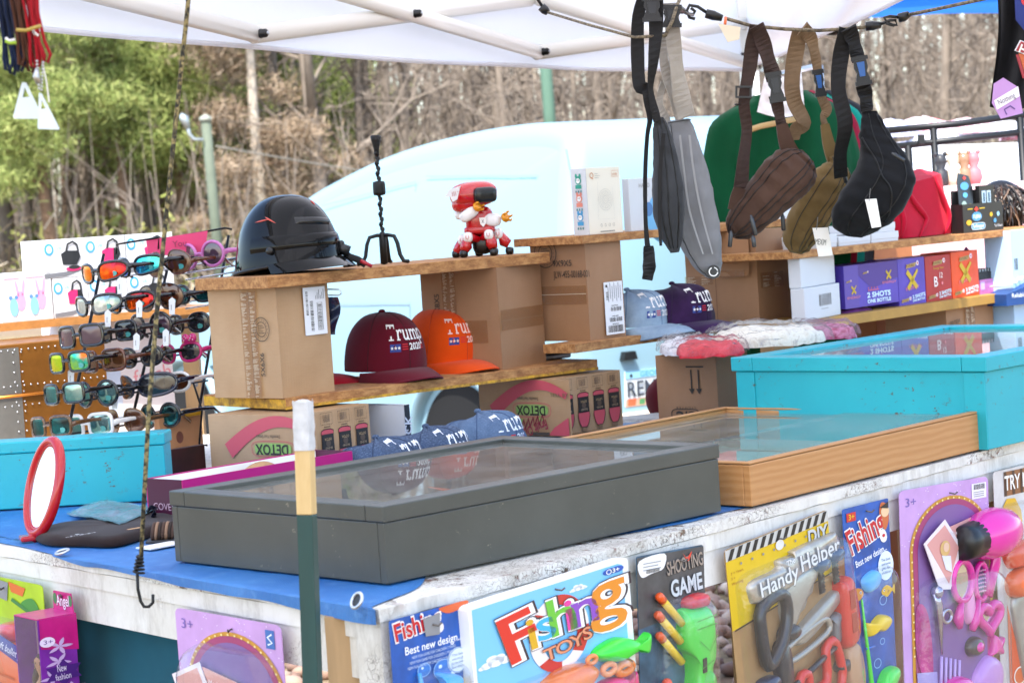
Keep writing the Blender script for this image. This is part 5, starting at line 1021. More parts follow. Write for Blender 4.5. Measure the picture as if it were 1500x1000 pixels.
package('clear bag of white and navy clothes at the left of the clothing pile', [(964, 506), (1040, 506)], 4.98, .030, custom('white_clothes', f_mixed(['#c9c9d0', '#ececf0', '#dcd8dc', '#5a6488'])), 11)
package('clear packet with a white print lying on the upper rear shelf behind the brown bag', [(1095, 305), (1165, 305)], 5.25, .05, custom('silver_clothes', f_mixed(['#8a8c92', '#c9cbd0', '#eeeef0', '#9a9ca4'])), 14)
# ================================================================ lanyards and the dark garment at the picture's top corners
def lanyard(label, mt, x0, tagpts, seed, bottom, side):
    o = thing('lanyard_bundle', label, 'lanyards', (0, 0, 0)); YL_ = 2.55; rn = random.Random(seed)
    for i in range(4):
        m = MB(); a = x0+4.5*i+rn.uniform(-1, 1); b = bottom-rn.uniform(0, 16); w_ = rn.uniform(5, 9); dy = .006*(i % 3)+.01*side
        P = [(a-26*.6, -40), (a-8, 20), (a, 60), (a+3, b-18), (a+3+w_*.3, b-3), (a+3+w_, b), (a+6+w_*1.3, b-12), (a+w_*1.3, 60), (a-6+w_, 20), (a-14+w_, -40)]
        m.tube([at_y(px+3*math.sin(py*.05+i), py, YL_+dy+.002*math.sin(py*.1+i)) for px, py in P], .0019, mt, 7); m.build('cord', o)
    q = at_y(x0, -38, YL_+.006+.01*side); m = MB(); m.tube([q+Vector((-.02, 0, -.01)), q+Vector((.0, 0, .004)), Vector((q.x+.01, q.y+.1, 2.2))], .0025, mt, 6); m.build('hanging_cord', o)
    return o
lanyard('navy lanyard cords tied with a green band at the top left corner', CL('navy_cord', '#17233f', .3), 6, None, 1, 118, 1); lanyard('brown lanyard cords in the bundle between navy and red', CL('brown_cord', '#4a2d22', .3), 25, None, 2, 112, .4); lanyard('red lanyard cords with a beaded chain at the top left corner', CL('red_cord', '#8f1420', .3), 44, None, 3, 108, 0)
m = MB(); m.tube([at_y(x, y, 2.53) for x, y in ((24, 44), (38, 45), (50, 41), (60, 38))], .002, K('b09a4a'), 6); m.tube([at_y(x, y, 2.535) for x, y in ((46, 40), (52, 52), (48, 46), (56, 53))], .0014, K('eeeeee'), 6); tag(m.build('twist_tie'), 'gold and white twist tie round the brown and red lanyards', 'tie')
m = MB(); m.tube([at_y(x, y, 2.545) for x, y in ((8, 60), (14, 63), (24, 63))], .002, K('9ac03a'), 6); m.tube([at_y(x, y, 2.545) for x, y in ((8, 56), (14, 60), (22, 58))], .0016, K('e8e8ee'), 6); tag(m.build('green_band'), 'green and white band round the navy lanyards', 'band')
for lab, P, hole, Y in (('milky triangular plastic tag, left of the two under the lanyards', [(32, 121), (38, 121), (62, 170), (60, 174), (21, 174), (19, 171)], [(36, 128), (43, 142), (33, 143)], 2.57), ('milky triangular plastic tag, right of the two under the lanyards', [(57, 136), (61, 137), (87, 188), (86, 190), (56, 189), (55, 185)], [(61, 146), (67, 159), (60, 160)], 2.55)):
    m = MB(); TGP = M('milky_plastic', '#d3e2ee', .3)
    n1 = len(P); pv = [at_y(x, y, Y) for x, y in P]; hv = [at_y(x, y, Y) for x, y in hole]
    # ring of quads between outline and hole
    hh = [hv[min(range(3), key=lambda k: (hv[k]-q).length)] for q in pv]
    for i in range(n1):
        j = (i+1) % n1; q = [pv[i], pv[j], hh[j], hh[i]]; q = q[:3] if (hh[i]-hh[j]).length < 1e-6 else q; b_ = len(q)
        m.add(q+[x+FW*.0012 for x in q], [tuple(range(b_)), tuple(range(2*b_-1, b_-1, -1))], TGP)
    t_ = m.build('plastic_tag'); tag(t_, lab, 'tag')
m = MB(); 
for i in range(9): m.ell(at_y(54+.4*i, 90+5*i, 2.535), .0016, STEEL, 8, 6); m.ell(at_y(63-.3*i, 92+5*i, 2.537), .0016, STEEL, 8, 6)
m.tube([at_y(x, y, 2.54) for x, y in ((62, 92), (68, 120), (72, 150))], .0009, K('dddddd'), 5); m.tube([at_y(x, y, 2.536) for x, y in ((54, 100), (53, 112), (57, 122))], [.002, .004, .003], STEEL, 8); tag(m.build('bead_chain'), 'beaded metal chain with a small clasp hanging under the red lanyards', 'chain')
o = thing('black_garment', 'black garment with a blue patch and a red lettered badge at the top right corner', 'garment', (0, 0, 0)); YG = 3.6
m = MB(); g_ = lambda u, v: at_y(1462-4*v+90*u+6*math.sin(v*4)*(1-u), -40+195*v-14*u*(1-v)+4*math.sin(u*5), YG-.03*math.sin(math.pi*min(1, u*1.1))-.012*math.sin(u*14+v*3)); m.grid(g_, 30, 30, CL('black_jersey', '#141417', .3)); m.grid(lambda u, v: g_(u, v)+FW*.02, 10, 10, MATS['black_jersey']); m.build('garment_body', o)
f = flat(at_y(1500, 50, YG-.046), RT*YG/FPX, UP*YG/FPX, -FW); m = MB(); m.puff([(-14, 60), (30, 70), (60, 50), (30, -5), (0, 5), (-12, 20)], f, .003, K('26357a', .8)); m.build('blue_patch', o)
m = MB(); m.prism([(-14, -24), (-6, -9), (40, -26), (36, -44)], f, 0, .002, K('d8d8dc')); m.prism([(-12, -24), (-5, -11), (40, -28), (37, -42)], f, .002, .003, K('9c1e26')); m.text(f, 'HA', -9, -26, 12, K('e8dcd4'), 8, -.38, .03); m.build('badge', o); m = MB(); m.prism([(-8, -28), (20, -34), (30, -60), (4, -66)], f, 0, .001, K('c25a1e')); m.prism([(-12, -30), (-8, -30), (2, -64), (-2, -64)], f, 0, .0025, K('9c1e26')); m.build('badge', o); m = MB(); m.circ(f, 4, 48, 9, K('c8202c'), 7); m.build('red_dot', o)
m = MB(); T = flat(at_y(1474, 148, YG-.06), (RT*.9+UP*.42).normalized()*YG/FPX, (UP*.9-RT*.42).normalized()*YG/FPX, -FW); PKT = K('b98ac4', .5)
m.prism([(-18, -20), (14, -26), (24, 10), (10, 32), (-6, 30), (-20, 6)], T, 0, .0006, PKT); m.poly(T, [(-18, -6), (20, -2), (24, 12), (-16, 8)], K('eee8ec'), 3); m.text(T, 'Nothing', -12, -1, 8, K('5a4a60'), 4, 0, w=26); m.stroke(T, [(-8, -18), (-8, -10), (2, -9), (6, -16)], 2, K('5a3a80'), 3); m.build('paper_tag', o)
# ================================================================ left part of the table top
def pinkbox():
    p = PB((272, 768), ZT+.0045, 42, 218, 520, topy=703); o = p.thing('shoe_box', 'open magenta shoe box without its lid behind the grey case', 'box'); d, w, h = p.d, p.w, p.h; MG = M('magenta_card', '#b80a6e', .4); DM = M('plum_card', '#4d0c33', .4); t = .003
    m = MB(); m.box((0, 0, 0), (d, t, h), MG); m.box((0, w-t, 0), (d, w, h), MG); m.box((d-t, t+.0002, 0), (d, w-t-.0002, h), DM); m.box((0, t+.0002, .014), (t, w-t-.0002, h-.0002), DM); m.box((-.0004, t+.0002, 0), (t, w-t-.0002, .0138), MG); m.build('box_wall', o)
    m = MB(); e = .0008
    m.box((t+e, t+e, .002), (d-t-e, w-t-e, .006), WHITE)
    for q in (((t+e, t+e, .0062), (d-t-e, t+2*e, h-.002)), ((t+e, w-t-2*e, .0062), (d-t-e, w-t-e, h-.002))): m.box(*q, WHITE)
    m.build('white_lining', o)
    m = MB(); m.text(p.left, 'COVERG', w*.18, h*.30, .0125, K('d8b8cc'), 2, w=w*.72, bold=-.005); m.build('printing', o)
    m = MB(); m.grid(lambda u, v: Vector((d*(.35+.4*u), w*(.2+.6*v), .008+(h*.93)*math.sin(math.pi*u)**.6*math.sin(math.pi*v)**.5)), 20, 12, M('tan_ball', '#a5805a', .8, na=.2, ns=30)); q = m.build('tan_pouch'); q.location = p.N; q.rotation_euler = (0, 0, p.rz); tag(q, 'rounded tan pouch inside the open magenta box', 'pouch')
pinkbox()
def mirror():
    Y = 3.80; o = thing('table_mirror', 'oval red framed table mirror tilted on a red foot at the left', 'mirror', at_z(62, 792, ZT+.0045)); b0 = o.location.copy()
    c = at_y(64, 713, Y)-b0; mj = (RT*.20+UP*.97).normalized(); mn = (RT*.63-FW*.77); mn = (mn-mj*mn.dot(mj)).normalized(); n = mj.cross(mn).normalized(); RDP = M('red_plastic', '#b3121f', .22, coat=.4)
    a, b = .0800, .050
    E = lambda t, k=1., off=0.: c+mj*(a*k*math.sin(t))+mn*(b*k*math.cos(t))+n*off
    m = MB(); m.tube([E(2*math.pi*i/60) for i in range(60)], .0088, RDP, 10, True, flat_=(1, .8)); m.tube([E(2*math.pi*i/60, .9, .0) for i in range(60)], .004, RDP, 8, True); m.build('oval_frame', o)
    m = MB(); P = [E(2*math.pi*i/48, .93) for i in range(48)]; m.add([p-n*.0015 for p in P]+[p+n*.0015 for p in P], [tuple(range(47, -1, -1)), tuple(range(48, 96))], M('mirror_glass', '#d8dde0', .02, 1)); m.build('mirror_glass', o)
    m = MB(); q = E(-math.pi/2); m.tube([q, q+Vector((-.002, 0, -.012)), Vector((q.x-.004, q.y, .006))], [.010, .009, .011], RDP, 10); m.build('stem', o)
    m = MB(); m.T = Matrix.Translation((q.x-.004, q.y, 0)) @ Matrix.Rotation(.35, 4, 'Z'); m.box((-.02, -.012, 0), (.026, .02, .009), RDP, .003); m.box((.024, -.006, 0), (.06, .006, .007), RDP, .002); m.build('foot', o)
mirror()
def pouch():
    o = thing('fabric_pouch', 'dark brown flat fabric pouch with a small logo lying on the tarp', 'pouch', (0, 0, 0)); BK_ = CL('dark_brown_fleece', '#2e2220', .2); Z = ZT+.0045
    P = [(53, 788), (90, 776), (150, 770), (205, 757), (262, 765), (252, 782), (215, 788), (170, 800), (120, 800), (70, 798)]
    W = [at_z(x, y, Z) for x, y in P]; c = sum(W, Vector())/len(W); n = len(W); R = []
    for i in range(n):
        for k in range(5):
            t = k/5; A, B, C_, D = W[i-1], W[i], W[(i+1) % n], W[(i+2) % n]; R.append(.5*((2*B)+(C_-A)*t+(2*A-5*B+4*C_-D)*t*t+(3*B-A-3*C_+D)*t**3))
    m = MB(); N = len(R); vs = []; fs = []; prof = [(1, 0), (1.02, .004), (.99, .010), (.95, .014), (.85, .0165), (.6, .0185), (.3, .019), (.02, .019)]
    for k, (s, z) in enumerate(prof):
        for p in R: q = c+(p-c)*s; vs.append(Vector((q.x, q.y, Z+z+.002*noise.noise(q*14)*(1 if z else 0)+(.002*noise.noise(q*30) if z > .01 else 0))))
    for k in range(len(prof)-1):
        for i in range(N): fs.append((k*N+i, k*N+(i+1) % N, (k+1)*N+(i+1) % N, (k+1)*N+i))
    m.add(vs, fs, BK_, True); m.build('pouch_body', o)
    m = MB(); f = flat(at_z(118, 783, Z+.0215), Vector((.75, .66, 0)), Vector((-.66, .75, 0)), Vector((0, 0, 1)))
    rn = random.Random(4)
    for i in range(14): m.rect(f, -.03+.0042*i, -.004+rn.uniform(-.003, .003), .0026, rn.uniform(.002, .008), K('b9b4b4'), 1)
    m.circ(f, 0, .010, .004, K('b9b4b4'), 1); m.build('white_logo', o)
    m = MB(); f = flat(at_z(196, 774, Z+.0225), Vector((.75, .66, 0)), Vector((-.66, .75, 0)), Vector((0, 0, 1))); m.poly(f, [(-.012, -.004), (.012, -.005), (.016, 0), (.012, .005), (-.012, .004)], K('cf9a5a'), 1); m.build('tan_label', o)
pouch()
for i, (dx, dz, c_) in enumerate(((0, 0, '#5a6470'), (6, .007, '#3c4450'), (-3, .013, '#7d8896'), (10, .019, '#4a6a70'))):
    m = MB(); Z = ZT+.006+dz; A, B, C_, D = [at_z(x+dx, y, Z) for x, y in ((100, 752), (165, 768), (222, 745), (150, 735))]
    fn = lambda u, v, o=0: A.lerp(B, u).lerp(D.lerp(C_, u), v)+Vector((0, 0, o+.006*noise.noise(Vector((u*3+i*7, v*3, i)))+.003*abs(noise.noise(Vector((u*9, v*9, i))))))
    m.grid(lambda u, v: fn(u, v), 24, 24, M('sleeve_paper_%d' % i, c_, .35, na=.5, ns=14)); m.grid(lambda u, v: fn(u, v, .003), 40, 40, POLY)
    tag(m.build('plastic_sleeve'), ('clear plastic sleeve, bottom of the stack before the turquoise chest', 'dark plastic sleeve, second from the bottom of the stack', 'pale grey plastic sleeve, third in the stack', 'teal tinted plastic sleeve, topmost of the stack before the turquoise chest')[i], 'plastic sleeve', 'plastic sleeves stacked on the tarp')
o = thing('yarn_spool', 'brown and tan cord wound in a coil beside the grey case corner', 'cord coil', at_z(246, 792, ZT+.0045)); m = MB()
for i in range(7): m.tube([Vector((-.022+.0055*i+.002*math.sin(a), .012*math.cos(a), .017+.013*math.sin(a))) for a in [2*math.pi*k/20 for k in range(20)]], .0032, M('coil_cord_%d' % (i % 3), ('#4a352b', '#8d6f58', '#2e211c')[i % 3], .8), 6, True)
m.build('cord_coil', o); m = MB(); m.box((-.034, -.018, 0), (.03, .02, .004), M('coil_card', '#33353a', .6), .001); m.build('coil_card', o)
m = MB(); P = [at_z(222, 766, ZT+.006), at_z(226, 752, ZT+.03), at_z(228, 744, ZT+.035), at_z(222, 742, ZT+.04), at_z(216, 748, ZT+.03)]; m.tube(P, [.005, .004, .004, .0035, .003], M('dark_plastic', '#23253a', .3), 8); tag(m.build('hook_clip'), 'small dark plastic hook standing by the magenta box', 'hook')
m = MB(); c = at_z(232, 800, ZT+.00455); m.T = Matrix.Translation(c) @ Matrix.Rotation(R_(45), 4, 'Z'); m.box((-.03, -.02, 0), (.05, .02, .002), WHITE); tag(m.build('paper_slip'), 'white paper slip under the cord coil at the grey case corner', 'paper')
# ================================================================ goods behind the left end
def zplank():
    a = at_y(-40, 478, 5.25); b = at_y(330, 442, 5.65); o = thing('shelf_board', 'orange brown wooden shelf under the white headset boxes at the left', 'shelf', (0, 0, 0)); v = (b-a); v.z = 0; L = v.length; e = v.normalized(); n = Vector((-e.y, e.x, 0))
    m = MB(); m.T = Matrix((e, n, Vector((0, 0, 1)))).transposed().to_4x4(); m.T.translation = Vector((a.x, a.y, a.z-.0)); m.box((0, 0, -.018), (L, .22, 0), M('stained_wood', '#a8743c', .5, na=.2, ns=12, sc=(1, 6, 6))); m.build('board', o)
    for k in (.06, .94):
        m = MB(); q = a.lerp(b, k)+n*.12; m.box((q.x-.02, q.y-.02, 0), (q.x+.02, q.y+.02, a.z-.0185), rawwood); m.build('shelf_post', o)
    return a, e, n
za, ze, zn = zplank()
def vr(n0, n1, y0, zb, label, kind, h, w=.12, off=.02):
    P = za+zn*off; s = ext(P, ze, n0); N = P+ze*s; N.z = zb; L = ext(N, ze, n1); yaw = math.degrees(math.atan2(ze.x, ze.y)); o = thing('white_carton', label, 'box', N, R_(90-yaw)); F = flat((0, 0, 0), (1, 0, 0), (0, 0, 1), Vector((0, -1, 0)))
    m = MB(); m.box((0, 0, 0), (L, w, h), CARDW, .001); m.build('carton_body', o); m = MB()
    if kind == 'bunny':
        for x in (.28, .68):
            m.circ(F, L*(x+.1), h*.42, L*.09, K('e39ac4'), 2, ry=h*.2); [m.circ(F, L*(x+.1+.06*s_), h*.68, L*.025, K('e39ac4'), 2, ry=h*.18, rot=-.15*s_) for s_ in (-1, 1)]; m.circ(F, L*(x-.04), h*.3, L*.085, K('7fb4e0'), 3, ry=h*.19); [m.circ(F, L*(x-.04+.055*s_), h*.5, L*.035, K('5a86c0'), 3) for s_ in (-1, 1)]
        m.rect(F, L*.08, h*.88, L*.3, .002, K('d88aa8'), 2); m.rect(F, L*.5, h*.88, L*.36, .002, K('d88aa8'), 2)
    else:
        m.circ(F, L*.14, h*.75, .012, K('3f9cd4'), 2, ry=.014); m.circ(F, L*.14, h*.75, .007, K('d6ecf8'), 3, ry=.009); m.text(F, 'VR', L*.3, h*.72, .009, K('8ac0e0'), 2)
        m.poly(F, [(0, h*.12), (L*.55, h*.16), (L, h*.34), (L, h*.22), (L*.5, h*.04), (0, h*.02)], K('6f7278'), 2)
        for x, z, s_, c_ in ((.62, .5, 1., {'k': '24262a', 'p': 'd6286a'}[kind]),):
            q = [(L*(x-.19*s_), h*(z-.16)), (L*(x-.22*s_), h*(z+.12)), (L*(x-.1), h*(z+.2)), (L*(x+.18), h*(z+.18)), (L*(x+.22), h*(z+.02)), (L*(x+.12), h*(z-.18))]; m.poly(F, q, K(c_), 3); m.poly(F, [(L*(x+.06), h*(z+.19)), (L*(x+.18), h*(z+.18)), (L*(x+.22), h*(z+.02)), (L*(x+.12), h*(z-.18)), (L*(x+.04), h*(z-.17))], K('1e2024'), 4)
            m.stroke(F, [(L*(x-.1), h*(z+.18)), (L*(x-.06), h*(z+.36)), (L*(x+.06), h*(z+.42)), (L*(x+.15), h*(z+.34)), (L*(x+.17), h*(z+.16))], .005, K('2a2c30'), 5)
        if kind == 'k': m.circ(F, L*.66, h*.22, L*.17, K('d6286a'), 4, ry=h*.06); m.circ(F, L*.68, h*.26, L*.13, K('2a2a2e'), 5, ry=h*.05)
    m.build('printing', o)
zs = za.z+.0005; s_ = 5.4/FPX
vr(4, 79, 0, zs, 'white carton with pink rabbits and blue bears at the far left', 'bunny', .115, .1); vr(81, 132, 0, zs, 'white headset carton in the lower row behind the sunglasses, nearest the rabbit carton', 'p', .094); vr(133, 189, 0, zs, 'white headset carton in the middle of the lower row behind the sunglasses', 'p', .094); vr(190, 258, 0, zs, 'white headset carton at the right of the lower row behind the sunglasses', 'k', .094)
vr(70, 130, 0, zs+.095, 'white headset carton with a black headset, left of the upper row', 'k', .092); vr(131, 188, 0, zs+.095, 'white headset carton with a small pink headset, middle of the upper row', 'p', .092); vr(189, 256, 0, zs+.095, 'white headset carton with a large pink headset, right of the upper row', 'p', .092)
# riveted trunk
def trunk():
    a = at_z(-30, 692, ZT+.0045); o = thing('riveted_trunk', 'brass coloured riveted trunk behind the sunglasses at the far left', 'trunk', a, R_(38)); L, H, W = .33, .275, .25; BRS_ = M('brass_sheet', '#8a5a24', .38, .55, na=.25, ns=10, bp=.1, bs=20); GRY = M('zinc_sheet', '#7d7a74', .4, .6, na=.2, ns=10)
    m = MB(); m.box((0, 0, 0), (L, W, H), BRS_, .003); m.build('trunk_body', o); F = flat((0, 0, 0), (1, 0, 0), (0, 0, 1), Vector((0, -1, 0)))
    m = MB(); m.box((-.002, -.002, -.0005), (.115, -.0002, H*.97), GRY); m.build('zinc_panel', o)
    m = MB(); m.tube([(-.002, -.003, H*.58), (L+.002, -.003, H*.58)], .0035, M('copper_trim', '#b5702c', .3, .8), 8); m.build('trim_rod', o)
    m = MB()
    for z in (.05, .5, .66, .95):
        for i in range(20): m.ell((L*(.02+.05*i), -.002, H*z), .0022, STEEL, 8, 4)
    for z in range(12): m.ell((.12, -.002, H*(.05+.08*z)), .0022, STEEL, 8, 4); m.ell((.10, -.003, H*(.05+.08*z)), .0022, STEEL, 8, 4)
    m.build('rivet_rows', o)
    m = MB(); m.tube([(.20+.018*math.cos(t), -.007, H*.3+.018*math.sin(t)) for t in [2*math.pi*k/24 for k in range(24)]], .003, M('copper_trim', '#b5702c'), 8, True); m.build('ring_handle', o)
trunk()
def cart(name, n, lx, rx, topy, Y, label, base, prints, yaw=42, zb=None, cat='box', ground=False):
    N = at_y(n[0], n[1], Y) if ground else at_z(n[0], n[1], ZT+.0045); N.z = 0 if ground else N.z; p = PB(None, 0, yaw, lx, rx, topy=topy, N=N); o = p.thing(name, label, cat); m = MB(); m.box((0, 0, 0), (p.d, p.w, p.h), base, .001); m.build('carton_body', o); m = MB(); prints(m, p)
    if m.f: m.build('printing', o)
BLU = M('royal_blue_print', '#1b2480', .3, na=.25, ns=10)
def pr(m, p):
    R, d, h = p.right, p.d, p.h; m.circ(R, d*.62, h*.5, h*.34, K('3a2a50'), 2); m.circ(R, d*.62, h*.5, h*.26, K('c9b89a'), 3); m.circ(R, d*.62, h*.5, h*.15, K('e0a020'), 4); m.text(R, 'SUN', d*.55, h*.04, h*.12, K('e8e2d8'), 2); m.star(R, d*.9, h*.4, h*.2, K('e08a3a'), 2, .5, 8)
cart('blue_carton', (2, 668), None, 62, 612, 4.93, 'royal blue carton with a golden round emblem behind the mirror', BLU, pr); cart('blue_carton', (64, 662), None, 112, 607, 5.0, 'royal blue carton half hidden behind the lowest sunglasses', BLU, lambda m, p: m.star(p.right, p.d*.3, p.h*.4, p.h*.2, K('e0803a'), 2, .5, 8))
o = thing('blue_packet', 'glossy blue wedge shaped packet on top of the royal blue cartons', 'packet', at_y(14, 610, 5.36), R_(45)); m = MB(); m.prism([(0, 0), (.13, 0), (.13, .012), (.10, .05), (.06, .058), (.012, .022), (0, .012)], flat((0, 0, 0), (1, 0, 0), (0, 0, 1), Vector((0, -1, 0))), -.09, 0, BLU); f = flat((0, -.0004, 0), (1, 0, 0), (0, 0, 1), Vector((0, -1, 0)))
for i in range(7): m.stroke(f, [(.06+.008*i, .018), (.066+.008*i, .03+.003*(i % 3))], .003, K('8a86c8'), 1)
m.build('packet_body', o)
cart('peach_carton', (238, 684), 230, 300, 612, 4.72, 'peach coloured carton with faint print behind the lowest sunglasses', M('peach_card', '#c08a5e', .6, na=.15, ns=10), lambda m, p: (m.circ(p.right, p.d*.45, p.h*.55, .010, K('7d4a38'), 1, ry=.013), m.text(p.right, 'Organic', p.d*.35, p.h*.3, .008, K('9a6a4a'), 1)))
cart('maroon_carton', (244, 706), 238, 303, 660, 4.55, 'dark maroon scuffed carton between the turquoise chest and juice carton', M('maroon_card', '#2c0d0d', .4, na=.6, ns=20), lambda m, p: None)
m = MB(); m.T = Matrix.Translation(at_y(250, 613, 4.86)) @ Matrix.Rotation(R_(45), 4, 'Z'); m.box((-.02, -.01, 0), (.08, .04, .014), M('yellow_print', '#d0981c', .4, na=.2), .002); tag(m.build('yellow_box'), 'flat yellow box behind the white framed sunglasses', 'box')
cart('pale_poster_box', (128, 602), None, 300, 470, 5.5, 'large pale carton with faint pink lettering behind the sunglasses rack', M('pale_card', '#d8cfd0', .5, na=.06, ns=5), lambda m, p: (m.text(p.right, 'fresh', p.d*.55, p.h*.86, .04, K('d88a90'), 1, .1), m.rect(p.right, p.d*.1, p.h*.8, p.d*.3, p.h*.14, K('b9c4d8'), 1)), yaw=50, ground=True)
m = MB(); P = [at_y(x, y, 5.05) for x, y in ((214, 352), (304, 338), (300, 374), (217, 374))]; m.add(P+[p+FW*.002 for p in P], [(0, 1, 2, 3), (7, 6, 5, 4)], K('d6386e')); f = flat(at_y(240, 362, 5.045), RT, UP, -FW); m.text(f, 'You', .02, .0, .014, K('7a1a3c'), 1, .1); tag(m.build('pink_header_card'), 'bright pink header card on top of the sunglasses rack', 'card')
# ================================================================ sunglasses on their rack
def iri(key, stops, rough=.08):
    def fn(m, nt, b):
        g = nt.nodes.new('ShaderNodeSeparateXYZ'); nt.links.new(coord(nt, (14, 14, 26)), g.inputs[0]); a = nt.nodes.new('ShaderNodeMath'); a.operation = 'ADD'; nt.links.new(g.outputs[0], a.inputs[0]); nt.links.new(g.outputs[2], a.inputs[1])
        n = nz(nt, coord(nt), 18, 3); a2 = nt.nodes.new('ShaderNodeMath'); a2.operation = 'MULTIPLY_ADD'; nt.links.new(a.outputs[0], a2.inputs[0]); a2.inputs[1].default_value = .35; nt.links.new(n, a2.inputs[2])
        nt.links.new(ramp(nt, a2.outputs[0], stops), b.inputs['Base Color']); b.inputs['Metallic'].default_value = .75; b.inputs['Roughness'].default_value = rough
    return custom(key, fn)
L_OR = iri('mirror_orange', [(.1, '#d8c020'), (.4, '#e87a10'), (.6, '#d83a10'), (.85, '#a02030')]); L_BL = iri('mirror_blue', [(.15, '#7a3ac0'), (.4, '#2a6ae0'), (.6, '#20b8d8'), (.9, '#60d8b0')]); L_YG = iri('mirror_yellow', [(.1, '#e0c818'), (.45, '#9ad030'), (.7, '#20b0a0'), (.9, '#d86020')]); L_SV = iri('mirror_silver', [(.2, '#8fa8b0'), (.5, '#d0dadc'), (.8, '#6a8088')])
L_SM = M('lens_smoke', '#2a2a30', .06, .3, coat=.8); L_BR = M('lens_brown', '#54301e', .07, .3, coat=.8); L_TL = iri('lens_teal', [(.2, '#12343a'), (.5, '#1f6a70'), (.8, '#2a3438')]); L_PR = M('lens_plum', '#4d3a48', .08, .3, coat=.8); L_CL = iri('lens_pale_teal', [(.2, '#1f5560'), (.5, '#4f8a8c'), (.8, '#9ab4b0')])
F_BK = M('frame_black', '#0e0e10', .15, coat=.5); F_WH = M('frame_white', '#e4e0da', .2, coat=.4); F_BR = M('frame_brown', '#5e3018', .2, coat=.5, na=.5, ns=60); F_PK = M('frame_pink', '#c01a6a', .25, coat=.4); F_TO = M('frame_tortoise', '#5a3a1c', .2, coat=.5, na=.8, ns=50); F_LP = M('frame_lilac', '#c06aa8', .25, coat=.4); F_GD = M('frame_bronze', '#8a6a48', .2, .8)
SHP = {'sport': (.031, .019, .75, .10), 'square': (.026, .020, .5, 0), 'round': (.025, .0245, 1, 0), 'oval': (.027, .020, .85, .04), 'aviator': (.028, .025, .85, -.06), 'wrap': (.036, .022, .8, .05)}
def glasses(px, py, Y, label, shape, fm, lm, yaw=-38, roll=.06, sc=1., bow=False, tip=None):
    sc *= 1.0
    P = at_y(px, py, Y); o = thing('sunglasses', label, 'sunglasses', P, 0, 'sunglasses on the wire rack', rot=(0, -roll, R_(yaw))); a, b, e, sl = SHP[shape]; a *= sc; b *= sc; cx = a+.009*sc; sg = lambda x: math.copysign(abs(x)**e, x); wr = 5.5 if shape in ('sport', 'wrap') else 2.6
    def pt(s, t, k=1., off=0.):
        x = cx+a*k*sg(math.cos(t)); z = b*k*sg(math.sin(t))*(1-.18*math.cos(t)*(1 if shape in ('sport', 'aviator') else 0))+sl*(x-cx)*1.0; return Vector((s*x, wr*x*x-off, z))
    m = MB()
    for s in (-1, 1): m.tube([pt(s, 2*math.pi*i/36) for i in range(36)], .0034*sc if shape not in ('aviator',) else .0017, fm, 8, True)
    m.tube([Vector((x*sc, wr*x*x-.001, .004*sc-.16*abs(x))) for x in (-.011, -.006, 0, .006, .011)], .0030*sc, fm, 8); m.build('frame_front', o)
    for s in (-1, 1):
        m = MB(); n = 32; c = pt(s, 0, 0, .001); R = [pt(s, 2*math.pi*i/n, .95) for i in range(n)]; M_ = [pt(s, 2*math.pi*i/n, .5, .0015) for i in range(n)]
        m.add(R+M_+[c], [(i, (i+1) % n, n+(i+1) % n, n+i) for i in range(n)]+[(n+i, n+(i+1) % n, 2*n) for i in range(n)], lm, True); l = m.build('lens', o)
        if s == 1 and (int(px*7+py) % 3): m2 = MB(); f = flat(pt(1, -1.2, .45, .002), (1, .02, 0), (0, 0, 1), Vector((0, -1, 0))); m2.circ(f, .0, .0, .009*sc, K('4a9a94', .3), 1, ry=.0055*sc, n=12); m2.build('lens_sticker', l)
        q = pt(s, 0, 1.02); m = MB(); m.tube([q, q+Vector((s*.003, .012, .003)), q+Vector((s*.002, .06, .004)), q+Vector((s*-.004, .105, .002)), q+Vector((s*-.008, .135, -.018))], [.0042*sc, .004*sc, .003, .0026, .003], fm, 8, flat_=(1.3, .5)); m.build('temple', o)
    if bow:
        m = MB()
        for s in (-1, 1): m.ell((cx+.004+s*.011, .001, b+.010), (.011, .005, .0095), F_PK, 12, 8, .8)
        m.ell((cx+.004, -.001, b+.009), .005, F_PK, 10, 6)
        for i in range(8): m.ell((cx+.004+(.005+.0035*(i % 4))*(1 if i < 4 else -1), -.0045, b+.006+.004*(i % 3)), .0012, WHITE, 6, 4)
        m.build('bow', o)
G = glasses; y1 = 5.0
G(140, 399, 4.86, 'black sport sunglasses with orange mirror lenses at the left of the top row', 'sport', F_BK, L_OR); G(193, 390, 4.92, 'black sport sunglasses with blue and violet mirror lenses in the top row', 'sport', F_BK, L_BL); G(242, 386, 4.97, 'brown tortoise sunglasses, third in the top row', 'aviator', F_BR, L_BR, sc=1.05); G(292, 374, 5.02, 'round sunglasses with lilac frame at the right of the top row', 'round', F_LP, L_PR, sc=1.1)
G(131, 447, 4.83, 'black sport sunglasses with silver lenses at the left of the second row', 'sport', F_BK, L_SV); G(180, 443, 4.89, 'black sport sunglasses with orange mirror lenses, second in the second row', 'sport', F_BK, L_OR); G(229, 436, 4.94, 'large brown lens aviators, third in the second row', 'aviator', F_BK, L_BR, sc=1.1); G(281, 430, 4.99, 'black sunglasses with teal lenses at the right of the second row', 'oval', F_BK, L_TL)
G(113, 493, 4.80, 'black square sunglasses with plum lenses at the left of the third row', 'square', F_BK, L_PR, sc=1.1); G(166, 486, 4.86, 'black square sunglasses with smoke lenses, second in the third row', 'square', F_BK, L_SM); G(216, 478, 4.91, 'black round sunglasses with plum lenses, third in the third row', 'round', F_BK, L_PR, sc=1.08); G(272, 474, 4.96, 'black sunglasses with smoke lenses at the right of the third row', 'oval', F_BK, L_SM)
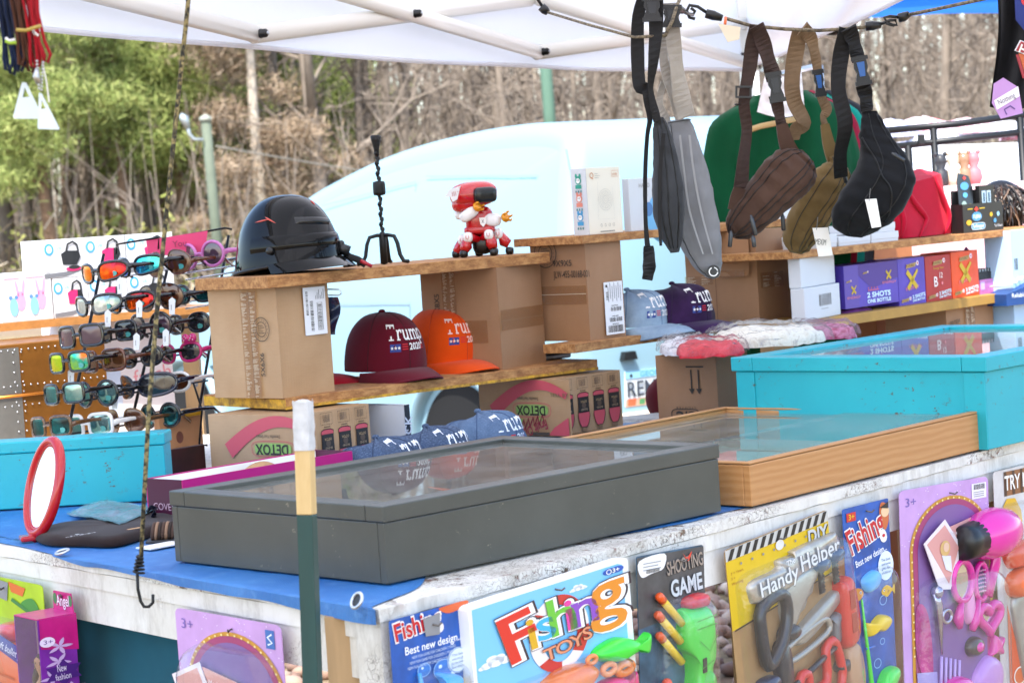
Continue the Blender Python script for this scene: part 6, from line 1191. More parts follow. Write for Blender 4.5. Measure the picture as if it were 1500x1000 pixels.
G(97, 531, 4.77, 'black sunglasses with yellow and green mirror lenses in the fourth row', 'square', F_BK, L_YG); G(146, 529, 4.83, 'brown square sunglasses with amber lenses in the fourth row', 'square', F_BR, L_BR, sc=1.08); G(203, 523, 4.88, 'black oval sunglasses with smoke lenses in the fourth row', 'oval', F_BK, L_SM); G(260, 517, 4.92, 'pink children sunglasses with a dotted bow', 'oval', F_PK, L_SM, bow=True)
G(89, 577, 4.74, 'black sunglasses with pale mirror lenses at the left of the fifth row', 'square', F_BK, L_CL); G(138, 577, 4.80, 'round dark sunglasses with pale teal lenses in the fifth row', 'round', F_BK, L_CL, sc=1.05); G(199, 566, 4.84, 'large navy wraparound sunglasses in the fifth row', 'wrap', M('frame_navy', '#10162a', .15, coat=.6), L_SM, sc=1.05); G(243, 561, 4.88, 'white framed sunglasses with brown lenses in the fifth row', 'oval', F_WH, L_BR)
G(70, 625, 4.71, 'tortoise square sunglasses at the left of the lowest row', 'square', F_TO, L_TL); G(126, 623, 4.77, 'pale cream framed sunglasses with teal mirror lenses in the lowest row', 'square', F_WH, L_CL, sc=1.12); G(178, 617, 4.81, 'bronze aviator sunglasses with brown lenses in the lowest row', 'aviator', F_GD, L_BR); G(231, 609, 4.85, 'black round sunglasses with dark green lenses at the right of the lowest row', 'round', F_BK, L_TL)
o = thing('wire_rack', 'sloping black wire rack holding rows of sunglasses', 'rack', (0, 0, 0)); WR = M('rack_wire', '#17171a', .3, .6); CHR = M('chrome_wire', '#c4c6ca', .2, 1)
for a, b in (((152, 372, 4.93), (98, 640, 4.76)), ((255, 352, 5.08), (185, 650, 4.86)), ((335, 345, 5.2), (285, 640, 4.98))):
    m = MB(); m.tube([at_y(*a), at_y(*b), at_y(b[0]-2, b[1]+36, b[2])], .0035, WR, 8); m.build('upright_wire', o)
for k, y in enumerate((404, 452, 497, 537, 583, 630)):
    m = MB(); m.tube([at_y(150-10*k, y+6, 4.91-.03*k), at_y(345-10*k, y-26, 5.14-.03*k)], .0022, CHR if k in (0, 1) else WR, 6); m.build('cross_wire', o)
for P_ in ([(170, 372, 5.0), (170, 358, 5.0), (232, 348, 5.05), (232, 365, 5.05)], [(262, 366, 5.08), (263, 346, 5.08), (330, 334, 5.15), (340, 336, 5.15)], [(283, 560, 4.9), (296, 600, 4.9), (292, 650, 4.9), (304, 652, 4.9)]): m = MB(); m.tube([at_y(*p) for p in P_], .0024, WR, 6); m.build('wire_loop', o)
for k in range(2):
    for j in range(3): m = MB(); m.tube([at_y(262+j*5, 392+42*k+j*9, 5.06-.02*k), at_y(345, 380+42*k+j*9, 5.14)], .0022, CHR, 6); m.build('shelf_wire', o)
for i, (x, y) in enumerate(((176, 418), (204, 452), (252, 448), (158, 466), (243, 494), (168, 586), (104, 552), (200, 500))):
    m = MB(); f = flat(at_y(x, y, 4.80), (RT*.8+UP*.1)/FPX*4.8, UP/FPX*4.8, -FW); m.prism([(-5, -12), (5, -13), (6, 8), (0, 13), (-6, 9)], f, 0, .0006, K('d6d8da')); m.rect(f, -2, -6, 1.2, 8, K('77777a'), 2); tag(m.build('hang_tag'), ('white paper tag hanging in the sunglasses rack', None)[0], 'tag', 'paper tags in the sunglasses rack')
# ================================================================ toys hanging from the table boards
class Card:
    def __init__(s, tl, tr, H, right, label, cat='toy pack', name='toy_pack', off=.012, th=.0012, base=None, rad=.03, V=.7):
        n = nR if right else nL; P = C0+n*off; s.n = n
        TL, TR = on_plane(*tl, P, n), on_plane(*tr, P, n); s.W = W = (TR-TL).length; ux = (TR-TL).normalized(); uy = n.cross(ux).normalized(); s.H = H
        s.o = thing(name, label, cat, TL, math.atan2(ux.y, ux.x)); inv = s.o.matrix_basis.inverted(); s.o.location = TL
        Mi = (Matrix.Translation(TL) @ Matrix.Rotation(math.atan2(ux.y, ux.x), 4, 'Z')).inverted(); R3 = Mi.to_3x3(); lx, ly, ln = R3 @ ux, R3 @ uy, R3 @ n
        s.fr = lambda u, v, l=0: lx*(u*W)+ly*(v*W*V)+ln*(l*LAY)
        m = MB(); r = rad; pts = []
        for cx, cy, a0 in ((1-r, -r, 0), (r, -r, 90), (r, -H+r, 180), (1-r, -H+r, 270)):
            for k in range(5): a = R_(a0+22.5*k); pts.append((cx+r*math.cos(a), cy+r*math.sin(a)))
        m.prism(pts, s.fr, -th, 0, base or WHITE); m.build('backing_card', s.o); s.pts = pts; s.p = MB()
    def part(s, name, fn, lab=None, par=None): m = MB(); fn(m, s.fr); return m.build(name, par or s.o, lab)
    def puff(s, name, pts, h, mt, rings=5, base=0., sq=.45, par=None): m = MB(); m.puff(smooth(pts), s.fr, h, mt, rings, base, sq); return m.build(name, par or s.o)
    def blister(s, x0, y0, x1, y1, h, r=.08):
        pts = []
        for cx, cy, a0 in ((x1-r, y1-r, 0), (x0+r, y1-r, 90), (x0+r, y0+r, 180), (x1-r, y0+r, 270)):
            for k in range(5): a = R_(a0+22.5*k); pts.append((cx+r*math.cos(a), cy+r*math.sin(a)))
        m = MB(); m.puff(pts, s.fr, h, BLIS, 5, .0008, .22); return m.build('blister', s.o)
    def done(s, peg=(.5, -.06)):
        if s.p.f: s.p.build('printing', s.o)
        m = MB(); f = s.fr; W = s.W; m.tube([f(peg[0], peg[1]+.01, -14), f(peg[0], peg[1], 8), f(peg[0]+.004/W, peg[1]-.003/W, 18), f(peg[0]+.008/W, peg[1]+.003/W, 24)], .0014, M('nail_metal', '#6a6562', .4, .8), 8); m.build('hanging_nail', s.o)
def smooth(P, k=4):
    n = len(P); o = []
    for i in range(n):
        a, b, c, d = P[i-1], P[i], P[(i+1) % n], P[(i+2) % n]
        for j in range(k):
            t = j/k; o.append(tuple(.5*((2*b[q])+(c[q]-a[q])*t+(2*a[q]-5*b[q]+4*c[q]-d[q])*t*t+(3*b[q]-a[q]-3*c[q]+d[q])*t**3) for q in (0, 1)))
    return o
def P_(h, r=.3, na=0, coat=.3, key=None): return M('toy_%s' % h.lstrip('#'), h, r, na=na, coat=coat)
def ellp(x, y, rx, ry, n=16, rot=0): c, q = math.cos(rot), math.sin(rot); return [(x+c*rx*math.cos(a)-q*ry*math.sin(a), y+q*rx*math.cos(a)+c*ry*math.sin(a)) for a in [2*math.pi*i/n for i in range(n)]]
def fishpts(x, y, s, d=1, rot=0, tall=.62):
    B = [(-.5, 0), (-.38, .3), (-.05, .5), (.25, .32), (.42, .12), (.62, .42), (.66, 0), (.62, -.42), (.42, -.12), (.22, -.3), (-.05, -.48), (-.36, -.28)]; c, q = math.cos(rot), math.sin(rot)
    return [(x+s*(a*d*c-b*tall*q), y+s*(a*d*q+b*tall*c)) for a, b in B]
def fish(cd_, x, y, s, col, d=1, h=.018, rot=0, ring=True, name='toy_fish'):
    fo = cd_.puff(name, fishpts(x, y, s, d, rot), h, P_(col), base=.001)
    m = MB(); f = cd_.fr; L = (h+.001)/LAY; m.circ(lambda u, v, l=0: f(u, v, l+L*.78), x-.26*s*d, y+.08*s, .05*s, K('f4f4f4'), 1); m.circ(lambda u, v, l=0: f(u, v, l+L*.78), x-.26*s*d, y+.08*s, .028*s, K('101010'), 2)
    for i in range(4): m.stroke(lambda u, v, l=0: f(u, v, l+L*.92), [(x+(-.06+.09*i)*s*d, y+.12*s), (x+(-.02+.09*i)*s*d, y-.02*s), (x+(-.06+.09*i)*s*d, y-.14*s)], .02*s, P_(col, .5), 1)
    m.build('fish_markings', fo)
    if ring: m = MB(); k = cd_.W; m.tube([f(x-.60*s*d+.09*s*math.cos(a), y+.02*s+.09*s*math.sin(a), L*.5) for a in [2*math.pi*i/16 for i in range(16)]], .03*s*k, P_('e88a4a'), 8, True); m.build('mouth_ring', fo)
def flatfish(m, fr, x, y, s, c1_, c2_, d=1): m.poly(fr, smooth(fishpts(x, y, s, d, 0, .75)), K(c1_), 2); m.circ(fr, x-.28*s*d, y+.08*s, .08*s, WHITE, 3, n=10); m.circ(fr, x-.28*s*d, y+.08*s, .045*s, BLACKI, 4, n=8); m.poly(fr, [(x, y+.1*s), (x+.2*s*d, y), (x, y-.14*s)], K(c2_), 3)
def cloud(m, fr, x, y, s, l=2):
    for dx, dy, r in ((0, 0, .5), (-.55, -.1, .34), (.55, -.08, .38), (-.2, .26, .36), (.26, .25, .3), (.85, -.16, .22), (-.85, -.18, .2)): m.circ(fr, x+dx*s, y+dy*s, r*s, K('f4f7fa'), l, n=16, ry=r*s*.75)
def f_sea(a, b, c, k):
    def fn(m, nt, bb):
        g = nt.nodes.new('ShaderNodeSeparateXYZ'); nt.links.new(coord(nt, (k, k, k)), g.inputs[0]); n = nz(nt, coord(nt), 26, 4); ad = nt.nodes.new('ShaderNodeMath'); ad.operation = 'MULTIPLY_ADD'; nt.links.new(n, ad.inputs[0]); ad.inputs[1].default_value = .35; nt.links.new(g.outputs[2], ad.inputs[2])
        nt.links.new(ramp(nt, ad.outputs[0], [(0., c), (.3, b), (1., a)]), bb.inputs['Base Color']); bb.inputs['Roughness'].default_value = .3
    return fn
SKYP = custom('printed_sky', lambda m, nt, b: f_sea('#0f8fe0', '#7cc4f0', '#7cc4f0', 1)(m, nt, b))
SEAP = M('printed_sea', '#1d55a8', .35, na=.35, ns=16); LILP = M('printed_lilac', '#c49ad2', .35, na=.16, ns=9)
GREYT = K('8b8b8d', .6)
def stk(c, pts, w, col, l=3): c.p.stroke(c.fr, pts, w, K(col), l)
# --- 1 small fishing card at the corner
c = Card((570, 909), (684, 878), 2.6, True, 'narrow blue fishing game card at the table corner with grey tape over its title', base=SEAP)
p, f = c.p, c.fr
p.text(f, 'Fishing', .05, -.28, .24, K('f2ece8'), 2, .12, .05, w=.62); p.text(f, 'Fishing', .06, -.27, .22, K('c41a22'), 3, .12, .02, w=.58); p.poly(f, smooth([(.62, -.02), (.75, -.10), (.98, -.06), (.98, .0), (.7, -.0)]), K('d8602a'), 2); p.poly(f, [(.40, -.08), (.62, -.06), (.60, -.32), (.42, -.30)], GREYT, 6)
p.text(f, 'Best new design...', .16, -.46, .10, K('f2f4f8'), 3, .0, .012, w=.74)
for i in range(3): p.text(f, 'NEW FUN GAME FOR CHILDREN 3 YEARS', .24-.03*i, -.53-.06*i, .036, K('c9d8ec'), 3, w=.56)
p.circ(f, .82, -.70, .14, K('dfe9f2'), 3, ry=.16); p.stroke(f, ellp(.82, -.70, .13, .15, 24), .008, K('5a8ab8'), 4, closed=True); p.poly(f, [(.72, -.82), (.78, -.84), (.70, -.92)], K('dfe9f2'), 3)
for i in range(4): p.text(f, ('The best', 'welcome gifts', 'for the children', 'have safety toy')[i], .82, -.64-.05*i, .030, K('4a6a90'), 5, al='C', w=.17)
for x, y, r in ((.38, -.70, .08), (.62, -.76, .12), (.56, -.98, .05), (.70, -1.1, .07), (.75, -.95, .03)): p.circ(f, x, y, r, K('3a78c4'), 2); p.stroke(f, ellp(x, y, r, r, 20), .01, K('8ab4e4'), 3, closed=True); p.circ(f, x-r*.3, y+r*.35, r*.2, K('cfe2f6'), 4)
flatfish(p, f, .17, -.93, .26, 'd89a34', 'c8641e', -1); p.poly(f, smooth([(.10, -1.05), (.24, -1.1), (.30, -1.4), (.18, -1.3), (.06, -1.36)]), K('d88a3a'), 3); flatfish(p, f, .85, -1.02, .24, 'e0b020', 'b8860e', 1); flatfish(p, f, .2, -1.62, .2, '3a9a4a', '1e6a2a')
fish(c, .52, -1.2, .62, '#2f9fe0', 1, .022, 1.2, False); c.part('toy_rod', lambda m, f: m.tube([f(.30, -.72, 8), f(.34, -1.3, 14), f(.36, -2.3, 14)], [.003, .005, .006], P_('3fa0e0'), 8)); c.blister(.24, -2.3, .86, -.72, .026); c.done((.52, -.18))
# --- 2 large fishing toys card
c = Card((685, 889), (919, 815), 1.25, True, 'large sky blue boxed fishing set with cartoon letters and green toy fish', base=WHITE, off=.03, th=.018, rad=.03, V=.5)
p, f = c.p, c.fr; p.poly(f, [(.02, -1.22), (.96, -1.22), (.96, -.05), (.93, -.03), (.02, -.03)], SKYP, 1); p.poly(f, [(.02, -1.22), (.96, -1.22), (.96, -.78), (.7, -.66), (.4, -.72), (.02, -.66)], M('printed_haze', '#8cc4e8', .35, na=.15, ns=12), 2)
for x, y, s in ((.32, -.19, .10), (.66, -.12, .055), (.88, -.28, .09), (.86, -.42, .05), (.13, -.47, .10), (.27, -.36, .05), (.60, -.80, .12)): cloud(p, f, x, y, s, 3)
p.circ(f, .87, -.07, .045, K('2a55b0'), 3, ry=.026); p.circ(f, .92, -.07, .045, K('2a55b0'), 3, ry=.026); p.text(f, '3+', .885, -.085, .034, WHITE, 5, bold=.02); p.stroke(f, ellp(.862, -.07, .016, .018, 14), .006, WHITE, 5, closed=True)
rg = lambda a0, a1, mt: p.stroke(f, [(.52+.15*math.cos(a), -.42+.26*math.sin(a)) for a in [a0+(a1-a0)*i/10 for i in range(11)]], .075, mt, 4)
for i in range(8): rg(i*math.pi/4, (i+1)*math.pi/4, K('c8372c') if i % 2 else K('ece4e0'))
for ch, x, y, h, col, rot in (('F', .21, -.53, .38, 'd8301e', .2), ('i', .335, -.47, .26, 'd8a81c', .1), ('s', .385, -.43, .25, '3fb0e8', .1), ('h', .465, -.43, .30, '6cbe3a', .08), ('i', .565, -.42, .26, 'e0409a', .05), ('n', .605, -.42, .30, '8a4ab8', .05), ('g', .71, -.40, .40, 'e08a20', .02)):
    for k, (cc, b, l) in enumerate((('3a2a30', .055, 6), ('f6f2ee', .040, 7), (col, .012, 8))): p.text(f, ch, x, y, h, K(cc), l, rot, b)
for k, (ch, x, y) in enumerate((('T', .41, -.60), ('O', .485, -.585), ('Y', .575, -.57), ('S', .66, -.54))): p.text(f, ch, x, y, .10, K('6a3424'), 9, .12, .05); p.text(f, ch, x, y, .10, K('e0906a'), 10, .12, .012)
fish(c, .86, -.70, .32, '#3ad83a', 1, .026, -.15); fish(c, .50, -.82, .44, '#e8741a', -1, .030, .1); fish(c, .80, -.98, .26, '#e0307a', 1, .022); fish(c, .22, -1.02, .24, '#f0c020', -1, .02)
c.part('toy_rod', lambda m, f: (m.tube([f(.12, -.88, 20), f(.17, -1.2, 20)], .007, P_('3a9ae0'), 8), m.ell(f(.11, -.87, 20), .010, P_('e0402a'), 12, 8)))
c.part('toy_reel', lambda m, f: (m.tube([f(.24, -.84, 20), f(.34, -.90, 24), f(.30, -1.0, 20)], .008, P_('2a6ad0'), 8), m.ell(f(.34, -.90, 24), .012, P_('2a6ad0'), 12, 8)))
c.part('orange_ring', lambda m, f: m.tube([f(.88+.05*math.cos(a), -.86+.04*math.sin(a), 24) for a in [2*math.pi*i/20 for i in range(20)]], .006, P_('e87a1a'), 8, True))
c.blister(.06, -1.2, .94, -.68, .034, .2); c.done((.52, -.075))
# --- 3 shooting game
c = Card((932, 815), (1030, 797), 3.0, True, 'dart shooting game pack with a lime green toy blaster and yellow darts', base=M('printed_storm', '#3a5a70', .35, na=.6, ns=14))
p, f = c.p, c.fr; p.poly(f, [(.0, -.9), (1, -.75), (1, -.02), (0, -.02)], M('printed_smoke', '#4a4a4c', .35, na=.4, ns=18), 1)
p.poly(f, smooth([(.03, -.06), (.40, -.02), (.38, -.2), (.2, -.24), (.05, -.26)]), K('ecebea'), 3); [p.rect(f, .08, -.11-.04*i, .26-.04*(i % 2), .012, K('9a9a9c'), 4) for i in range(3)]; p.barcode(f, .12, -.23, .2, .05, BLACKI, 4)
for dx, cc, l in ((.008, '1c1c1e', 4), (0, '9a8c80', 5)): p.text(f, 'SHOOTING', .43+dx, -.30-dx, .17, K(cc), l, .1, .02, w=.55)
for dx, cc, l in ((.01, '1c2a3a', 4), (0, 'c4cace', 5)): p.text(f, 'GAME', .48+dx, -.58-dx, .21, K(cc), l, .08, .03, w=.48)
p.poly(f, smooth([(.66, -.05), (.72, -.12), (.80, -.05), (.74, -.17)]), K('d8402a'), 6)
for i, (x, y) in enumerate(((.30, -.52), (.27, -.74), (.28, -1.0))):
    c.part('foam_dart', lambda m, f, x=x, y=y: (m.tube([f(x-.01, y-.06, 18), f(x+.26, y-.40, 20)], .0062, P_('e8c020', .5), 10), m.tube([f(x-.07, y+.02, 18), f(x-.06, y+.0, 18), f(x+.0, y-.07, 18)], [.0045, .0068, .0068], P_('e8581e'), 10)))
for i, (x, y, cc) in enumerate(((.32, -1.62, 'e84a2a'), (.27, -1.80, 'b8d820'), (.38, -1.78, '6ac848'), (.26, -1.95, 'c0e020'), (.38, -1.93, 'c8dc28'), (.48, -1.92, 'b0d020'))): c.part('foam_ball', lambda m, f, x=x, y=y, cc=cc: m.ell(f(x, y, 18), .0082, P_(cc, .5), 12, 8))
GN = P_('3fc83a', .35); 
gb = c.puff('blaster_body', [(.56, -.80), (.62, -.74), (.92, -.74), (.98, -.9), (.97, -1.3), (.9, -1.5), (.93, -1.9), (1.0, -2.2), (.98, -2.9), (.62, -2.9), (.66, -2.3), (.60, -2.0), (.66, -1.6), (.64, -1.34), (.55, -1.2)], .030, GN, sq=.3)
c.puff('blaster_barrel', [(.66, -.62), (.94, -.60), (.95, -.76), (.66, -.76)], .022, P_('c8282a'), par=gb); c.puff('blaster_side_plate', ellp(.80, -1.7, .10, .2, 14), .037, P_('36b434', .35), par=gb); c.puff('trigger_guard', [(.48, -2.1), (.62, -1.95), (.68, -2.2), (.6, -2.5), (.48, -2.4)], .016, GN, par=gb)
c.part('blaster_lines', lambda m, f: [m.stroke(lambda u, v, l=0: f(u, v, l+62), q, .012, P_('2a9a2c'), 1) for q in ([(.62, -.9), (.92, -.86)], [(.62, -1.0), (.92, -.97)], [(.68, -1.5), (.86, -1.42)], [(.7, -2.1), (.9, -2.0)], [(.7, -2.3), (.88, -2.5)], [(.66, -1.15), (.80, -1.3), (.92, -1.12)])], par=gb)
c.part('trigger', lambda m, f: m.tube([f(.58, -2.15, 20), f(.62, -2.3, 22)], .006, P_('d8402a'), 8), par=gb); c.part('slot', lambda m, f: m.prism([(.70, -1.38), (.75, -1.37), (.75, -1.55), (.70, -1.56)], f, .026, .0315, BLK), par=gb)
p.rect(f, .94, -1.9, .05, .5, K('b02a34'), 3); c.blister(.16, -2.9, .99, -.6, .038, .15); c.done((.62, -.14))
# --- 4 handy helper tool set
c = Card((1061, 806), (1211, 746), 2.6, True, 'yellow and brown toy tool set with hazard stripes and chrome Handy Helper lettering', base=M('printed_kraft', '#a88458', .5, na=.2, ns=10), V=.54)
p = c.p; f0_ = c.fr; f = lambda u, v, l=0: f0_(u, v*1.27, l); YP = M('printed_yellow', '#d8b414', .35, na=.08, ns=9); p.poly(f, [(.0, -.62), (1, -.50), (1, -.02), (0, -.02)], YP, 1); p.poly(f, [(.0, -.09), (1, -.09), (1, -.005), (0, -.005)], K('c4c2bc'), 2)
for i in range(13): x = .075*i+.015; p.poly(f, [(x, -.088), (x+.036, -.088), (min(1, x+.075), -.008), (min(.99, x+.038), -.008)], BLACKI, 3)
for i in range(7): p.circ(f, .13+.105*i, -.14, .010, K('8a8a84'), 4, n=10)
for i in range(3): p.text(f, ('3 + Years', '3 +', 'Warning')[i], .03, -.20-.04*i, .022, K('a86a1a'), 3)
for k, cc, l in ((.012, '1e1e1e', 4), (0, 'c2c4c4', 5)): p.text(f, 'DIY', .78+k, -.21-k, .11, K(cc), l, .0, .03, w=.2)
p.circ(f, .5, -.12, .04, K('dcdad6'), 5); p.stroke(f, [(.02, -.625), (.99, -.505)], .008, K('2a2420'), 3)
HB = P_('b9b0a2', .35); hb = c.puff('title_plate', [(u, v*1.3) for u, v in [(.17, -.42), (.18, -.30), (.42, -.28), (.44, -.22), (.58, -.22), (.60, -.19), (.98, -.18), (1.05, -.21), (1.04, -.35), (.64, -.39), (.55, -.45), (.3, -.47), (.2, -.47)]], .016, M('chrome_plate', '#b8afa0', .25, .5, na=.2, ns=30), sq=.2)
fb = lambda u, v, l=0: f0_(u, v*1.3, l+35)
c.part('title_lettering', lambda m, f: (m.text(fb, 'Handy', .215, -.425, .12, K('6a625a'), 1, .08, .03, w=.37), m.text(fb, 'Handy', .21, -.42, .12, K('e8e4dc'), 2, .08, .012, w=.37), m.text(fb, 'Helper', .615, -.365, .13, K('6a625a'), 1, .06, .03, w=.40), m.text(fb, 'Helper', .61, -.36, .13, K('e8e4dc'), 2, .08, .012, w=.40), m.text(fb, 'The', .47, -.27, .04, K('e8e4dc'), 2, .08, .01)), par=hb)
SIL = M('toy_steel', '#a8a49a', .3, .4, na=.12, ns=20); DK = P_('22262e'); RDT = P_('cc2a24'); NV = P_('26304a', .3)
c.puff('saw_blade', [(.46, -.60), (.80, -.46), (.82, -.56), (.77, -.62), (.74, -.72), (.68, -.76), (.64, -.86), (.58, -.9), (.52, -1.0), (.46, -1.02)], .012, SIL, sq=.15)
c.part('saw_handle', lambda m, f: m.tube([f(a, b, 26) for a, b in smooth([(.22, -.66), (.42, -.6), (.46, -.8), (.40, -1.04), (.28, -1.22), (.22, -1.2), (.20, -.9)], 3)], .0105, DK, 8, True))
for x, y, s in ((.83, -.50, 1.), (.98, -.46, 1.), (.24, -1.42, 1.1)):
    c.part('toy_bolt', lambda m, f, x=x, y=y, s=s: (m.puff(smooth([(x-.075*s, y), (x-.06*s, y+.06*s), (x+.05*s, y+.06*s), (x+.075*s, y), (x+.03*s, y-.06*s), (x-.03*s, y-.06*s)]), f, .022, NV, 4, .001, .3), m.tube([f(x, y-.05*s-.018*i, 18+(i % 2)*3) for i in range(14)], [.0052+.0012*(i % 2) for i in range(14)], DK, 8)))
c.puff('file_blade', [(.55, -1.06), (.95, -.82), (1.0, -.94), (.6, -1.2)], .015, SIL, sq=.15); c.puff('red_level', [(.98, -.80), (1.02, -.74), (1.1, -.76), (1.12, -1.36), (.98, -1.40)], .026, RDT, sq=.15)
c.part('level_recess', lambda m, f: [m.prism([(1.02, y-.2), (1.07, y-.19), (1.07, y), (1.02, y)], f, .0255, .0268, P_('a01e1c')) for y in (-.84, -1.08)])
c.part('wrench', lambda m, f: (m.tube([f(a, b, 22) for a, b in smooth([(.42, -1.16), (.78, -1.04), (.86, -1.1), (.82, -1.2), (.5, -1.30), (.40, -1.26)], 3)], .0055, SIL, 8, True)))
c.puff('black_knob', ellp(.48, -1.02, .085, .085), .024, DK); c.puff('chisel', [(.88, -1.06), (1.0, -1.04), (.97, -1.1), (.96, -1.32), (.93, -1.38), (.90, -1.32), (.90, -1.12)], .016, P_('6a6c70'), sq=.2)
c.puff('hammer_shaft', [(.35, -1.10), (.44, -1.12), (.44, -1.52), (.34, -1.52)], .02, DK, sq=.2)
c.part('red_clamp', lambda m, f: (m.tube([f(a, b, 24) for a, b in smooth([(.52, -1.52), (.60, -1.50), (.62, -1.66), (.78, -1.66), (.80, -1.34), (.9, -1.33), (.92, -1.78), (.52, -1.84)], 3)], .0085, RDT, 8, True), m.tube([f(.44, -1.56, 26), f(.9, -1.36, 26)], .0055, DK, 8)))
c.puff('black_nut', ellp(.98, -1.60, .07, .07, 6), .02, DK, sq=.2); c.puff('brown_block', [(1.0, -1.46), (1.12, -1.44), (1.14, -1.9), (1.0, -1.92)], .022, P_('b08a68', .5), sq=.15); c.puff('nut', ellp(.42, -1.66, .09, .09, 6), .02, NV, sq=.2)
c.puff('yellow_handle', [(.14, -1.95), (.30, -1.9), (.34, -2.4), (.18, -2.46)], .022, P_('d8a81c'), sq=.2); c.puff('hex_nut', ellp(.50, -2.05, .08, .09, 6), .018, NV, sq=.2); c.puff('hex_nut', ellp(.52, -2.32, .07, .08, 6), .018, RDT, sq=.2); c.puff('steel_plane', [(.64, -1.96), (1.04, -1.98), (1.06, -2.2), (.66, -2.2)], .018, SIL, sq=.15)
c.part('toy_screw', lambda m, f: m.tube([f(.62+.03*i, -2.34+.004*i, 18) for i in range(14)], [.004+.0014*(i % 2) for i in range(14)], DK, 8))
c.blister(.06, -2.54, 1.13, -.28, .036, .12); c.done((.5, -.09))
# --- 5 tall fishing card
c = Card((1234, 746), (1301, 729), 4.6, True, 'tall narrow blue fishing game card with a green rod and three fish', base=SEAP)
p, f = c.p, c.fr; p.rect(f, .06, -.22, .2, .14, K('c8302a'), 3); p.text(f, '3+', .1, -.19, .09, K('e8c020'), 4, bold=.01)
for dx, cc, l, b in ((.015, 'f0ece8', 3, .06), (0, 'c4222a', 4, .02)): p.text(f, 'Fishing', .13, -.76, .42, K(cc), l, .32, b, w=.80)
p.text(f, 'Best new design...', .22, -.98, .11, K('eef2f8'), 3, .22, .012, w=.7); p.circ(f, .86, -1.08, .17, K('dfe9f2'), 3, ry=.24); [p.text(f, ('The best', 'welcome', 'gifts for', 'children')[i], .86, -1.0-.07*i, .045, K('4a6a90'), 4, al='C', w=.2) for i in range(4)]
p.poly(f, smooth([(.78, -.25), (.82, -.05), (.95, -.1), (.98, -.35), (.88, -.5)]), K('c86a3a'), 2); p.circ(f, .9, -.2, .09, K('e8c49a'), 3); p.poly(f, [(.78, -.12), (.98, -.05), (.96, -.16)], K('2a2422'), 4)
flatfish(p, f, .2, -1.42, .3, 'd8923a', 'c8601e', -1); flatfish(p, f, .87, -1.5, .26, 'e0b020', 'b8860e', 1)
for i in range(9): x, y, r = .5+.36*math.sin(i*2.3), -1.3-.33*i, .05+.05*((i*7) % 3)/2; p.stroke(f, ellp(x, y, r, r, 16), .016, K('7fb0e4'), 2, closed=True)
c.part('toy_rod', lambda m, f: (m.tube([f(.26, -1.5, 10), f(.30, -2.2, 14), f(.36, -3.0, 16), f(.42, -4.4, 16)], [.0018, .003, .0048, .0062], P_('4ad838'), 8), m.tube([f(.28, -2.3, 14), f(.46, -2.3, 16)], .002, P_('2a6ac8'), 6), m.tube([f(.32, -3.0, 14), f(.5, -3.0, 16)], .002, P_('2a6ac8'), 6)))
fish(c, .62, -1.98, .46, '#e8c41e', -1, .018, .1, False); fish(c, .72, -2.9, .50, '#36d84a', -1, .022, .5, False); fish(c, .72, -4.05, .60, '#d8202a', -1, .022, -.5, False); c.part('pale_blue_toy', lambda m, f: m.puff(smooth([(.3, -1.2), (.55, -1.08), (.7, -1.2), (.6, -1.38), (.4, -1.42)]), f, .012, P_('4fa8e8'), 4, .001, .5)); c.blister(.14, -4.5, .96, -1.05, .028, .16); c.done((.5, -.12))
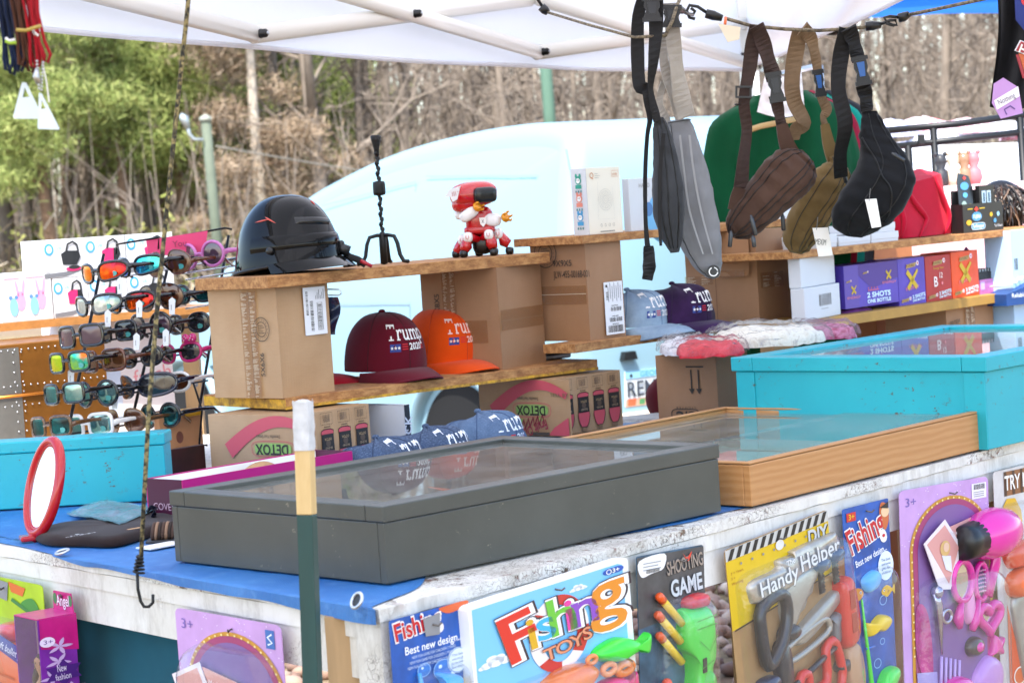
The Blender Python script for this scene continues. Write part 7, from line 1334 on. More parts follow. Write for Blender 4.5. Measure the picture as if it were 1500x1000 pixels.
# --- beauty sets
PKT_ = P_('d8289a', .2, coat=.6); CHRT = M('toy_chrome', '#b0aab8', .15, .8); DP = M('printed_pink', '#b02a7a', .35, na=.3, ns=14)
def beauty(tl, tr, right, label, H, full):
    c = Card(tl, tr, H, right, label, base=LILP, rad=.05, V=.58 if full else .62); p, f = c.p, c.fr
    p.text(f, '3+', .06, -.16, .085, K('7a64b0'), 2); rn = random.Random(3)
    for i in range(50): p.circ(f, rn.random(), -rn.random()*.6, .005, K('ece0f0'), 1, n=6)
    for r_, cc, l in ((.46, 'c89030', 2), (.43, 'a03a6a', 3), (.38, '7d5a94', 4)): p.poly(f, [(.55+r_*math.cos(a), -.62+r_*1.08*math.sin(a)) for a in [math.pi*i/24 for i in range(25)]]+[(.55-r_, -H+.1), (.55+r_, -H+.1)], K(cc), l)
    for i in range(22): a = math.pi*(i+.5)/22; p.circ(f, .55+.445*math.cos(a), -.62+.475*math.sin(a), .010, K('f0d890'), 5, n=8)
    for i in range(12): [p.circ(f, .55+s*.445, -.68-.08*i, .010, K('f0d890'), 5, n=8) for s in (-1, 1)]
    if right: p.rect(f, .80, -.20, .17, .15, K('ece9ee'), 2); p.barcode(f, .82, -.11, .13, .05, BLACKI, 3); [p.rect(f, .82, -.14-.02*i, .12, .008, K('9a9a9c'), 3) for i in range(3)]
    else: p.rect(f, .86, -.20, .08, .15, K('3a6ab0'), 2); p.stroke(f, [(.88, -.17), (.92, -.15), (.88, -.11), (.92, -.08)], .014, K('e8eef4'), 3)
    cr = M('gilt_card', '#d89a94', .4)
    c.part('picture_card', lambda m, f: (m.prism([(.18, -.52), (.42, -.33), (.60, -.62), (.46, -1.0), (.34, -.98)] if full else [(.0, -.55), (.28, -.40), (.48, -.95), (.2, -1.15)], f, .012, .0135, K('e8dce0')), m.prism([(.21, -.53), (.41, -.38), (.56, -.62), (.44, -.94)] if full else [(.04, -.57), (.26, -.45), (.43, -.93), (.20, -1.07)], f, .0136, .0142, cr), m.circ(lambda u, v, l=0: f(u, v, l+30), .40 if full else .24, -.60 if full else -.72, .055, K('d8b070'), 1, ry=.075), m.circ(lambda u, v, l=0: f(u, v, l+30), .41 if full else .25, -.59 if full else -.71, .032, K('e6bfa4'), 2, ry=.045), m.poly(lambda u, v, l=0: f(u, v, l+30), [(.36, -.66), (.46, -.68), (.47, -.84), (.40, -.80)] if full else [(.2, -.78), (.3, -.80), (.34, -.95), (.22, -.98)], K('e0e0ec'), 1)))
    c.part('banner_tag', lambda m, f: (m.prism([(.44, -.42), (.72, -.36), (.72, -.50), (.47, -.55)] if full else [(.30, -.44), (.66, -.52), (.68, -.66), (.36, -.60)], f, .010, .012, cr), m.text(lambda u, v, l=0: f(u, v, l+26), 'Modern girl', .48 if full else .36, -.50 if full else -.57, .045, K('f4e6ea'), 1, .1 if full else -.1, w=.22)))
    if full:
        d = c.part('toy_hair_dryer', lambda m, f: m.add(*(lambda q: (q.v, q.f))((lambda q: (q.lathe([(.020, -.002), (.024, .0), (.026, .025), (.033, .045), (.036, .075), (.030, .105), (.016, .125), (.0, .129)], PKT_, 24), q)[1])(MB())), PKT_, True)); W = c.W
        A, B = f(.60, -.58, 40), f(1.12, -.50, 60); ax = (B-A).normalized(); T = Matrix.Translation(A) @ ax.to_track_quat('Z', 'Y').to_matrix().to_4x4() @ Matrix.Scale((B-A).length/.129, 4)
        for v in d.data.vertices: v.co = T @ v.co
        m = MB(); m.lathe([(.0, -.012), (.022, -.012), (.0245, -.004), (.0262, .026)], BLK, 20); m.v = [tuple(T @ Vector(q)) for q in m.v]; m.build('dryer_nozzle', d)
        c.part('dryer_handle', lambda m, f: m.tube([f(.95, -.62, 40), f(.96, -.85, 36), f(.88, -1.15, 30)], [.016, .014, .012], PKT_, 10, flat_=(1, .6)), par=d)
        c.part('heart_decal', lambda m, f: [m.circ(lambda u, v, l=0: f(u, v, l+120), .86+.05*i, -.50+.01*i, .022, K('e8a0d0'), 1) for i in range(3)], par=d)
    hx, hy = (.60, -.95) if full else (.62, -1.55)
    mo = c.part('toy_hand_mirror', lambda m, f: (m.tube([f(hx+.11*math.cos(a), hy+.19*math.sin(a), 26) for a in [2*math.pi*i/28 for i in range(28)]], .0062, PKT_, 8, True), m.tube([f(hx-.02, hy-.2, 26), f(hx-.06, hy-.36, 24), f(hx-.04, hy-.44, 24)], [.006, .011, .006], PKT_, 8)))
    c.part('mirror_foil', lambda m, f: m.poly(f, ellp(hx, hy, .10, .18, 24), M('foil_mirror', '#d6d8dc', .05, 1), 24), par=mo)
    br_ = c.part('toy_hair_brush', lambda m, f: (m.tube([f(hx+.22+.07*math.cos(a), hy-.05+.18*math.sin(a), 24) for a in [2*math.pi*i/24 for i in range(24)]], .0055, PKT_, 8, True), m.tube([f(hx+.18, hy-.22, 24), f(hx+.13, hy-.42, 24), f(hx+.10, hy-.5, 24)], [.006, .010, .006], PKT_, 8)))
    c.part('brush_bristles', lambda m, f: [m.tube([f(hx+.17+.025*i, hy+.06-.04*j, 20), f(hx+.17+.025*i, hy+.06-.04*j, 34)], .0012, P_('f0b0d8'), 5) for i in range(4) for j in range(6)], par=br_)
    he = c.part('heart_case', lambda m, f: m.tube([f(.90+.13*(16*math.sin(t)**3)/16, -1.36+.15*(13*math.cos(t)-5*math.cos(2*t)-2*math.cos(3*t)-math.cos(4*t))/16, 26) for t in [2*math.pi*i/32 for i in range(32)]], .009, PKT_, 8, True)) if full else None
    if full:
        c.part('heart_mirror', lambda m, f: m.poly(f, [(.90+.11*(16*math.sin(t)**3)/16, -1.36+.125*(13*math.cos(t)-5*math.cos(2*t)-2*math.cos(3*t)-math.cos(4*t))/16) for t in [2*math.pi*i/32 for i in range(32)]], MATS['foil_mirror'], 20), par=he)
        c.part('toy_scissors', lambda m, f: (m.tube([f(.30, -1.0, 20), f(.34, -1.12, 22), f(.36, -1.6, 20)], [.008, .010, .003], CHRT, 8, flat_=(1, .5)), m.ell(f(.32, -1.0, 22), .012, CHRT, 12, 8), m.tube([f(.42+.05*math.cos(a), -1.25+.06*math.sin(a), 22) for a in [2*math.pi*i/16 for i in range(16)]], .004, CHRT, 8, True)))
        c.part('toy_comb', lambda m, f: [m.tube([f(.36+.05*i, -1.62-.02*i, 18), f(.34+.05*i, -2.0, 18)], .003, P_('b89ad8'), 6) for i in range(5)])
        c.puff('pink_ball', ellp(.5, -2.02, .2, .18), .034, PKT_); c.puff('watch_face', ellp(.75, -1.62, .09, .1), .02, P_('3a3438')); c.puff('watch_badge', ellp(.75, -1.62, .05, .06), .024, PKT_); c.puff('lilac_heart', [(.74, -1.9), (.9, -1.74), (1.06, -1.86), (1.04, -2.1), (.88, -2.25), (.74, -2.1)], .02, P_('b884cc')); c.puff('pink_star', [(.98, -1.55), (1.04, -1.62), (1.1, -1.6), (1.06, -1.7), (1.08, -1.78), (1.0, -1.74), (.93, -1.76), (.96, -1.66)], .016, PKT_); p.poly(f, smooth([(.14, -1.1), (.26, -1.2), (.3, -1.75), (.2, -1.8), (.12, -1.5)]), DP, 6); p.poly(f, [(.12, -1.72), (.34, -1.76), (.36, -2.3), (.14, -2.3)], K('a89ad0'), 7)
        for i, (x, y, cc) in enumerate(((.26, -2.5, 'd8289a'), (.56, -2.45, 'a070c8'), (.84, -2.5, 'e060b0'), (.36, -2.78, 'c8a0dc'), (.7, -2.76, 'd8289a'))): c.part('toy_bracelet', lambda m, f, x=x, y=y, cc=cc: m.tube([f(x+.10*math.cos(a), y+.12*math.sin(a), 20) for a in [2*math.pi*k/20 for k in range(20)]], .006, P_(cc, .2), 8, True))
        c.puff('hair_clip', [(.64, -1.1), (.74, -1.06), (.76, -1.34), (.68, -1.38)], .014, P_('e8a0d0'))
    else:
        for x, y in ((.64, -.66), (.86, -.74)): c.part('toy_lipstick', lambda m, f, x=x, y=y: (m.tube([f(x, y, 22), f(x-.03, y-.14, 24), f(x-.10, y-.6, 20)], [.012, .014, .012], P_('a060c8'), 10), m.ell(f(x, y+.01, 26), .0125, PKT_, 12, 8)))
    c.blister(.12, -H+.06, 1.08 if full else .97, -.86 if full else -.24, .042, .2); c.done((.55, -.10))
beauty((1317, 719), (1447, 697), True, 'large lilac beauty play set with a magenta toy hair dryer and heart mirror', 3.0, True)
beauty((256, 889), (411, 916), False, 'lilac beauty play set hanging on the left face of the table', 2.2, False)
# --- 7 builder set at the right edge
c = Card((1455, 691), (1570, 666), 2.4, True, 'builder tool pack marked TRY ME with a child in yellow helmet', base=M('printed_dawn', '#c8c4c0', .4, na=.25, ns=8)); p, f = c.p, c.fr
p.rect(f, .12, -.22, .9, .2, M('printed_plank', '#8a5a34', .5, na=.3, ns=14), 1); [p.rect(f, .12+.1*i, -.22, .03, .2, K('4a2f1e'), 2) for i in range(9)]; p.text(f, 'TRY ME!!', .12, -.17, .12, K('f0ece4'), 4, 0, .02, w=.40)
p.circ(f, .17, -.52, .11, K('e2b598'), 3, ry=.13); p.poly(f, [(.04, -.46), (.06, -.34), (.14, -.24), (.24, -.25), (.31, -.36), (.32, -.46)], K('d8a814'), 4); p.circ(f, .13, -.51, .014, BLACKI, 5); p.circ(f, .22, -.51, .014, BLACKI, 5); p.stroke(f, [(.14, -.59), (.17, -.61), (.21, -.59)], .012, K('a04a44'), 5)
c.puff('red_saw', [(.10, -.66), (.5, -.60), (.54, -.75), (.2, -.82), (.1, -.78)], .022, P_('d8502e'), sq=.3); c.puff('orange_plane', [(.12, -.86), (.6, -.78), (.62, -1.0), (.16, -1.06)], .03, P_('e06a3a'), sq=.2); c.puff('grey_blade', [(.14, -1.12), (.3, -1.1), (.4, -1.8), (.3, -1.9)], .012, SIL, sq=.2); c.puff('red_block', [(.42, -1.3), (.8, -1.26), (.8, -1.6), (.44, -1.64)], .03, RDT, sq=.2); p.poly(f, [(.1, -1.1), (.34, -2.0), (.34, -2.4), (.1, -2.4)], K('d85a2a'), 2)
for i in range(3): p.circ(f, .22, -1.72-.24*i, .07, K('d8682e'), 3); p.stroke(f, ellp(.22, -1.72-.24*i, .07, .07, 16), .012, K('f0e4d8'), 4, closed=True)
c.blister(.06, -2.3, .95, -.28, .03); c.done((.6, -.05))
# --- left face: blaster pack and doll box
c = Card((-95, 826), (62, 857), 1.9, False, 'lime green pack with an orange toy blaster at the far left', base=M('printed_lime', '#a8c81e', .35, na=.2, ns=9), V=.52); p, f = c.p, c.fr
p.poly(f, smooth([(.80, -.18), (.9, -.12), (.96, -.2), (.93, -.3), (.88, -.26)]), K('3a8a34'), 2); p.stroke(f, [(.72, -.16), (.88, -.24), (.95, -.2), (.9, -.36)], .03, K('2f7a3a'), 3); p.poly(f, [(.70, -.02), (.85, -.05), (.82, -.12), (.72, -.1)], K('d86a2a'), 2); p.poly(f, [(.62, -.02), (.70, -.03), (.68, -.18), (.58, -.16)], GREYT, 3)
g_ = c.puff('orange_blaster', [(.66, -.52), (.72, -.46), (.86, -.52), (.98, -.58), (.96, -.68), (.90, -.7), (.92, -1.8), (.64, -1.8)], .034, P_('e0602a', .35), sq=.25); c.part('blaster_ridges', lambda m, f: [m.stroke(lambda u, v, l=0: f(u, v, l+69), [(.70, -.72-.08*i), (.86, -.74-.08*i)], .02, P_('c04a1c'), 1) for i in range(12)], par=g_)
c.puff('red_muzzle', [(.66, -.36), (.78, -.34), (.78, -.48), (.66, -.48)], .026, P_('e03a2a'), par=g_); c.part('violet_banner', lambda m, f: (m.prism([(.70, -.38), (1.06, -.52), (1.04, -.66), (.70, -.50)], f, .036, .0372, K('3f3488')), m.text(lambda u, v, l=0: f(u, v, l+76), 'Soft bullet game', .73, -.49, .06, K('dcd8ec'), 1, -.34, w=.3)))
c.part('green_dart', lambda m, f: m.tube([f(.5, -.5, 20), f(.56, -1.4, 20)], .008, P_('5ad83a'), 8)); c.puff('orange_grip', [(.36, -.6), (.5, -.56), (.52, -1.8), (.36, -1.8)], .03, P_('e0502a', .35), sq=.25); c.blister(.3, -1.86, .94, -.32, .045, .12); c.done((.66, -.08))
def dollbox():
    n = nL; P = C0+n*.012; TL, TR = on_plane(82, 864, P, n), on_plane(137, 868, P, n); ux = -eL; W = .080; H = .30; D = .068; o = thing('doll_box', 'magenta window box with a brown haired doll, lettered Angel', 'toy box', TL-Vector((0, 0, .028)), math.atan2(ux.y, ux.x)); f = flat((-.018, 0, 0), (1, 0, 0), (0, 0, 1), Vector((0, -1, 0)))
    MGP = M('printed_magenta', '#c0187a', .3, na=.25, ns=14); VP = M('printed_violet', '#7a2a9a', .3, na=.35, ns=14)
    m = MB(); m.prism([(.010, -.002), (.014, .028), (.072, .028), (.076, -.002)], f, .001, .003, MGP); m.text(f, 'Angel', .024, .005, .018, K('2a1a3a'), 7, .03, .03, w=.042); m.text(f, 'Angel', .0245, .0055, .018, K('f4e0f0'), 8, .03, .008, w=.042); [m.circ(f, x, .016, .006, K('3a7a4a'), 7, ry=.009) for x in (.019, .070)]; m.build('header_flap', o)
    m = MB(); F = lambda u, v, l=0: Vector((-.018+u, -D+.002-l*LAY, v))
    x1 = W
    m.box((-.018, -D, -H), (-.018+W*.02, 0, -.004), VP); m.box((-.018+W*.02, -.0325, -H), (-.018+W*.98, -.0305, -.004), M('printed_dusk', '#b08aa0', .4, na=.4, ns=10)); m.box((-.018+W*.985, -D, -H), (-.018+W, -.003, -.004), VP); m.box((-.018, -D, -.0038), (-.018+W, 0, -.002), MGP); m.build('box_shell', o)
    m = MB(); rn = random.Random(9); G2 = lambda u, v, l=0: Vector((-.018+W+l*LAY, -D+(u/W-.5)*2*D, v))
    m.poly(G2, [(W*.52, -.004), (W, -.004), (W, -.06), (W*.52, -.05)], MGP, 1)
    for i in range(9):
        x, y = W*(.6+.34*rn.random()), -.05-.024*i; 
        for k in range(5): a = 2*math.pi*k/5+i; m.poly(G2, smooth([(x, y), (x+.007*math.cos(a-.35), y+.007*math.sin(a-.35)), (x+.014*math.cos(a), y+.014*math.sin(a)), (x+.007*math.cos(a+.35), y+.007*math.sin(a+.35))], 2), K('c8a8d8'), 2)
    m.star(G2, W*.78, -.092, .021, K('4a1a78'), 4, .6, 6); m.text(G2, 'New', W*.70, -.090, .012, K('e8d8f0'), 5, .05, w=W*.12); m.text(G2, 'fashion', W*.67, -.103, .010, K('e8d8f0'), 5, .05, w=W*.2); m.circ(G2, W*.60, -.04, .008, K('e8d8f0'), 4); m.text(G2, '3+', W*.55, -.043, .007, K('5a2a8a'), 5)
    for i in range(4): m.circ(G2, W*.56, -.13-.02*i, .009, K(('f0d8e8', 'e0c040', '6ab0d8', 'f0a0c0')[i]), 3)
    m.build('printing', o)
    # doll: a small figure with head, body, arms, hair
    SK = M('doll_skin', '#c08a68', .5); HR = M('doll_hair', '#3a2216', .45); DR = M('doll_dress', '#7a3a8a', .6, na=.3, ns=40); X, Y = W*.52-.018, -.050
    m = MB(); m.tube([(X, Y, -.30), (X, Y, -.21), (X, Y, -.165), (X+.001, Y, -.135), (X+.001, Y, -.112), (X+.001, Y, -.105), (X+.002, Y, -.098), (X+.002, Y, -.082), (X+.002, Y, -.072), (X+.002, Y, -.066)], [.010, .011, .010, .0085, .011, .005, .0035, .009, .010, .004], SK, 14); m.tube([(X-.009, Y-.001, -.114), (X-.013, Y-.006, -.14), (X-.008, Y-.014, -.165)], [.004, .0033, .0028], SK, 8); m.tube([(X+.011, Y-.001, -.114), (X+.016, Y-.006, -.14), (X+.012, Y-.016, -.160)], [.004, .0033, .0028], SK, 8); d = m.build('doll_body', o)
    m = MB(); m.ell((X+.002, Y+.003, -.076), (.0125, .011, .014), HR, 14, 10); [m.tube([(X+.002+s*.010, Y+.001, -.075), (X+s*.014, Y-.002, -.105), (X+s*.015, Y-.003, -.14), (X+s*.012, Y-.002, -.165)], [.005, .006, .006, .003], HR, 8) for s in (-1, 1)]; m.build('doll_hair', d)
    m = MB(); m.tube([(X, Y, -.30), (X, Y, -.20), (X, Y, -.165), (X, Y, -.14), (X, Y, -.119)], [.020, .017, .012, .0098, .0115], DR, 16); m.build('doll_dress', d)
    fc = lambda u, v, l=0: Vector((X+.002+u, Y-.0102-l*LAY, -.080+v)); m = MB(); [m.circ(fc, s*.004, .004, .0017, K('2a1c1c'), 1) for s in (-1, 1)]; m.rect(fc, -.002, -.005, .004, .0012, K('b03a54'), 1); m.build('doll_face', d)
    m = MB(); m.box((-.018+W*.02, -D-.0002, -H), (-.018+W*.98, -D+.0006, -.004), BLIS); m.build('clear_window', o)
    m = MB(); m.tube([(W*.31, .012, .02), (W*.31, -.004, .02), (W*.31+.003, -.008, .024)], .0022, MATS['nail_metal'], 8); m.build('hanging_nail', o)
dollbox()
# ================================================================ tent canopy
ZV = 1.86                                     # lower edge of the valance
c0 = at_z(0, 40, ZV); c1 = at_z(1096, 104, ZV); eT = (c1-c0); eT.z = 0; LT = eT.length; eT.normalize(); nT = Vector((.03, -1, 0)).normalized()   # nT: runs towards the camera
tent = thing('canopy_tent', 'white pop-up canopy tent over the stall with folding tube trusses', 'canopy', (c1.x, c1.y, 0)); toff = Matrix.Translation(-Vector((c1.x, c1.y, 0)))
A0 = c1-eT*(LT+3.2); DEP = 4.7
def tp(s, d, z): p = A0+eT*s+nT*d; return Vector((p.x, p.y, z))
TL = LT+3.2
def troof():
    m = MB(); m.T = toff
    zr = ZV+.26
    def fn(u, v):
        e = min(u*TL, (1-u)*TL, v*DEP, (1-v)*DEP); z = zr+min(e, 1.6)*.42-.05*math.sin(min(e, 1.6)/1.6*math.pi)+.012*noise.noise(Vector((u*9, v*7, 0)))
        return tp(u*TL, v*DEP, z)
    m.grid(fn, 70, 36, CANVAS); m.build('roof_fabric', tent)
    for s in range(4):
        m = MB(); m.T = toff
        a, c = [(tp(0, 0, 0), tp(TL, 0, 0)), (tp(TL, 0, 0), tp(TL, DEP, 0)), (tp(TL, DEP, 0), tp(0, DEP, 0)), (tp(0, DEP, 0), tp(0, 0, 0))][s]; n = (c-a).cross(Vector((0, 0, 1))).normalized()
        sag = lambda u: -.030*math.sin(math.pi*min(1, max(0, (u*TL-3.2)/LT))) if s == 0 else 0.
        m.grid(lambda u, v: a.lerp(c, u)+Vector((0, 0, ZV+.26*v+(1-v)*(sag(u)+.002*math.sin(u*(c-a).length*5))))+n*((1-v)*(.012+.006*math.sin(u*(c-a).length*9+s))), 120, 5, CANVAS)
        m.tube([a.lerp(c, i/90)+n*.012+Vector((0, 0, ZV+.004+sag(i/90)+.002*math.sin(i/90*(c-a).length*5))) for i in range(91)], .006, CANVAS, 6)
        m.build('valance', tent)
troof()
BOLT = M('black_bolt', '#131414', .3)
def truss(a, c, k, ins, zt=ZV+.165):
    L = (c-a).length; e = (c-a).normalized(); n = Vector((e.y, -e.x, 0))
    for i in range(k):
        s0, s1 = L*i/k, L*(i+1)/k; z0, z1 = ZV+.012, zt
        for j, (p, q) in enumerate((((s0, z0), (s1, z1)), ((s0, z1), (s1, z0)))):
            m = MB(); m.T = toff; o_ = n*(ins+.016*j)
            P = a+e*p[0]+o_; Q = a+e*q[0]+o_; P.z, Q.z = p[1], q[1]
            m.tube([P, Q], .016, WMET, 8, flat_=(1.35, .75)); m.build('truss_bar', tent)
        for ss, zz in ((s0, z0), (s1, z0), ((s0+s1)/2, (z0+z1)/2)):
            if ss == s1 and i < k-1: continue
            m = MB(); m.T = toff; P = a+e*ss+n*(ins+.03); P.z = zz; Q = P+n*.012; m.tube([P-n*.02, P, P+n*.001, Q, Q+n*.004], [.011, .011, .010, .010, .006], BOLT, 12); m.tube([P+n*.014, P+n*.018], .004, STEEL, 8); m.build('pivot_bolt', tent)
def xpos(px): p = tp(0, .05, ZV+.03); return ext(p, eT, px)
s375, s789 = xpos(348), xpos(770); X = s789-s375
truss(tp(s375-X, 0, 0), tp(s789, 0, 0), 4 if False else 2, .03); truss(tp(s789, 0, 0), tp(TL-.03, 0, 0), 1, .03); truss(tp(s375-2*X, 0, 0), tp(s375-X, 0, 0), 1, .03)
truss(tp(TL-.03, .0, 0), tp(TL-.03, DEP, 0), 3, -.06)
for s, d in ((.03, .03), (TL-.03, .03), (.03, DEP-.03), (TL-.03, DEP-.03)):
    m = MB(); m.T = toff; p = tp(s, d, 0); m.box((p.x-.022, p.y-.022, 0), (p.x+.022, p.y+.022, ZV+.26), WMET, .004); m.build('tent_leg', tent)
    m = MB(); m.T = toff; m.box((p.x-.03, p.y-.03, ZV+.0), (p.x+.03, p.y+.03, ZV+.06), BOLT, .005); m.build('slider_bracket', tent)
# ================================================================ van and car
def vehicle(name, label, cat, P, fwd, prof, W, paint, tum, seams=(), arches=(), plate=None, wins=()):
    o = thing(name, label, cat, (P.x, P.y, 0), math.atan2(fwd[1], fwd[0])); m = MB(); n = len(prof); cx = sum(p[0] for p in prof)/n; cz = sum(p[1] for p in prof)/n
    pr_ = smooth(prof, 4); N = len(pr_); R = .10
    tb = lambda z: tum*max(0, z-.95)**1.6
    lay = []
    for k in range(5): a = k/4*math.pi/2; lay.append((R*(1-math.sin(a)), R*(1-math.cos(a))))      # (inset of outline, depth from the side)
    lay = [(i, -d) for i, d in lay]+[(i, -W+d) for i, d in lay[::-1]]
    vs = []; 
    for ins, y in lay:
        for i in range(N):
            x, z = pr_[i]; a, b = pr_[i-1], pr_[(i+1) % N]; t = Vector((b[0]-a[0], b[1]-a[1])); t = t.normalized() if t.length > 1e-6 else Vector((1, 0)); nn = Vector((-t.y, t.x)); nn = nn if nn.dot(Vector((cx-x, cz-z))) > 0 else -nn
            q = Vector((x, z))+nn*ins; f = tb(z); vs.append((q.x, y*(1-2*f/W)-f, q.y))
    fs = []
    for k in range(len(lay)-1):
        for i in range(N): fs.append((k*N+i, (k+1)*N+i, (k+1)*N+(i+1) % N, k*N+(i+1) % N))
    m.add(vs, fs, paint, True)
    for k, y0 in ((0, 0), (len(lay)-1, 1)):                                # side panels as grids so that they curve
        pts = vs[k*N:(k+1)*N]; c = Vector((cx, pts[0][1] if tum == 0 else (-tb(cz) if y0 == 0 else -W+tb(cz)), cz)); rings = [[Vector(p).lerp(c, t) for p in pts] for t in (0, .25, .5, .75)]
        for rg in rings[1:]:
            for v in rg: f = tb(v.z); v.y = -f if y0 == 0 else -W+f
        V = [v for rg in rings for v in rg]+[c]; F_ = []
        for r_ in range(3):
            for i in range(N): F_.append((r_*N+i, r_*N+(i+1) % N, (r_+1)*N+(i+1) % N, (r_+1)*N+i))
        F_ += [(3*N+i, 3*N+(i+1) % N, 4*N) for i in range(N)]; m.add(V, F_, paint, True)
    m.build('body', o); side = lambda u, v, l=0: Vector((u, -tb(v)+.002+l*LAY, v)); GAP = K('7d8f9c', .5)
    for sm_ in seams:
        m = MB(); m.stroke(side, sm_, .006, GAP, 2); m.build('panel_gap', o)
    for x, z, r in arches:
        w_ = thing('wheel', None, None, (x, -.10, z)); w_.parent = o
        m = MB(); m.T = Matrix.Rotation(math.pi/2, 4, 'X'); m.lathe([(r*.55, -.10), (r*.92, -.10), (r, -.07), (r, .07), (r*.92, .10), (r*.55, .10)], M('tyre_rubber', '#151515', .85), 40); m.build('tyre', w_); m = MB(); m.T = Matrix.Rotation(math.pi/2, 4, 'X'); m.lathe([(r*.55, -.09), (r*.5, -.06), (r*.2, -.08), (.0, -.08)], STEEL, 30); m.build('rim', w_)
        m = MB(); ra = r*1.06; m.poly(lambda u, v, l=0: Vector((u, .0035-tb(v), v)), [(x+ra*math.cos(a), max(.22, z+ra*math.sin(a))) for a in [2*math.pi*i/40 for i in range(40)]], M('arch_dark', '#0c0d0f', .9)); m.build('wheel_well', o)
        m = MB(); m.tube([Vector((x+ra*1.18*math.cos(a), .004, z+ra*1.18*math.sin(a))) for a in [math.pi*(-.08+1.16*i/30) for i in range(31)]], .055, paint, 10, flat_=(.5, 1.)); m.build('arch_flare', o)
    for wp in wins: m = MB(); m.poly(lambda u, v, l=0: Vector((u, .003-tb(v), v)), wp, M('car_glass', '#1a2026', .05)); m.build('side_window', o)
    return o
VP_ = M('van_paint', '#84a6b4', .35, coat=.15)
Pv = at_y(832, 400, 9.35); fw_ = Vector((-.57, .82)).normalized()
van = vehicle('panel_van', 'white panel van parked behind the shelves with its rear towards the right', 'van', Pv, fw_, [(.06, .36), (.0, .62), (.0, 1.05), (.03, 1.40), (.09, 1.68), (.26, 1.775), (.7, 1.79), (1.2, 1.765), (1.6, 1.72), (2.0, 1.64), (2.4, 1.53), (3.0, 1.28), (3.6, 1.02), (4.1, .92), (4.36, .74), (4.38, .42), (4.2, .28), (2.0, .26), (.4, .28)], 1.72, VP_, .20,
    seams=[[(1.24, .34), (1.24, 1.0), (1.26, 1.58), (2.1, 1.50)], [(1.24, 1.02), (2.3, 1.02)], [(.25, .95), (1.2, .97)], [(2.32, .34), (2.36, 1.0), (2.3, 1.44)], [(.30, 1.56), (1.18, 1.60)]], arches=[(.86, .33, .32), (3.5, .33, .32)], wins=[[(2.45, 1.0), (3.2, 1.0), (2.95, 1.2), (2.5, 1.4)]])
def rear(van):
    rf = lambda u, v, l=0: Vector((-.004-l*LAY, -u, v))     # seen from behind: u runs to the right
    x_at = lambda z: float(np.interp(z, [.36, .62, 1.05, 1.4, 1.68], [.06, 0., 0., .03, .09]))
    rc = lambda u, v, l=0: Vector((x_at(v)-.006-l*LAY, -u, v))
    m = MB(); m.stroke(rc, [(.09, 1.66), (.10, 1.3), (.11, .9), (.11, .42)], .010, K('7f9ac4', .5), 1); m.build('door_gap', van); m = MB(); m.stroke(rc, [(.88, 1.66), (.88, .42)], .010, K('8a94a0', .5), 1); m.build('door_gap', van)
    m = MB(); m.stroke(rc, [(.22, 1.62), (.23, 1.585), (.40, 1.58)], .012, K('9db4c4', .5), 1); m.build('hinge_cover', van)
    u0, z0, w, h = .255, .565, .305, .152; m = MB(); m.prism([(u0, z0), (u0+w, z0), (u0+w, z0+h), (u0, z0+h)], rc, .002, .006, K('dde6ea', .35)); pl = m.build('licence_plate', van)
    m = MB(); m.rect(rc, u0, z0+h*.78, w, h*.22, K('8cc4dc'), 13); m.text(rc, 'GEORGIA', u0+w*.26, z0+h*.81, .022, K('3a8ab0'), 14, 0, .01, w=w*.55); m.text(rc, 'REM290', u0+w*.03, z0+h*.28, .066, K('3c4450'), 14, 0, .01, w=w*.92); m.rect(rc, u0, z0, w, h*.22, K('e0b09a'), 13); m.rect(rc, u0+w*.04, z0+h*.02, w*.14, h*.2, K('e0704a'), 14); m.rect(rc, u0+w*.24, z0+h*.03, w*.1, h*.16, K('5aa06a'), 14); m.rect(rc, u0+w*.36, z0+h*.04, w*.26, h*.12, K('e4e4e4'), 14)
    for a in (.1, .9): m.circ(rc, u0+w*a, z0+h*.86, .008, K('33383c'), 15, n=10)
    m.build('plate_lettering', pl)
    for u in (.235, .50):
        m = MB(); m.prism([(u, .765), (u+.075, .765), (u+.065, .80), (u+.01, .80)], rc, .0, .03, BLK); m.build('plate_lamp', van)
    m = MB(); m.box((-.05, -1.70, .36), (.03, -.02, .54), M('bumper_cream', '#d8c8b0', .5), .02); m.build('rear_bumper', van)
    m = MB(); m.box((-.012, -1.71, .75), (.02, -1.60, 1.25), M('tail_light_red', '#8c0f14', .15, coat=.5), .01); m.build('tail_light', van)
rear(van)
Pc = at_y(888, 200, 15.0); vehicle('red_car', 'red car parked beyond the white van, only its roof showing', 'car', Pc, (.05, 1.), [(.0, .5), (.05, .95), (.35, 1.15), (.6, 1.60), (1.1, 1.93), (2.2, 1.96), (2.8, 1.80), (3.3, 1.3), (4.2, 1.15), (4.4, .8), (4.35, .35), (2.2, .28), (.2, .3)], 1.7, M('red_car_paint', '#a01828', .2, coat=.8), .18, arches=[(.8, .32, .31), (3.5, .32, .31)], wins=[[(.75, 1.35), (2.1, 1.38), (2.1, 1.78), (1.1, 1.75)], [(2.2, 1.38), (3.0, 1.35), (2.7, 1.7), (2.2, 1.78)]])
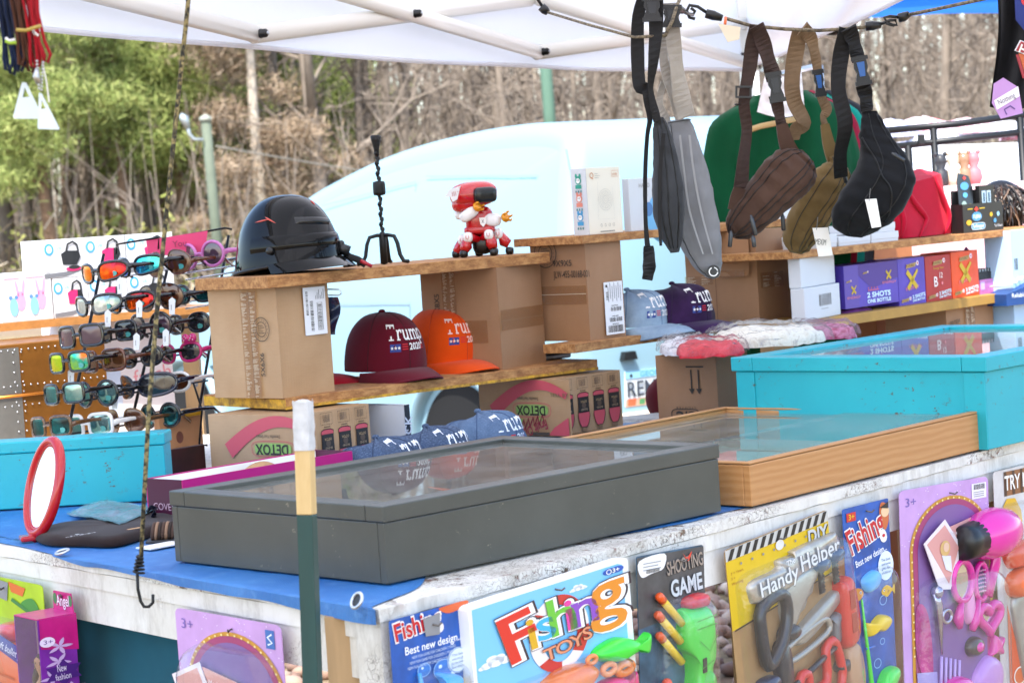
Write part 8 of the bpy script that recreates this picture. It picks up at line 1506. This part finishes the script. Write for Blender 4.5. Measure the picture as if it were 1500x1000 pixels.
# ================================================================ poles and wire
def pole(px, py, px2, py2, Y, r, label, mt, lamp=False, top=None):
    a, b = at_y(px2, py2, Y), at_y(px, py, Y); d = (b-a); base_ = a-d*(a.z/d.z); o = thing('utility_pole', label, 'pole', base_); T = b-base_; T = T if top is None else T*(top/T.z)
    m = MB(); m.tube([Vector(), T*.5, T], [r*1.15, r*1.05, r], mt, 14); m.build('pole_shaft', o)
    m = MB(); m.lathe([(r*1.25, T.z-.06), (r*1.3, T.z), (0, T.z+.05)], M('pole_cap', '#8f9488', .6), 12, (T.x, T.y, 0)); m.build('pole_cap', o)
    if lamp:
        q = lambda x, y: at_y(x, y, Y-.1)-base_; m = MB(); m.tube([q(298, 205), q(284, 204), q(277, 196), q(275, 184)], [.025, .025, .028, .03], M('lamp_metal', '#9aa2a4', .4, .5), 10); l = m.build('lamp_arm', o); m = MB(); m.tube([q(276, 188), q(270, 174), q(264, 168)], [.04, .07, .04], MATS['lamp_metal'], 12); m.build('lamp_head', l)
    return base_+T
PG = M('pole_green', '#5d6656', .8, na=.15, ns=3); PG2 = M('pole_dark_green', '#5a7a68', .7, na=.12, ns=3)
t1 = pole(301, 172, 317, 345, 34, .075, 'pale green utility pole with a curved lamp arm in front of the wood', PG, True); t2 = pole(799, 92, 806, 185, 30, .075, 'dark green pole rising behind the van roof', PG2, top=7.)
m = MB(); p1, p2 = at_y(316, 214, 34), at_y(900, 262, 44); m.tube([p1.lerp(p2, i/20)-Vector((0, 0, .25*math.sin(math.pi*i/20))) for i in range(21)], .011, K('8d8a80', .7), 6); tag(m.build('power_line'), 'thin pale wire sagging from the pale green pole towards the right', 'wire')
# ================================================================ wood behind the lot
def f_bark(a, b_):
    def fn(m, nt, b):
        n = nz(nt, coord(nt, (1, 1, .3)), 5, 5, .7); nt.links.new(ramp(nt, n, [(.3, a), (.7, b_)]), b.inputs['Base Color']); b.inputs['Roughness'].default_value = .95
    return fn
BARK = custom('grey_bark', f_bark('#5e544a', '#93877a')); BARK2 = custom('brown_bark', f_bark('#54402f', '#8a6f58')); BARKW = custom('pale_bark', f_bark('#8a8074', '#c2b8a8'))
def f_leaf(stops):
    def fn(m, nt, b):
        g = nt.nodes.new('ShaderNodeNewGeometry'); oi = nt.nodes.new('ShaderNodeObjectInfo'); a = nt.nodes.new('ShaderNodeMath'); a.operation = 'MULTIPLY_ADD'; nt.links.new(oi.outputs['Random'], a.inputs[0]); a.inputs[1].default_value = .25; nt.links.new(g.outputs['Random Per Island'], a.inputs[2])
        nt.links.new(ramp(nt, a.outputs[0], stops), b.inputs['Base Color']); b.inputs['Roughness'].default_value = .8; b.inputs['Specular IOR Level'].default_value = .2
    return fn
NEED = custom('pine_needles', f_leaf([(0, '#4a5a34'), (.35, '#6f7f42'), (.7, '#8e9a55'), (1., '#a8ae6c')])); RUST = custom('rusty_needles', f_leaf([(0, '#6b6048'), (.5, '#8a7660'), (1., '#a89680')])); TWIG = custom('twig_mass', f_leaf([(0, '#6a6052'), (.4, '#8a7e6c'), (.8, '#a3967f'), (1.2, '#b9ac98')])); TWIGG = custom('shrub_green', f_leaf([(0, '#59602e'), (.5, '#7f8644'), (1., '#97965a')]))
def quads(rn, C, size, asp, mat, m, up=0.):
    """many small double-edged slips at the points C"""
    n = len(C); d = rn.normal(size=(n, 3)); d[:, 2] += up; d /= np.linalg.norm(d, axis=1)[:, None]; e = np.cross(d, rn.normal(size=(n, 3))); e /= np.linalg.norm(e, axis=1)[:, None]; s = size*rn.uniform(.5, 1.3, n)[:, None]
    V = np.stack([C-d*s-e*s*asp, C+d*s-e*s*asp*.6, C+d*s+e*s*asp*.6, C-d*s+e*s*asp], 1).reshape(-1, 3); b = len(m.v); m.v += V.tolist(); m.f += [(b+4*i, b+4*i+1, b+4*i+2, b+4*i+3) for i in range(n)]; m.m += [mat]*n; m.sm += [False]*n
def bare(seed, H=11.):
    rd = random.Random(seed); tr = MB(); cr = MB(); tips = []
    lean = Vector((rd.uniform(-.06, .06), rd.uniform(-.05, .05), 1)); T = [Vector((lean.x*h+.12*noise.noise(Vector((h*.4, seed, 0))), lean.y*h+.12*noise.noise(Vector((h*.4, seed, 5))), h)) for h in [H*i/9 for i in range(10)]]; r0_ = rd.uniform(.07, .13)
    tr.tube(T, [r0_*(1-.085*i) for i in range(10)], BARK, 7)
    if rd.random() < .5:
        k = rd.randint(1, 2); a = rd.uniform(0, 6.28); tr.tube([T[k]+Vector((math.cos(a)*h*.28, math.sin(a)*h*.28, h)) for h in (0, 1.2, 2.6, 4.2, 6)], [r0_*.6, r0_*.5, r0_*.42, r0_*.3, r0_*.15], BARK, 6)
    for i in range(20):
        h = H*(.14+.84*i/20+rd.uniform(-.02, .02)); k = min(8, int(h/H*9)); p = T[k].lerp(T[k+1], h/H*9-k); a = rd.uniform(0, 6.28); L = rd.uniform(1.2, 2.8)*(1.1-.6*h/H); el = rd.uniform(.25, .9); d = Vector((math.cos(a)*math.cos(el), math.sin(a)*math.cos(el), math.sin(el))); P = [p]
        for j in range(4): d = (d+Vector((rd.uniform(-.3, .3), rd.uniform(-.3, .3), rd.uniform(-.05, .3)))).normalized(); P.append(P[-1]+d*L/4)
        rb = r0_*(.34-.2*h/H); cr.tube(P, [rb, rb*.8, rb*.6, rb*.4, rb*.2], BARK, 5)
        for j in range(7):
            q = P[rd.randint(1, 4)]; d2 = Vector((rd.gauss(0, 1), rd.gauss(0, 1), rd.gauss(.5, .7))).normalized(); l2 = rd.uniform(.5, 1.2); Q = [q, q+d2*l2*.5+Vector((0, 0, .05)), q+d2*l2+Vector((0, 0, .14))]; cr.tube(Q, [rb*.4, rb*.25, .006], BARK, 4)
            for t in range(5): b0 = Q[1].lerp(Q[2], rd.random()); d3 = Vector((rd.gauss(0, 1), rd.gauss(0, 1), rd.gauss(.4, .8))).normalized()*rd.uniform(.25, .6); cr.tube([b0, b0+d3], [.010, .004], BARK, 3)
    return tr, cr
def pine(seed, H=10., leaf=NEED, z0=.25, dens=1.):
    rn = np.random.default_rng(seed); rd = random.Random(seed); tr = MB(); cr = MB(); T = [Vector((.1*noise.noise(Vector((h, seed, 0))), .1*noise.noise(Vector((h, seed, 3))), h)) for h in [H*i/8 for i in range(9)]]; tr.tube(T, [.15*(1-.1*i) for i in range(9)], BARK2 if leaf is NEED else BARKW, 7); P = []
    for i in range(int(46*dens)):
        h = H*(z0+(1-z0)*rd.random()**1.1); a = rd.uniform(0, 6.28); L = (1-h/H*.8)*rd.uniform(1., 2.6); d = Vector((math.cos(a), math.sin(a), rd.uniform(-.12, .35))); p = Vector((0, 0, h)); tr.tube([p, p+d*L*.5, p+d*L], [.03, .02, .008], BARK2, 4)
        for c in range(5):
            q = np.array(p+d*L*(.3+.175*c)); k = int(190*rd.uniform(.4, 1.2)); P.append(q+rn.normal(size=(k, 3))*np.array([.27, .27, .17]))
    quads(rn, np.concatenate(P), .085, .11, leaf, cr, .5); return tr, cr
def proto(name, label, cat, mk, group): tr, cr = mk; o = thing(name, label, cat, (0, 0, 0), 0, group); tr.build('trunk', o); cr.build('crown', o); return o
gb = 'leafless trees of the wood behind the lot'; gp_ = 'green pines of the wood behind the lot'
protos = [proto('bare_tree', 'leafless grey trunked tree in the wood behind the lot', 'tree', bare(k), gb) for k in (11, 23, 37, 41, 59)]; pines = [proto('pine_tree', 'yellow green pine tree at the left of the wood', 'tree', pine(k), gp_) for k in (3, 8, 14)]
used = set(); rd = random.Random(77)
def plant(src, px, Y, sc, rot):
    o = src if src.name not in used else copy_tree(src); used.add(src.name); p = at_y(px, 320, Y); o.location = (p.x, p.y, 0); o.rotation_euler = (0, 0, rot); o.scale = (sc, sc, sc); return o
for i, px in enumerate(list(range(-160, 1680, 19))+list(range(-1100, -160, 34))+list(range(1700, 2300, 34))):
    Y = rd.choice((47, 52, 58, 64, 70, 78, 86)); plant(protos[i % 5], px+rd.uniform(-12, 12)-(0), Y+rd.uniform(-3, 3), rd.uniform(.85, 1.5), rd.uniform(0, 6.28))
for i, (px, Y, s) in enumerate(((-70, 46, 1.), (10, 50, 1.05), (70, 44, .95), (125, 52, 1.15), (185, 47, 1.0), (240, 55, 1.1), (285, 50, 1.05), (330, 60, 1.2), (418, 56, 1.05), (455, 62, 1.1), (490, 70, 1.0), (-20, 60, 1.3), (150, 64, 1.4), (300, 72, 1.4), (215, 58, 1.2), (352, 64, 1.25), (402, 66, 1.3), (440, 70, 1.3), (530, 78, 1.2), (100, 58, 1.25), (265, 48, .9))): plant(pines[i % 3], px, Y, s, rd.uniform(0, 6.28))
dead = proto('dying_pine', 'pale trunked pine with rust brown needles between the green pines and bare trees', 'tree', pine(21, 10, RUST, .12, .8), None); p = at_y(384, 320, 46); dead.location = (p.x, p.y, 0)
# undergrowth and the far wood: nobody could count these
rn = np.random.default_rng(5); m = MB(); n = 30000
def along(n, d0, d1, x0=-260, x1=1760): Y = rn.uniform(d0, d1, n); X_ = (rn.uniform(x0, x1, n)-750)/FPX*Y; return X_, Y
x, y = along(26000, 43, 72, -500, 1900); z = rn.random(26000)**1.6*2.0*(.6+.4*np.sin(x*.9)*np.cos(y*.7+x*.3)); quads(rn, np.stack([x, y, np.abs(z)+.05], 1), .20, .10, TWIG, m, .5)
x, y = along(5000, 43, 60, -260, 700); cl = rn.integers(0, 60, 5000); cxs, cys = along(60, 43, 62, -260, 800); quads(rn, np.stack([cxs[cl]+rn.normal(0, .6, 5000), cys[cl]+rn.normal(0, .6, 5000), np.abs(rn.normal(.9, .5, 5000))], 1), .12, .3, TWIGG, m, .2)
x, y = along(1500, 42, 70)
for i in range(1500): m.tube([(x[i], y[i], 0), (x[i]+rn.normal(0, .25), y[i]+rn.normal(0, .2), rn.uniform(.8, 2.6)), (x[i]+rn.normal(0, .5), y[i]+rn.normal(0, .3), rn.uniform(2, 4.2))], [.022, .014, .005], BARK, 3)
tag(m.build('undergrowth'), 'brown leafless undergrowth at the foot of the wood', 'undergrowth', kind='stuff')
m = MB(); x, y = along(30000, 88, 120, -900, 2100); z = rn.random(30000)**1.25*11*(.75+.25*np.sin(x*.35)); quads(rn, np.stack([x, y, z], 1), .42, .06, TWIG, m, .8)
x, y = along(700, 86, 120)
for i in range(700): h = rn.uniform(7, 13); m.tube([(x[i], y[i], 0), (x[i]+rn.normal(0, .3), y[i], h*.5), (x[i]+rn.normal(0, .8), y[i], h)], [.13, .09, .03], BARK, 4)
tag(m.build('distant_wood'), 'far brown mass of leafless wood behind the nearer trees', 'wood', kind='stuff')
# ================================================================ things beyond the right end
def rail(label, pts, r, mt=None): m = MB(); m.tube([at_y(*p) for p in pts], r, mt or M('rail_black', '#1c1f22', .4, .3), 8); return m
o = thing('pipe_rack', 'black pipe rack with two rails behind the red cloth', 'rack', (0, 0, 0)); YR = 7.2
for pts, nm in (([(1292, 192, YR), (1400, 182, YR), (1560, 160, YR)], 'top_rail'), ([(1300, 216, YR), (1400, 205, YR), (1560, 186, YR)], 'lower_rail')): rail('', pts, .011).build(nm, o)
for px, y0 in ((1367, 188), (1494, 172), (1330, 213)):
    a = at_y(px, y0, YR); m = MB(); m.tube([a, Vector((a.x+.02, a.y, 0))], .012, MATS['rail_black'], 8); m.build('rack_post', o)
m = MB(); m.box(tuple(at_y(1349, 206, 7.18)-Vector((.01, .01, .012))), tuple(at_y(1349, 206, 7.18)+Vector((.012, .01, .02))), BLK, .003); m.build('clip', o)
blue = thing('blue_canopy', 'bright blue tarpaulin canopy of the next stall at the upper right', 'canopy', (0, 0, 0)); A = at_y(1222, 6, 10.5); B = at_y(1560, 26, 10.5); m = MB()
BT = custom('blue_canopy_film', lambda m, nt, b: f_can(m, nt, b)); BT.node_tree.nodes['Principled BSDF'].inputs['Base Color'].default_value = (.02, .16, .55, 1); [setattr(nd.inputs[0], 'default_value', (.03, .3, .85, 1)) for nd in BT.node_tree.nodes if nd.type == 'BSDF_TRANSLUCENT']
za_ = at_y(1300, 29, 10.5).z; m.grid(lambda u, v: Vector((A.x-.4+2.9*u, 10.5+3*v, za_+.28*v+.03*math.sin(u*7)*(1-v)+.02*math.sin(u*19+v*4))), 50, 16, BT); m.grid(lambda u, v: Vector((A.x-.4+2.9*u, 10.5-.004, za_-.015+.14*v+.03*math.sin(u*7))), 50, 3, BT); m.build('tarp_sheet', blue)
for u in (.0, 1.): m = MB(); q = Vector((A.x-.38+2.86*u, 10.55, 0)); m.tube([q, Vector((q.x, q.y, za_+.02))], .02, WMET, 8); m.build('canopy_post', blue)
m = MB(); m.tube([Vector((A.x-.4, 10.47, za_+.13)), Vector((A.x+2.5, 10.47, za_+.13))], .022, WMET, 8); m.build('canopy_pole', blue)
# next stall's table under white cloth with heaps of goods
def heap(name, label, cat, px, py, Y, w, h, mt, seed, group=None):
    C_ = at_y(px, py, Y); m = MB(); m.grid(lambda u, v: C_+Vector((w*math.sin(math.pi*v/2)*math.cos(2*math.pi*u)*(1+.12*math.sin(u*25+seed)), w*.7*math.sin(math.pi*v/2)*math.sin(2*math.pi*u), h*math.cos(math.pi*v/2)*(1+.2*noise.noise(Vector((u*6, v*4, seed)))))), 30, 10, mt, closed=True); tag(m.build(name), label, cat, group)
t_ = thing('stall_table', 'long white clothed table of the neighbouring stall beyond the pipe rack', 'table', at_y(1400, 240, 9.2)); t_.location.z = 0; zt_ = at_y(1400, 212, 9.2).z; WC = CL('white_table_cloth', '#d8dce4', .05)
m = MB(); m.grid(lambda u, v: Vector((-.9+2.6*u, .0 if v < .6 else (v-.6)*2.2, zt_*(v/.6) if v < .6 else zt_+.01*math.sin(u*9)))+Vector((0, -.02*math.sin(u*40)*(1-v), 0)) if v <= 1 else Vector(), 80, 20, WC); m.build('table_cloth', t_)
for i, px in enumerate((-.8, 1.6)): m = MB(); m.box((px-.03, .2, 0), (px+.03, .26, zt_-.03), rawwood); m.build('table_leg', t_)
for i, (px, py, w, h, cc, lab) in enumerate(((1300, 190, .13, .07, '#8090c8', 'lavender blue folded clothes at the left of the next stall'), (1352, 185, .12, .07, '#c84a54', 'red and white folded clothes on the next stall'), (1330, 206, .10, .03, '#3a66b8', 'royal blue garment lying on the next stall'), (1412, 184, .13, .06, '#d88a92', 'pink folded clothes on the next stall, right of the red ones'), (1460, 186, .12, .06, '#dfe2ea', 'white folded clothes on the next stall near the right edge'), (1500, 192, .11, .05, '#c0424a', 'dark red folded clothes on the next stall at the right edge'), (1380, 196, .14, .05, '#e4e6ee', 'pale folded clothes in the middle of the next stall'))):
    heap('folded_clothes', lab, 'clothes', px, py+12, 9.3+.1*(i % 3), w, h, custom('cloth_heap_%d' % i, f_mixed([cc, '#e8e8ee', cc, '#d8dae4'])), i)
pt_ = thing('pink_table', 'pale pink topped table behind the red cloth and hair wig', 'table', at_y(1400, 300, 6.9)); pt_.location.z = 0; m = MB(); zp = at_y(1400, 272, 6.9).z; PKC = CL('pale_pink_cloth', '#d8b0b4', .06); m.grid(lambda u, v: Vector((-.30+1.2*u, -.01*math.sin(u*30)*(1-v) if v < .7 else (v-.7)*1.6, zp*(v/.7) if v < .7 else zp)), 60, 12, PKC); m.build('table_cloth', pt_)
for i in range(2): m = MB(); m.box((-.26+1.1*i, .1, 0), (-.21+1.1*i, .15, zp-.02), rawwood); m.build('table_leg', pt_)
for i, (px, py, cc, lab) in enumerate(((1380, 262, '#23262c', 'small dark bottle on the pink table'), (1398, 258, '#c8b8a0', 'cream coloured toy on the pink table'), (1414, 254, '#8a6a50', 'brown toy on the pink table'), (1428, 252, '#d86a70', 'coral pink toy on the pink table'))):
    b_ = at_y(px, 276-.12*(px-1380), 7.1); o = thing('small_toy', lab, 'toy', Vector((b_.x, b_.y, zp))); m = MB(); mt = P_(cc.lstrip('#'), .6); m.lathe([(.018, .0), (.026, .02), (.022, .045), (.012, .055), (.02, .075), (.016, .095), (.0, .102)], mt, 14); m.build('toy_body', o); m = MB(); m.ell((-.015, 0, .10), .008, mt, 8, 6); m.build('toy_ear', o); m = MB(); m.ell((.015, 0, .10), .008, mt, 8, 6); m.build('toy_ear', o)
def wig():
    N = on_plank(plD, 1468, .75); rd = random.Random(8); m = MB(); mt = [M('hair_%d' % i, h, .4) for i, h in enumerate(('#15110f', '#2a1d17', '#4a3428', '#7a6350'))]
    for i in range(520):
        a = rd.uniform(0, 6.28); el = rd.uniform(.0, 1.5); d = Vector((math.cos(a)*math.cos(el), math.sin(a)*math.cos(el), math.sin(el))); p = N+Vector((0, 0, .05))+d*Vector((.075, .07, .085)).length*.55; P = [p]; v = d*.5+Vector((0, 0, .1))
        for j in range(6): v = (v+Vector((rd.gauss(0, .28), rd.gauss(0, .28), -.7))); v.normalize(); P.append(P[-1]+v*rd.uniform(.008, .017))
        m.tube(P, [.0028, .0026, .0024, .0022, .002, .0016, .001], mt[min(3, int(rd.random()**2*4))], 4)
    m.ell(N+Vector((0, 0, .05)), (.072, .066, .08), mt[0], 18, 12); tag(m.build('hair_wig'), 'dark brown tousled hair wig behind the black display box', 'wig')
wig()
cart('brown_carton', (1388, 500), 1330, 1486, 452, 5.75, 'brown carton with a handwritten word below the ochre shelf at the right', CARDD, lambda m, p: (m.text(p.right, 'PROEM', p.d*.05, p.h*.955, .016, INKB, 10, .12, w=p.d*.2), tape_tex(m, p.right, p.d*.36, p.h*.6, .05, p.h*.4, seed=31)), ground=True)
cart('orange_board', (1286, 520), None, 1394, 450, 6.0, 'orange brown wooden box side below the ochre shelf', M('orange_ply', '#c07a48', .6, na=.15, ns=6), lambda m, p: None, ground=True)
cart('orange_board', (1254, 440), None, 1370, 362, 6.3, 'orange brown wooden box seen between the upper and ochre shelves', MATS['orange_ply'], lambda m, p: None, ground=True)
cart('plastic_cabinet', (1484, 425), 1478, 1560, 338, 5.9, 'tall pale blue plastic cabinet at the right edge beside the lighter display', M('cooler_blue', '#a9c8e4', .35), lambda m, p: (m.rect(p.right, 0, p.h*.7, p.d, .004, K('7f9cc0'), 1), m.barcode(p.right, .012, p.h*.92, .02, .03, BLACKI, 1, 3)), ground=True)
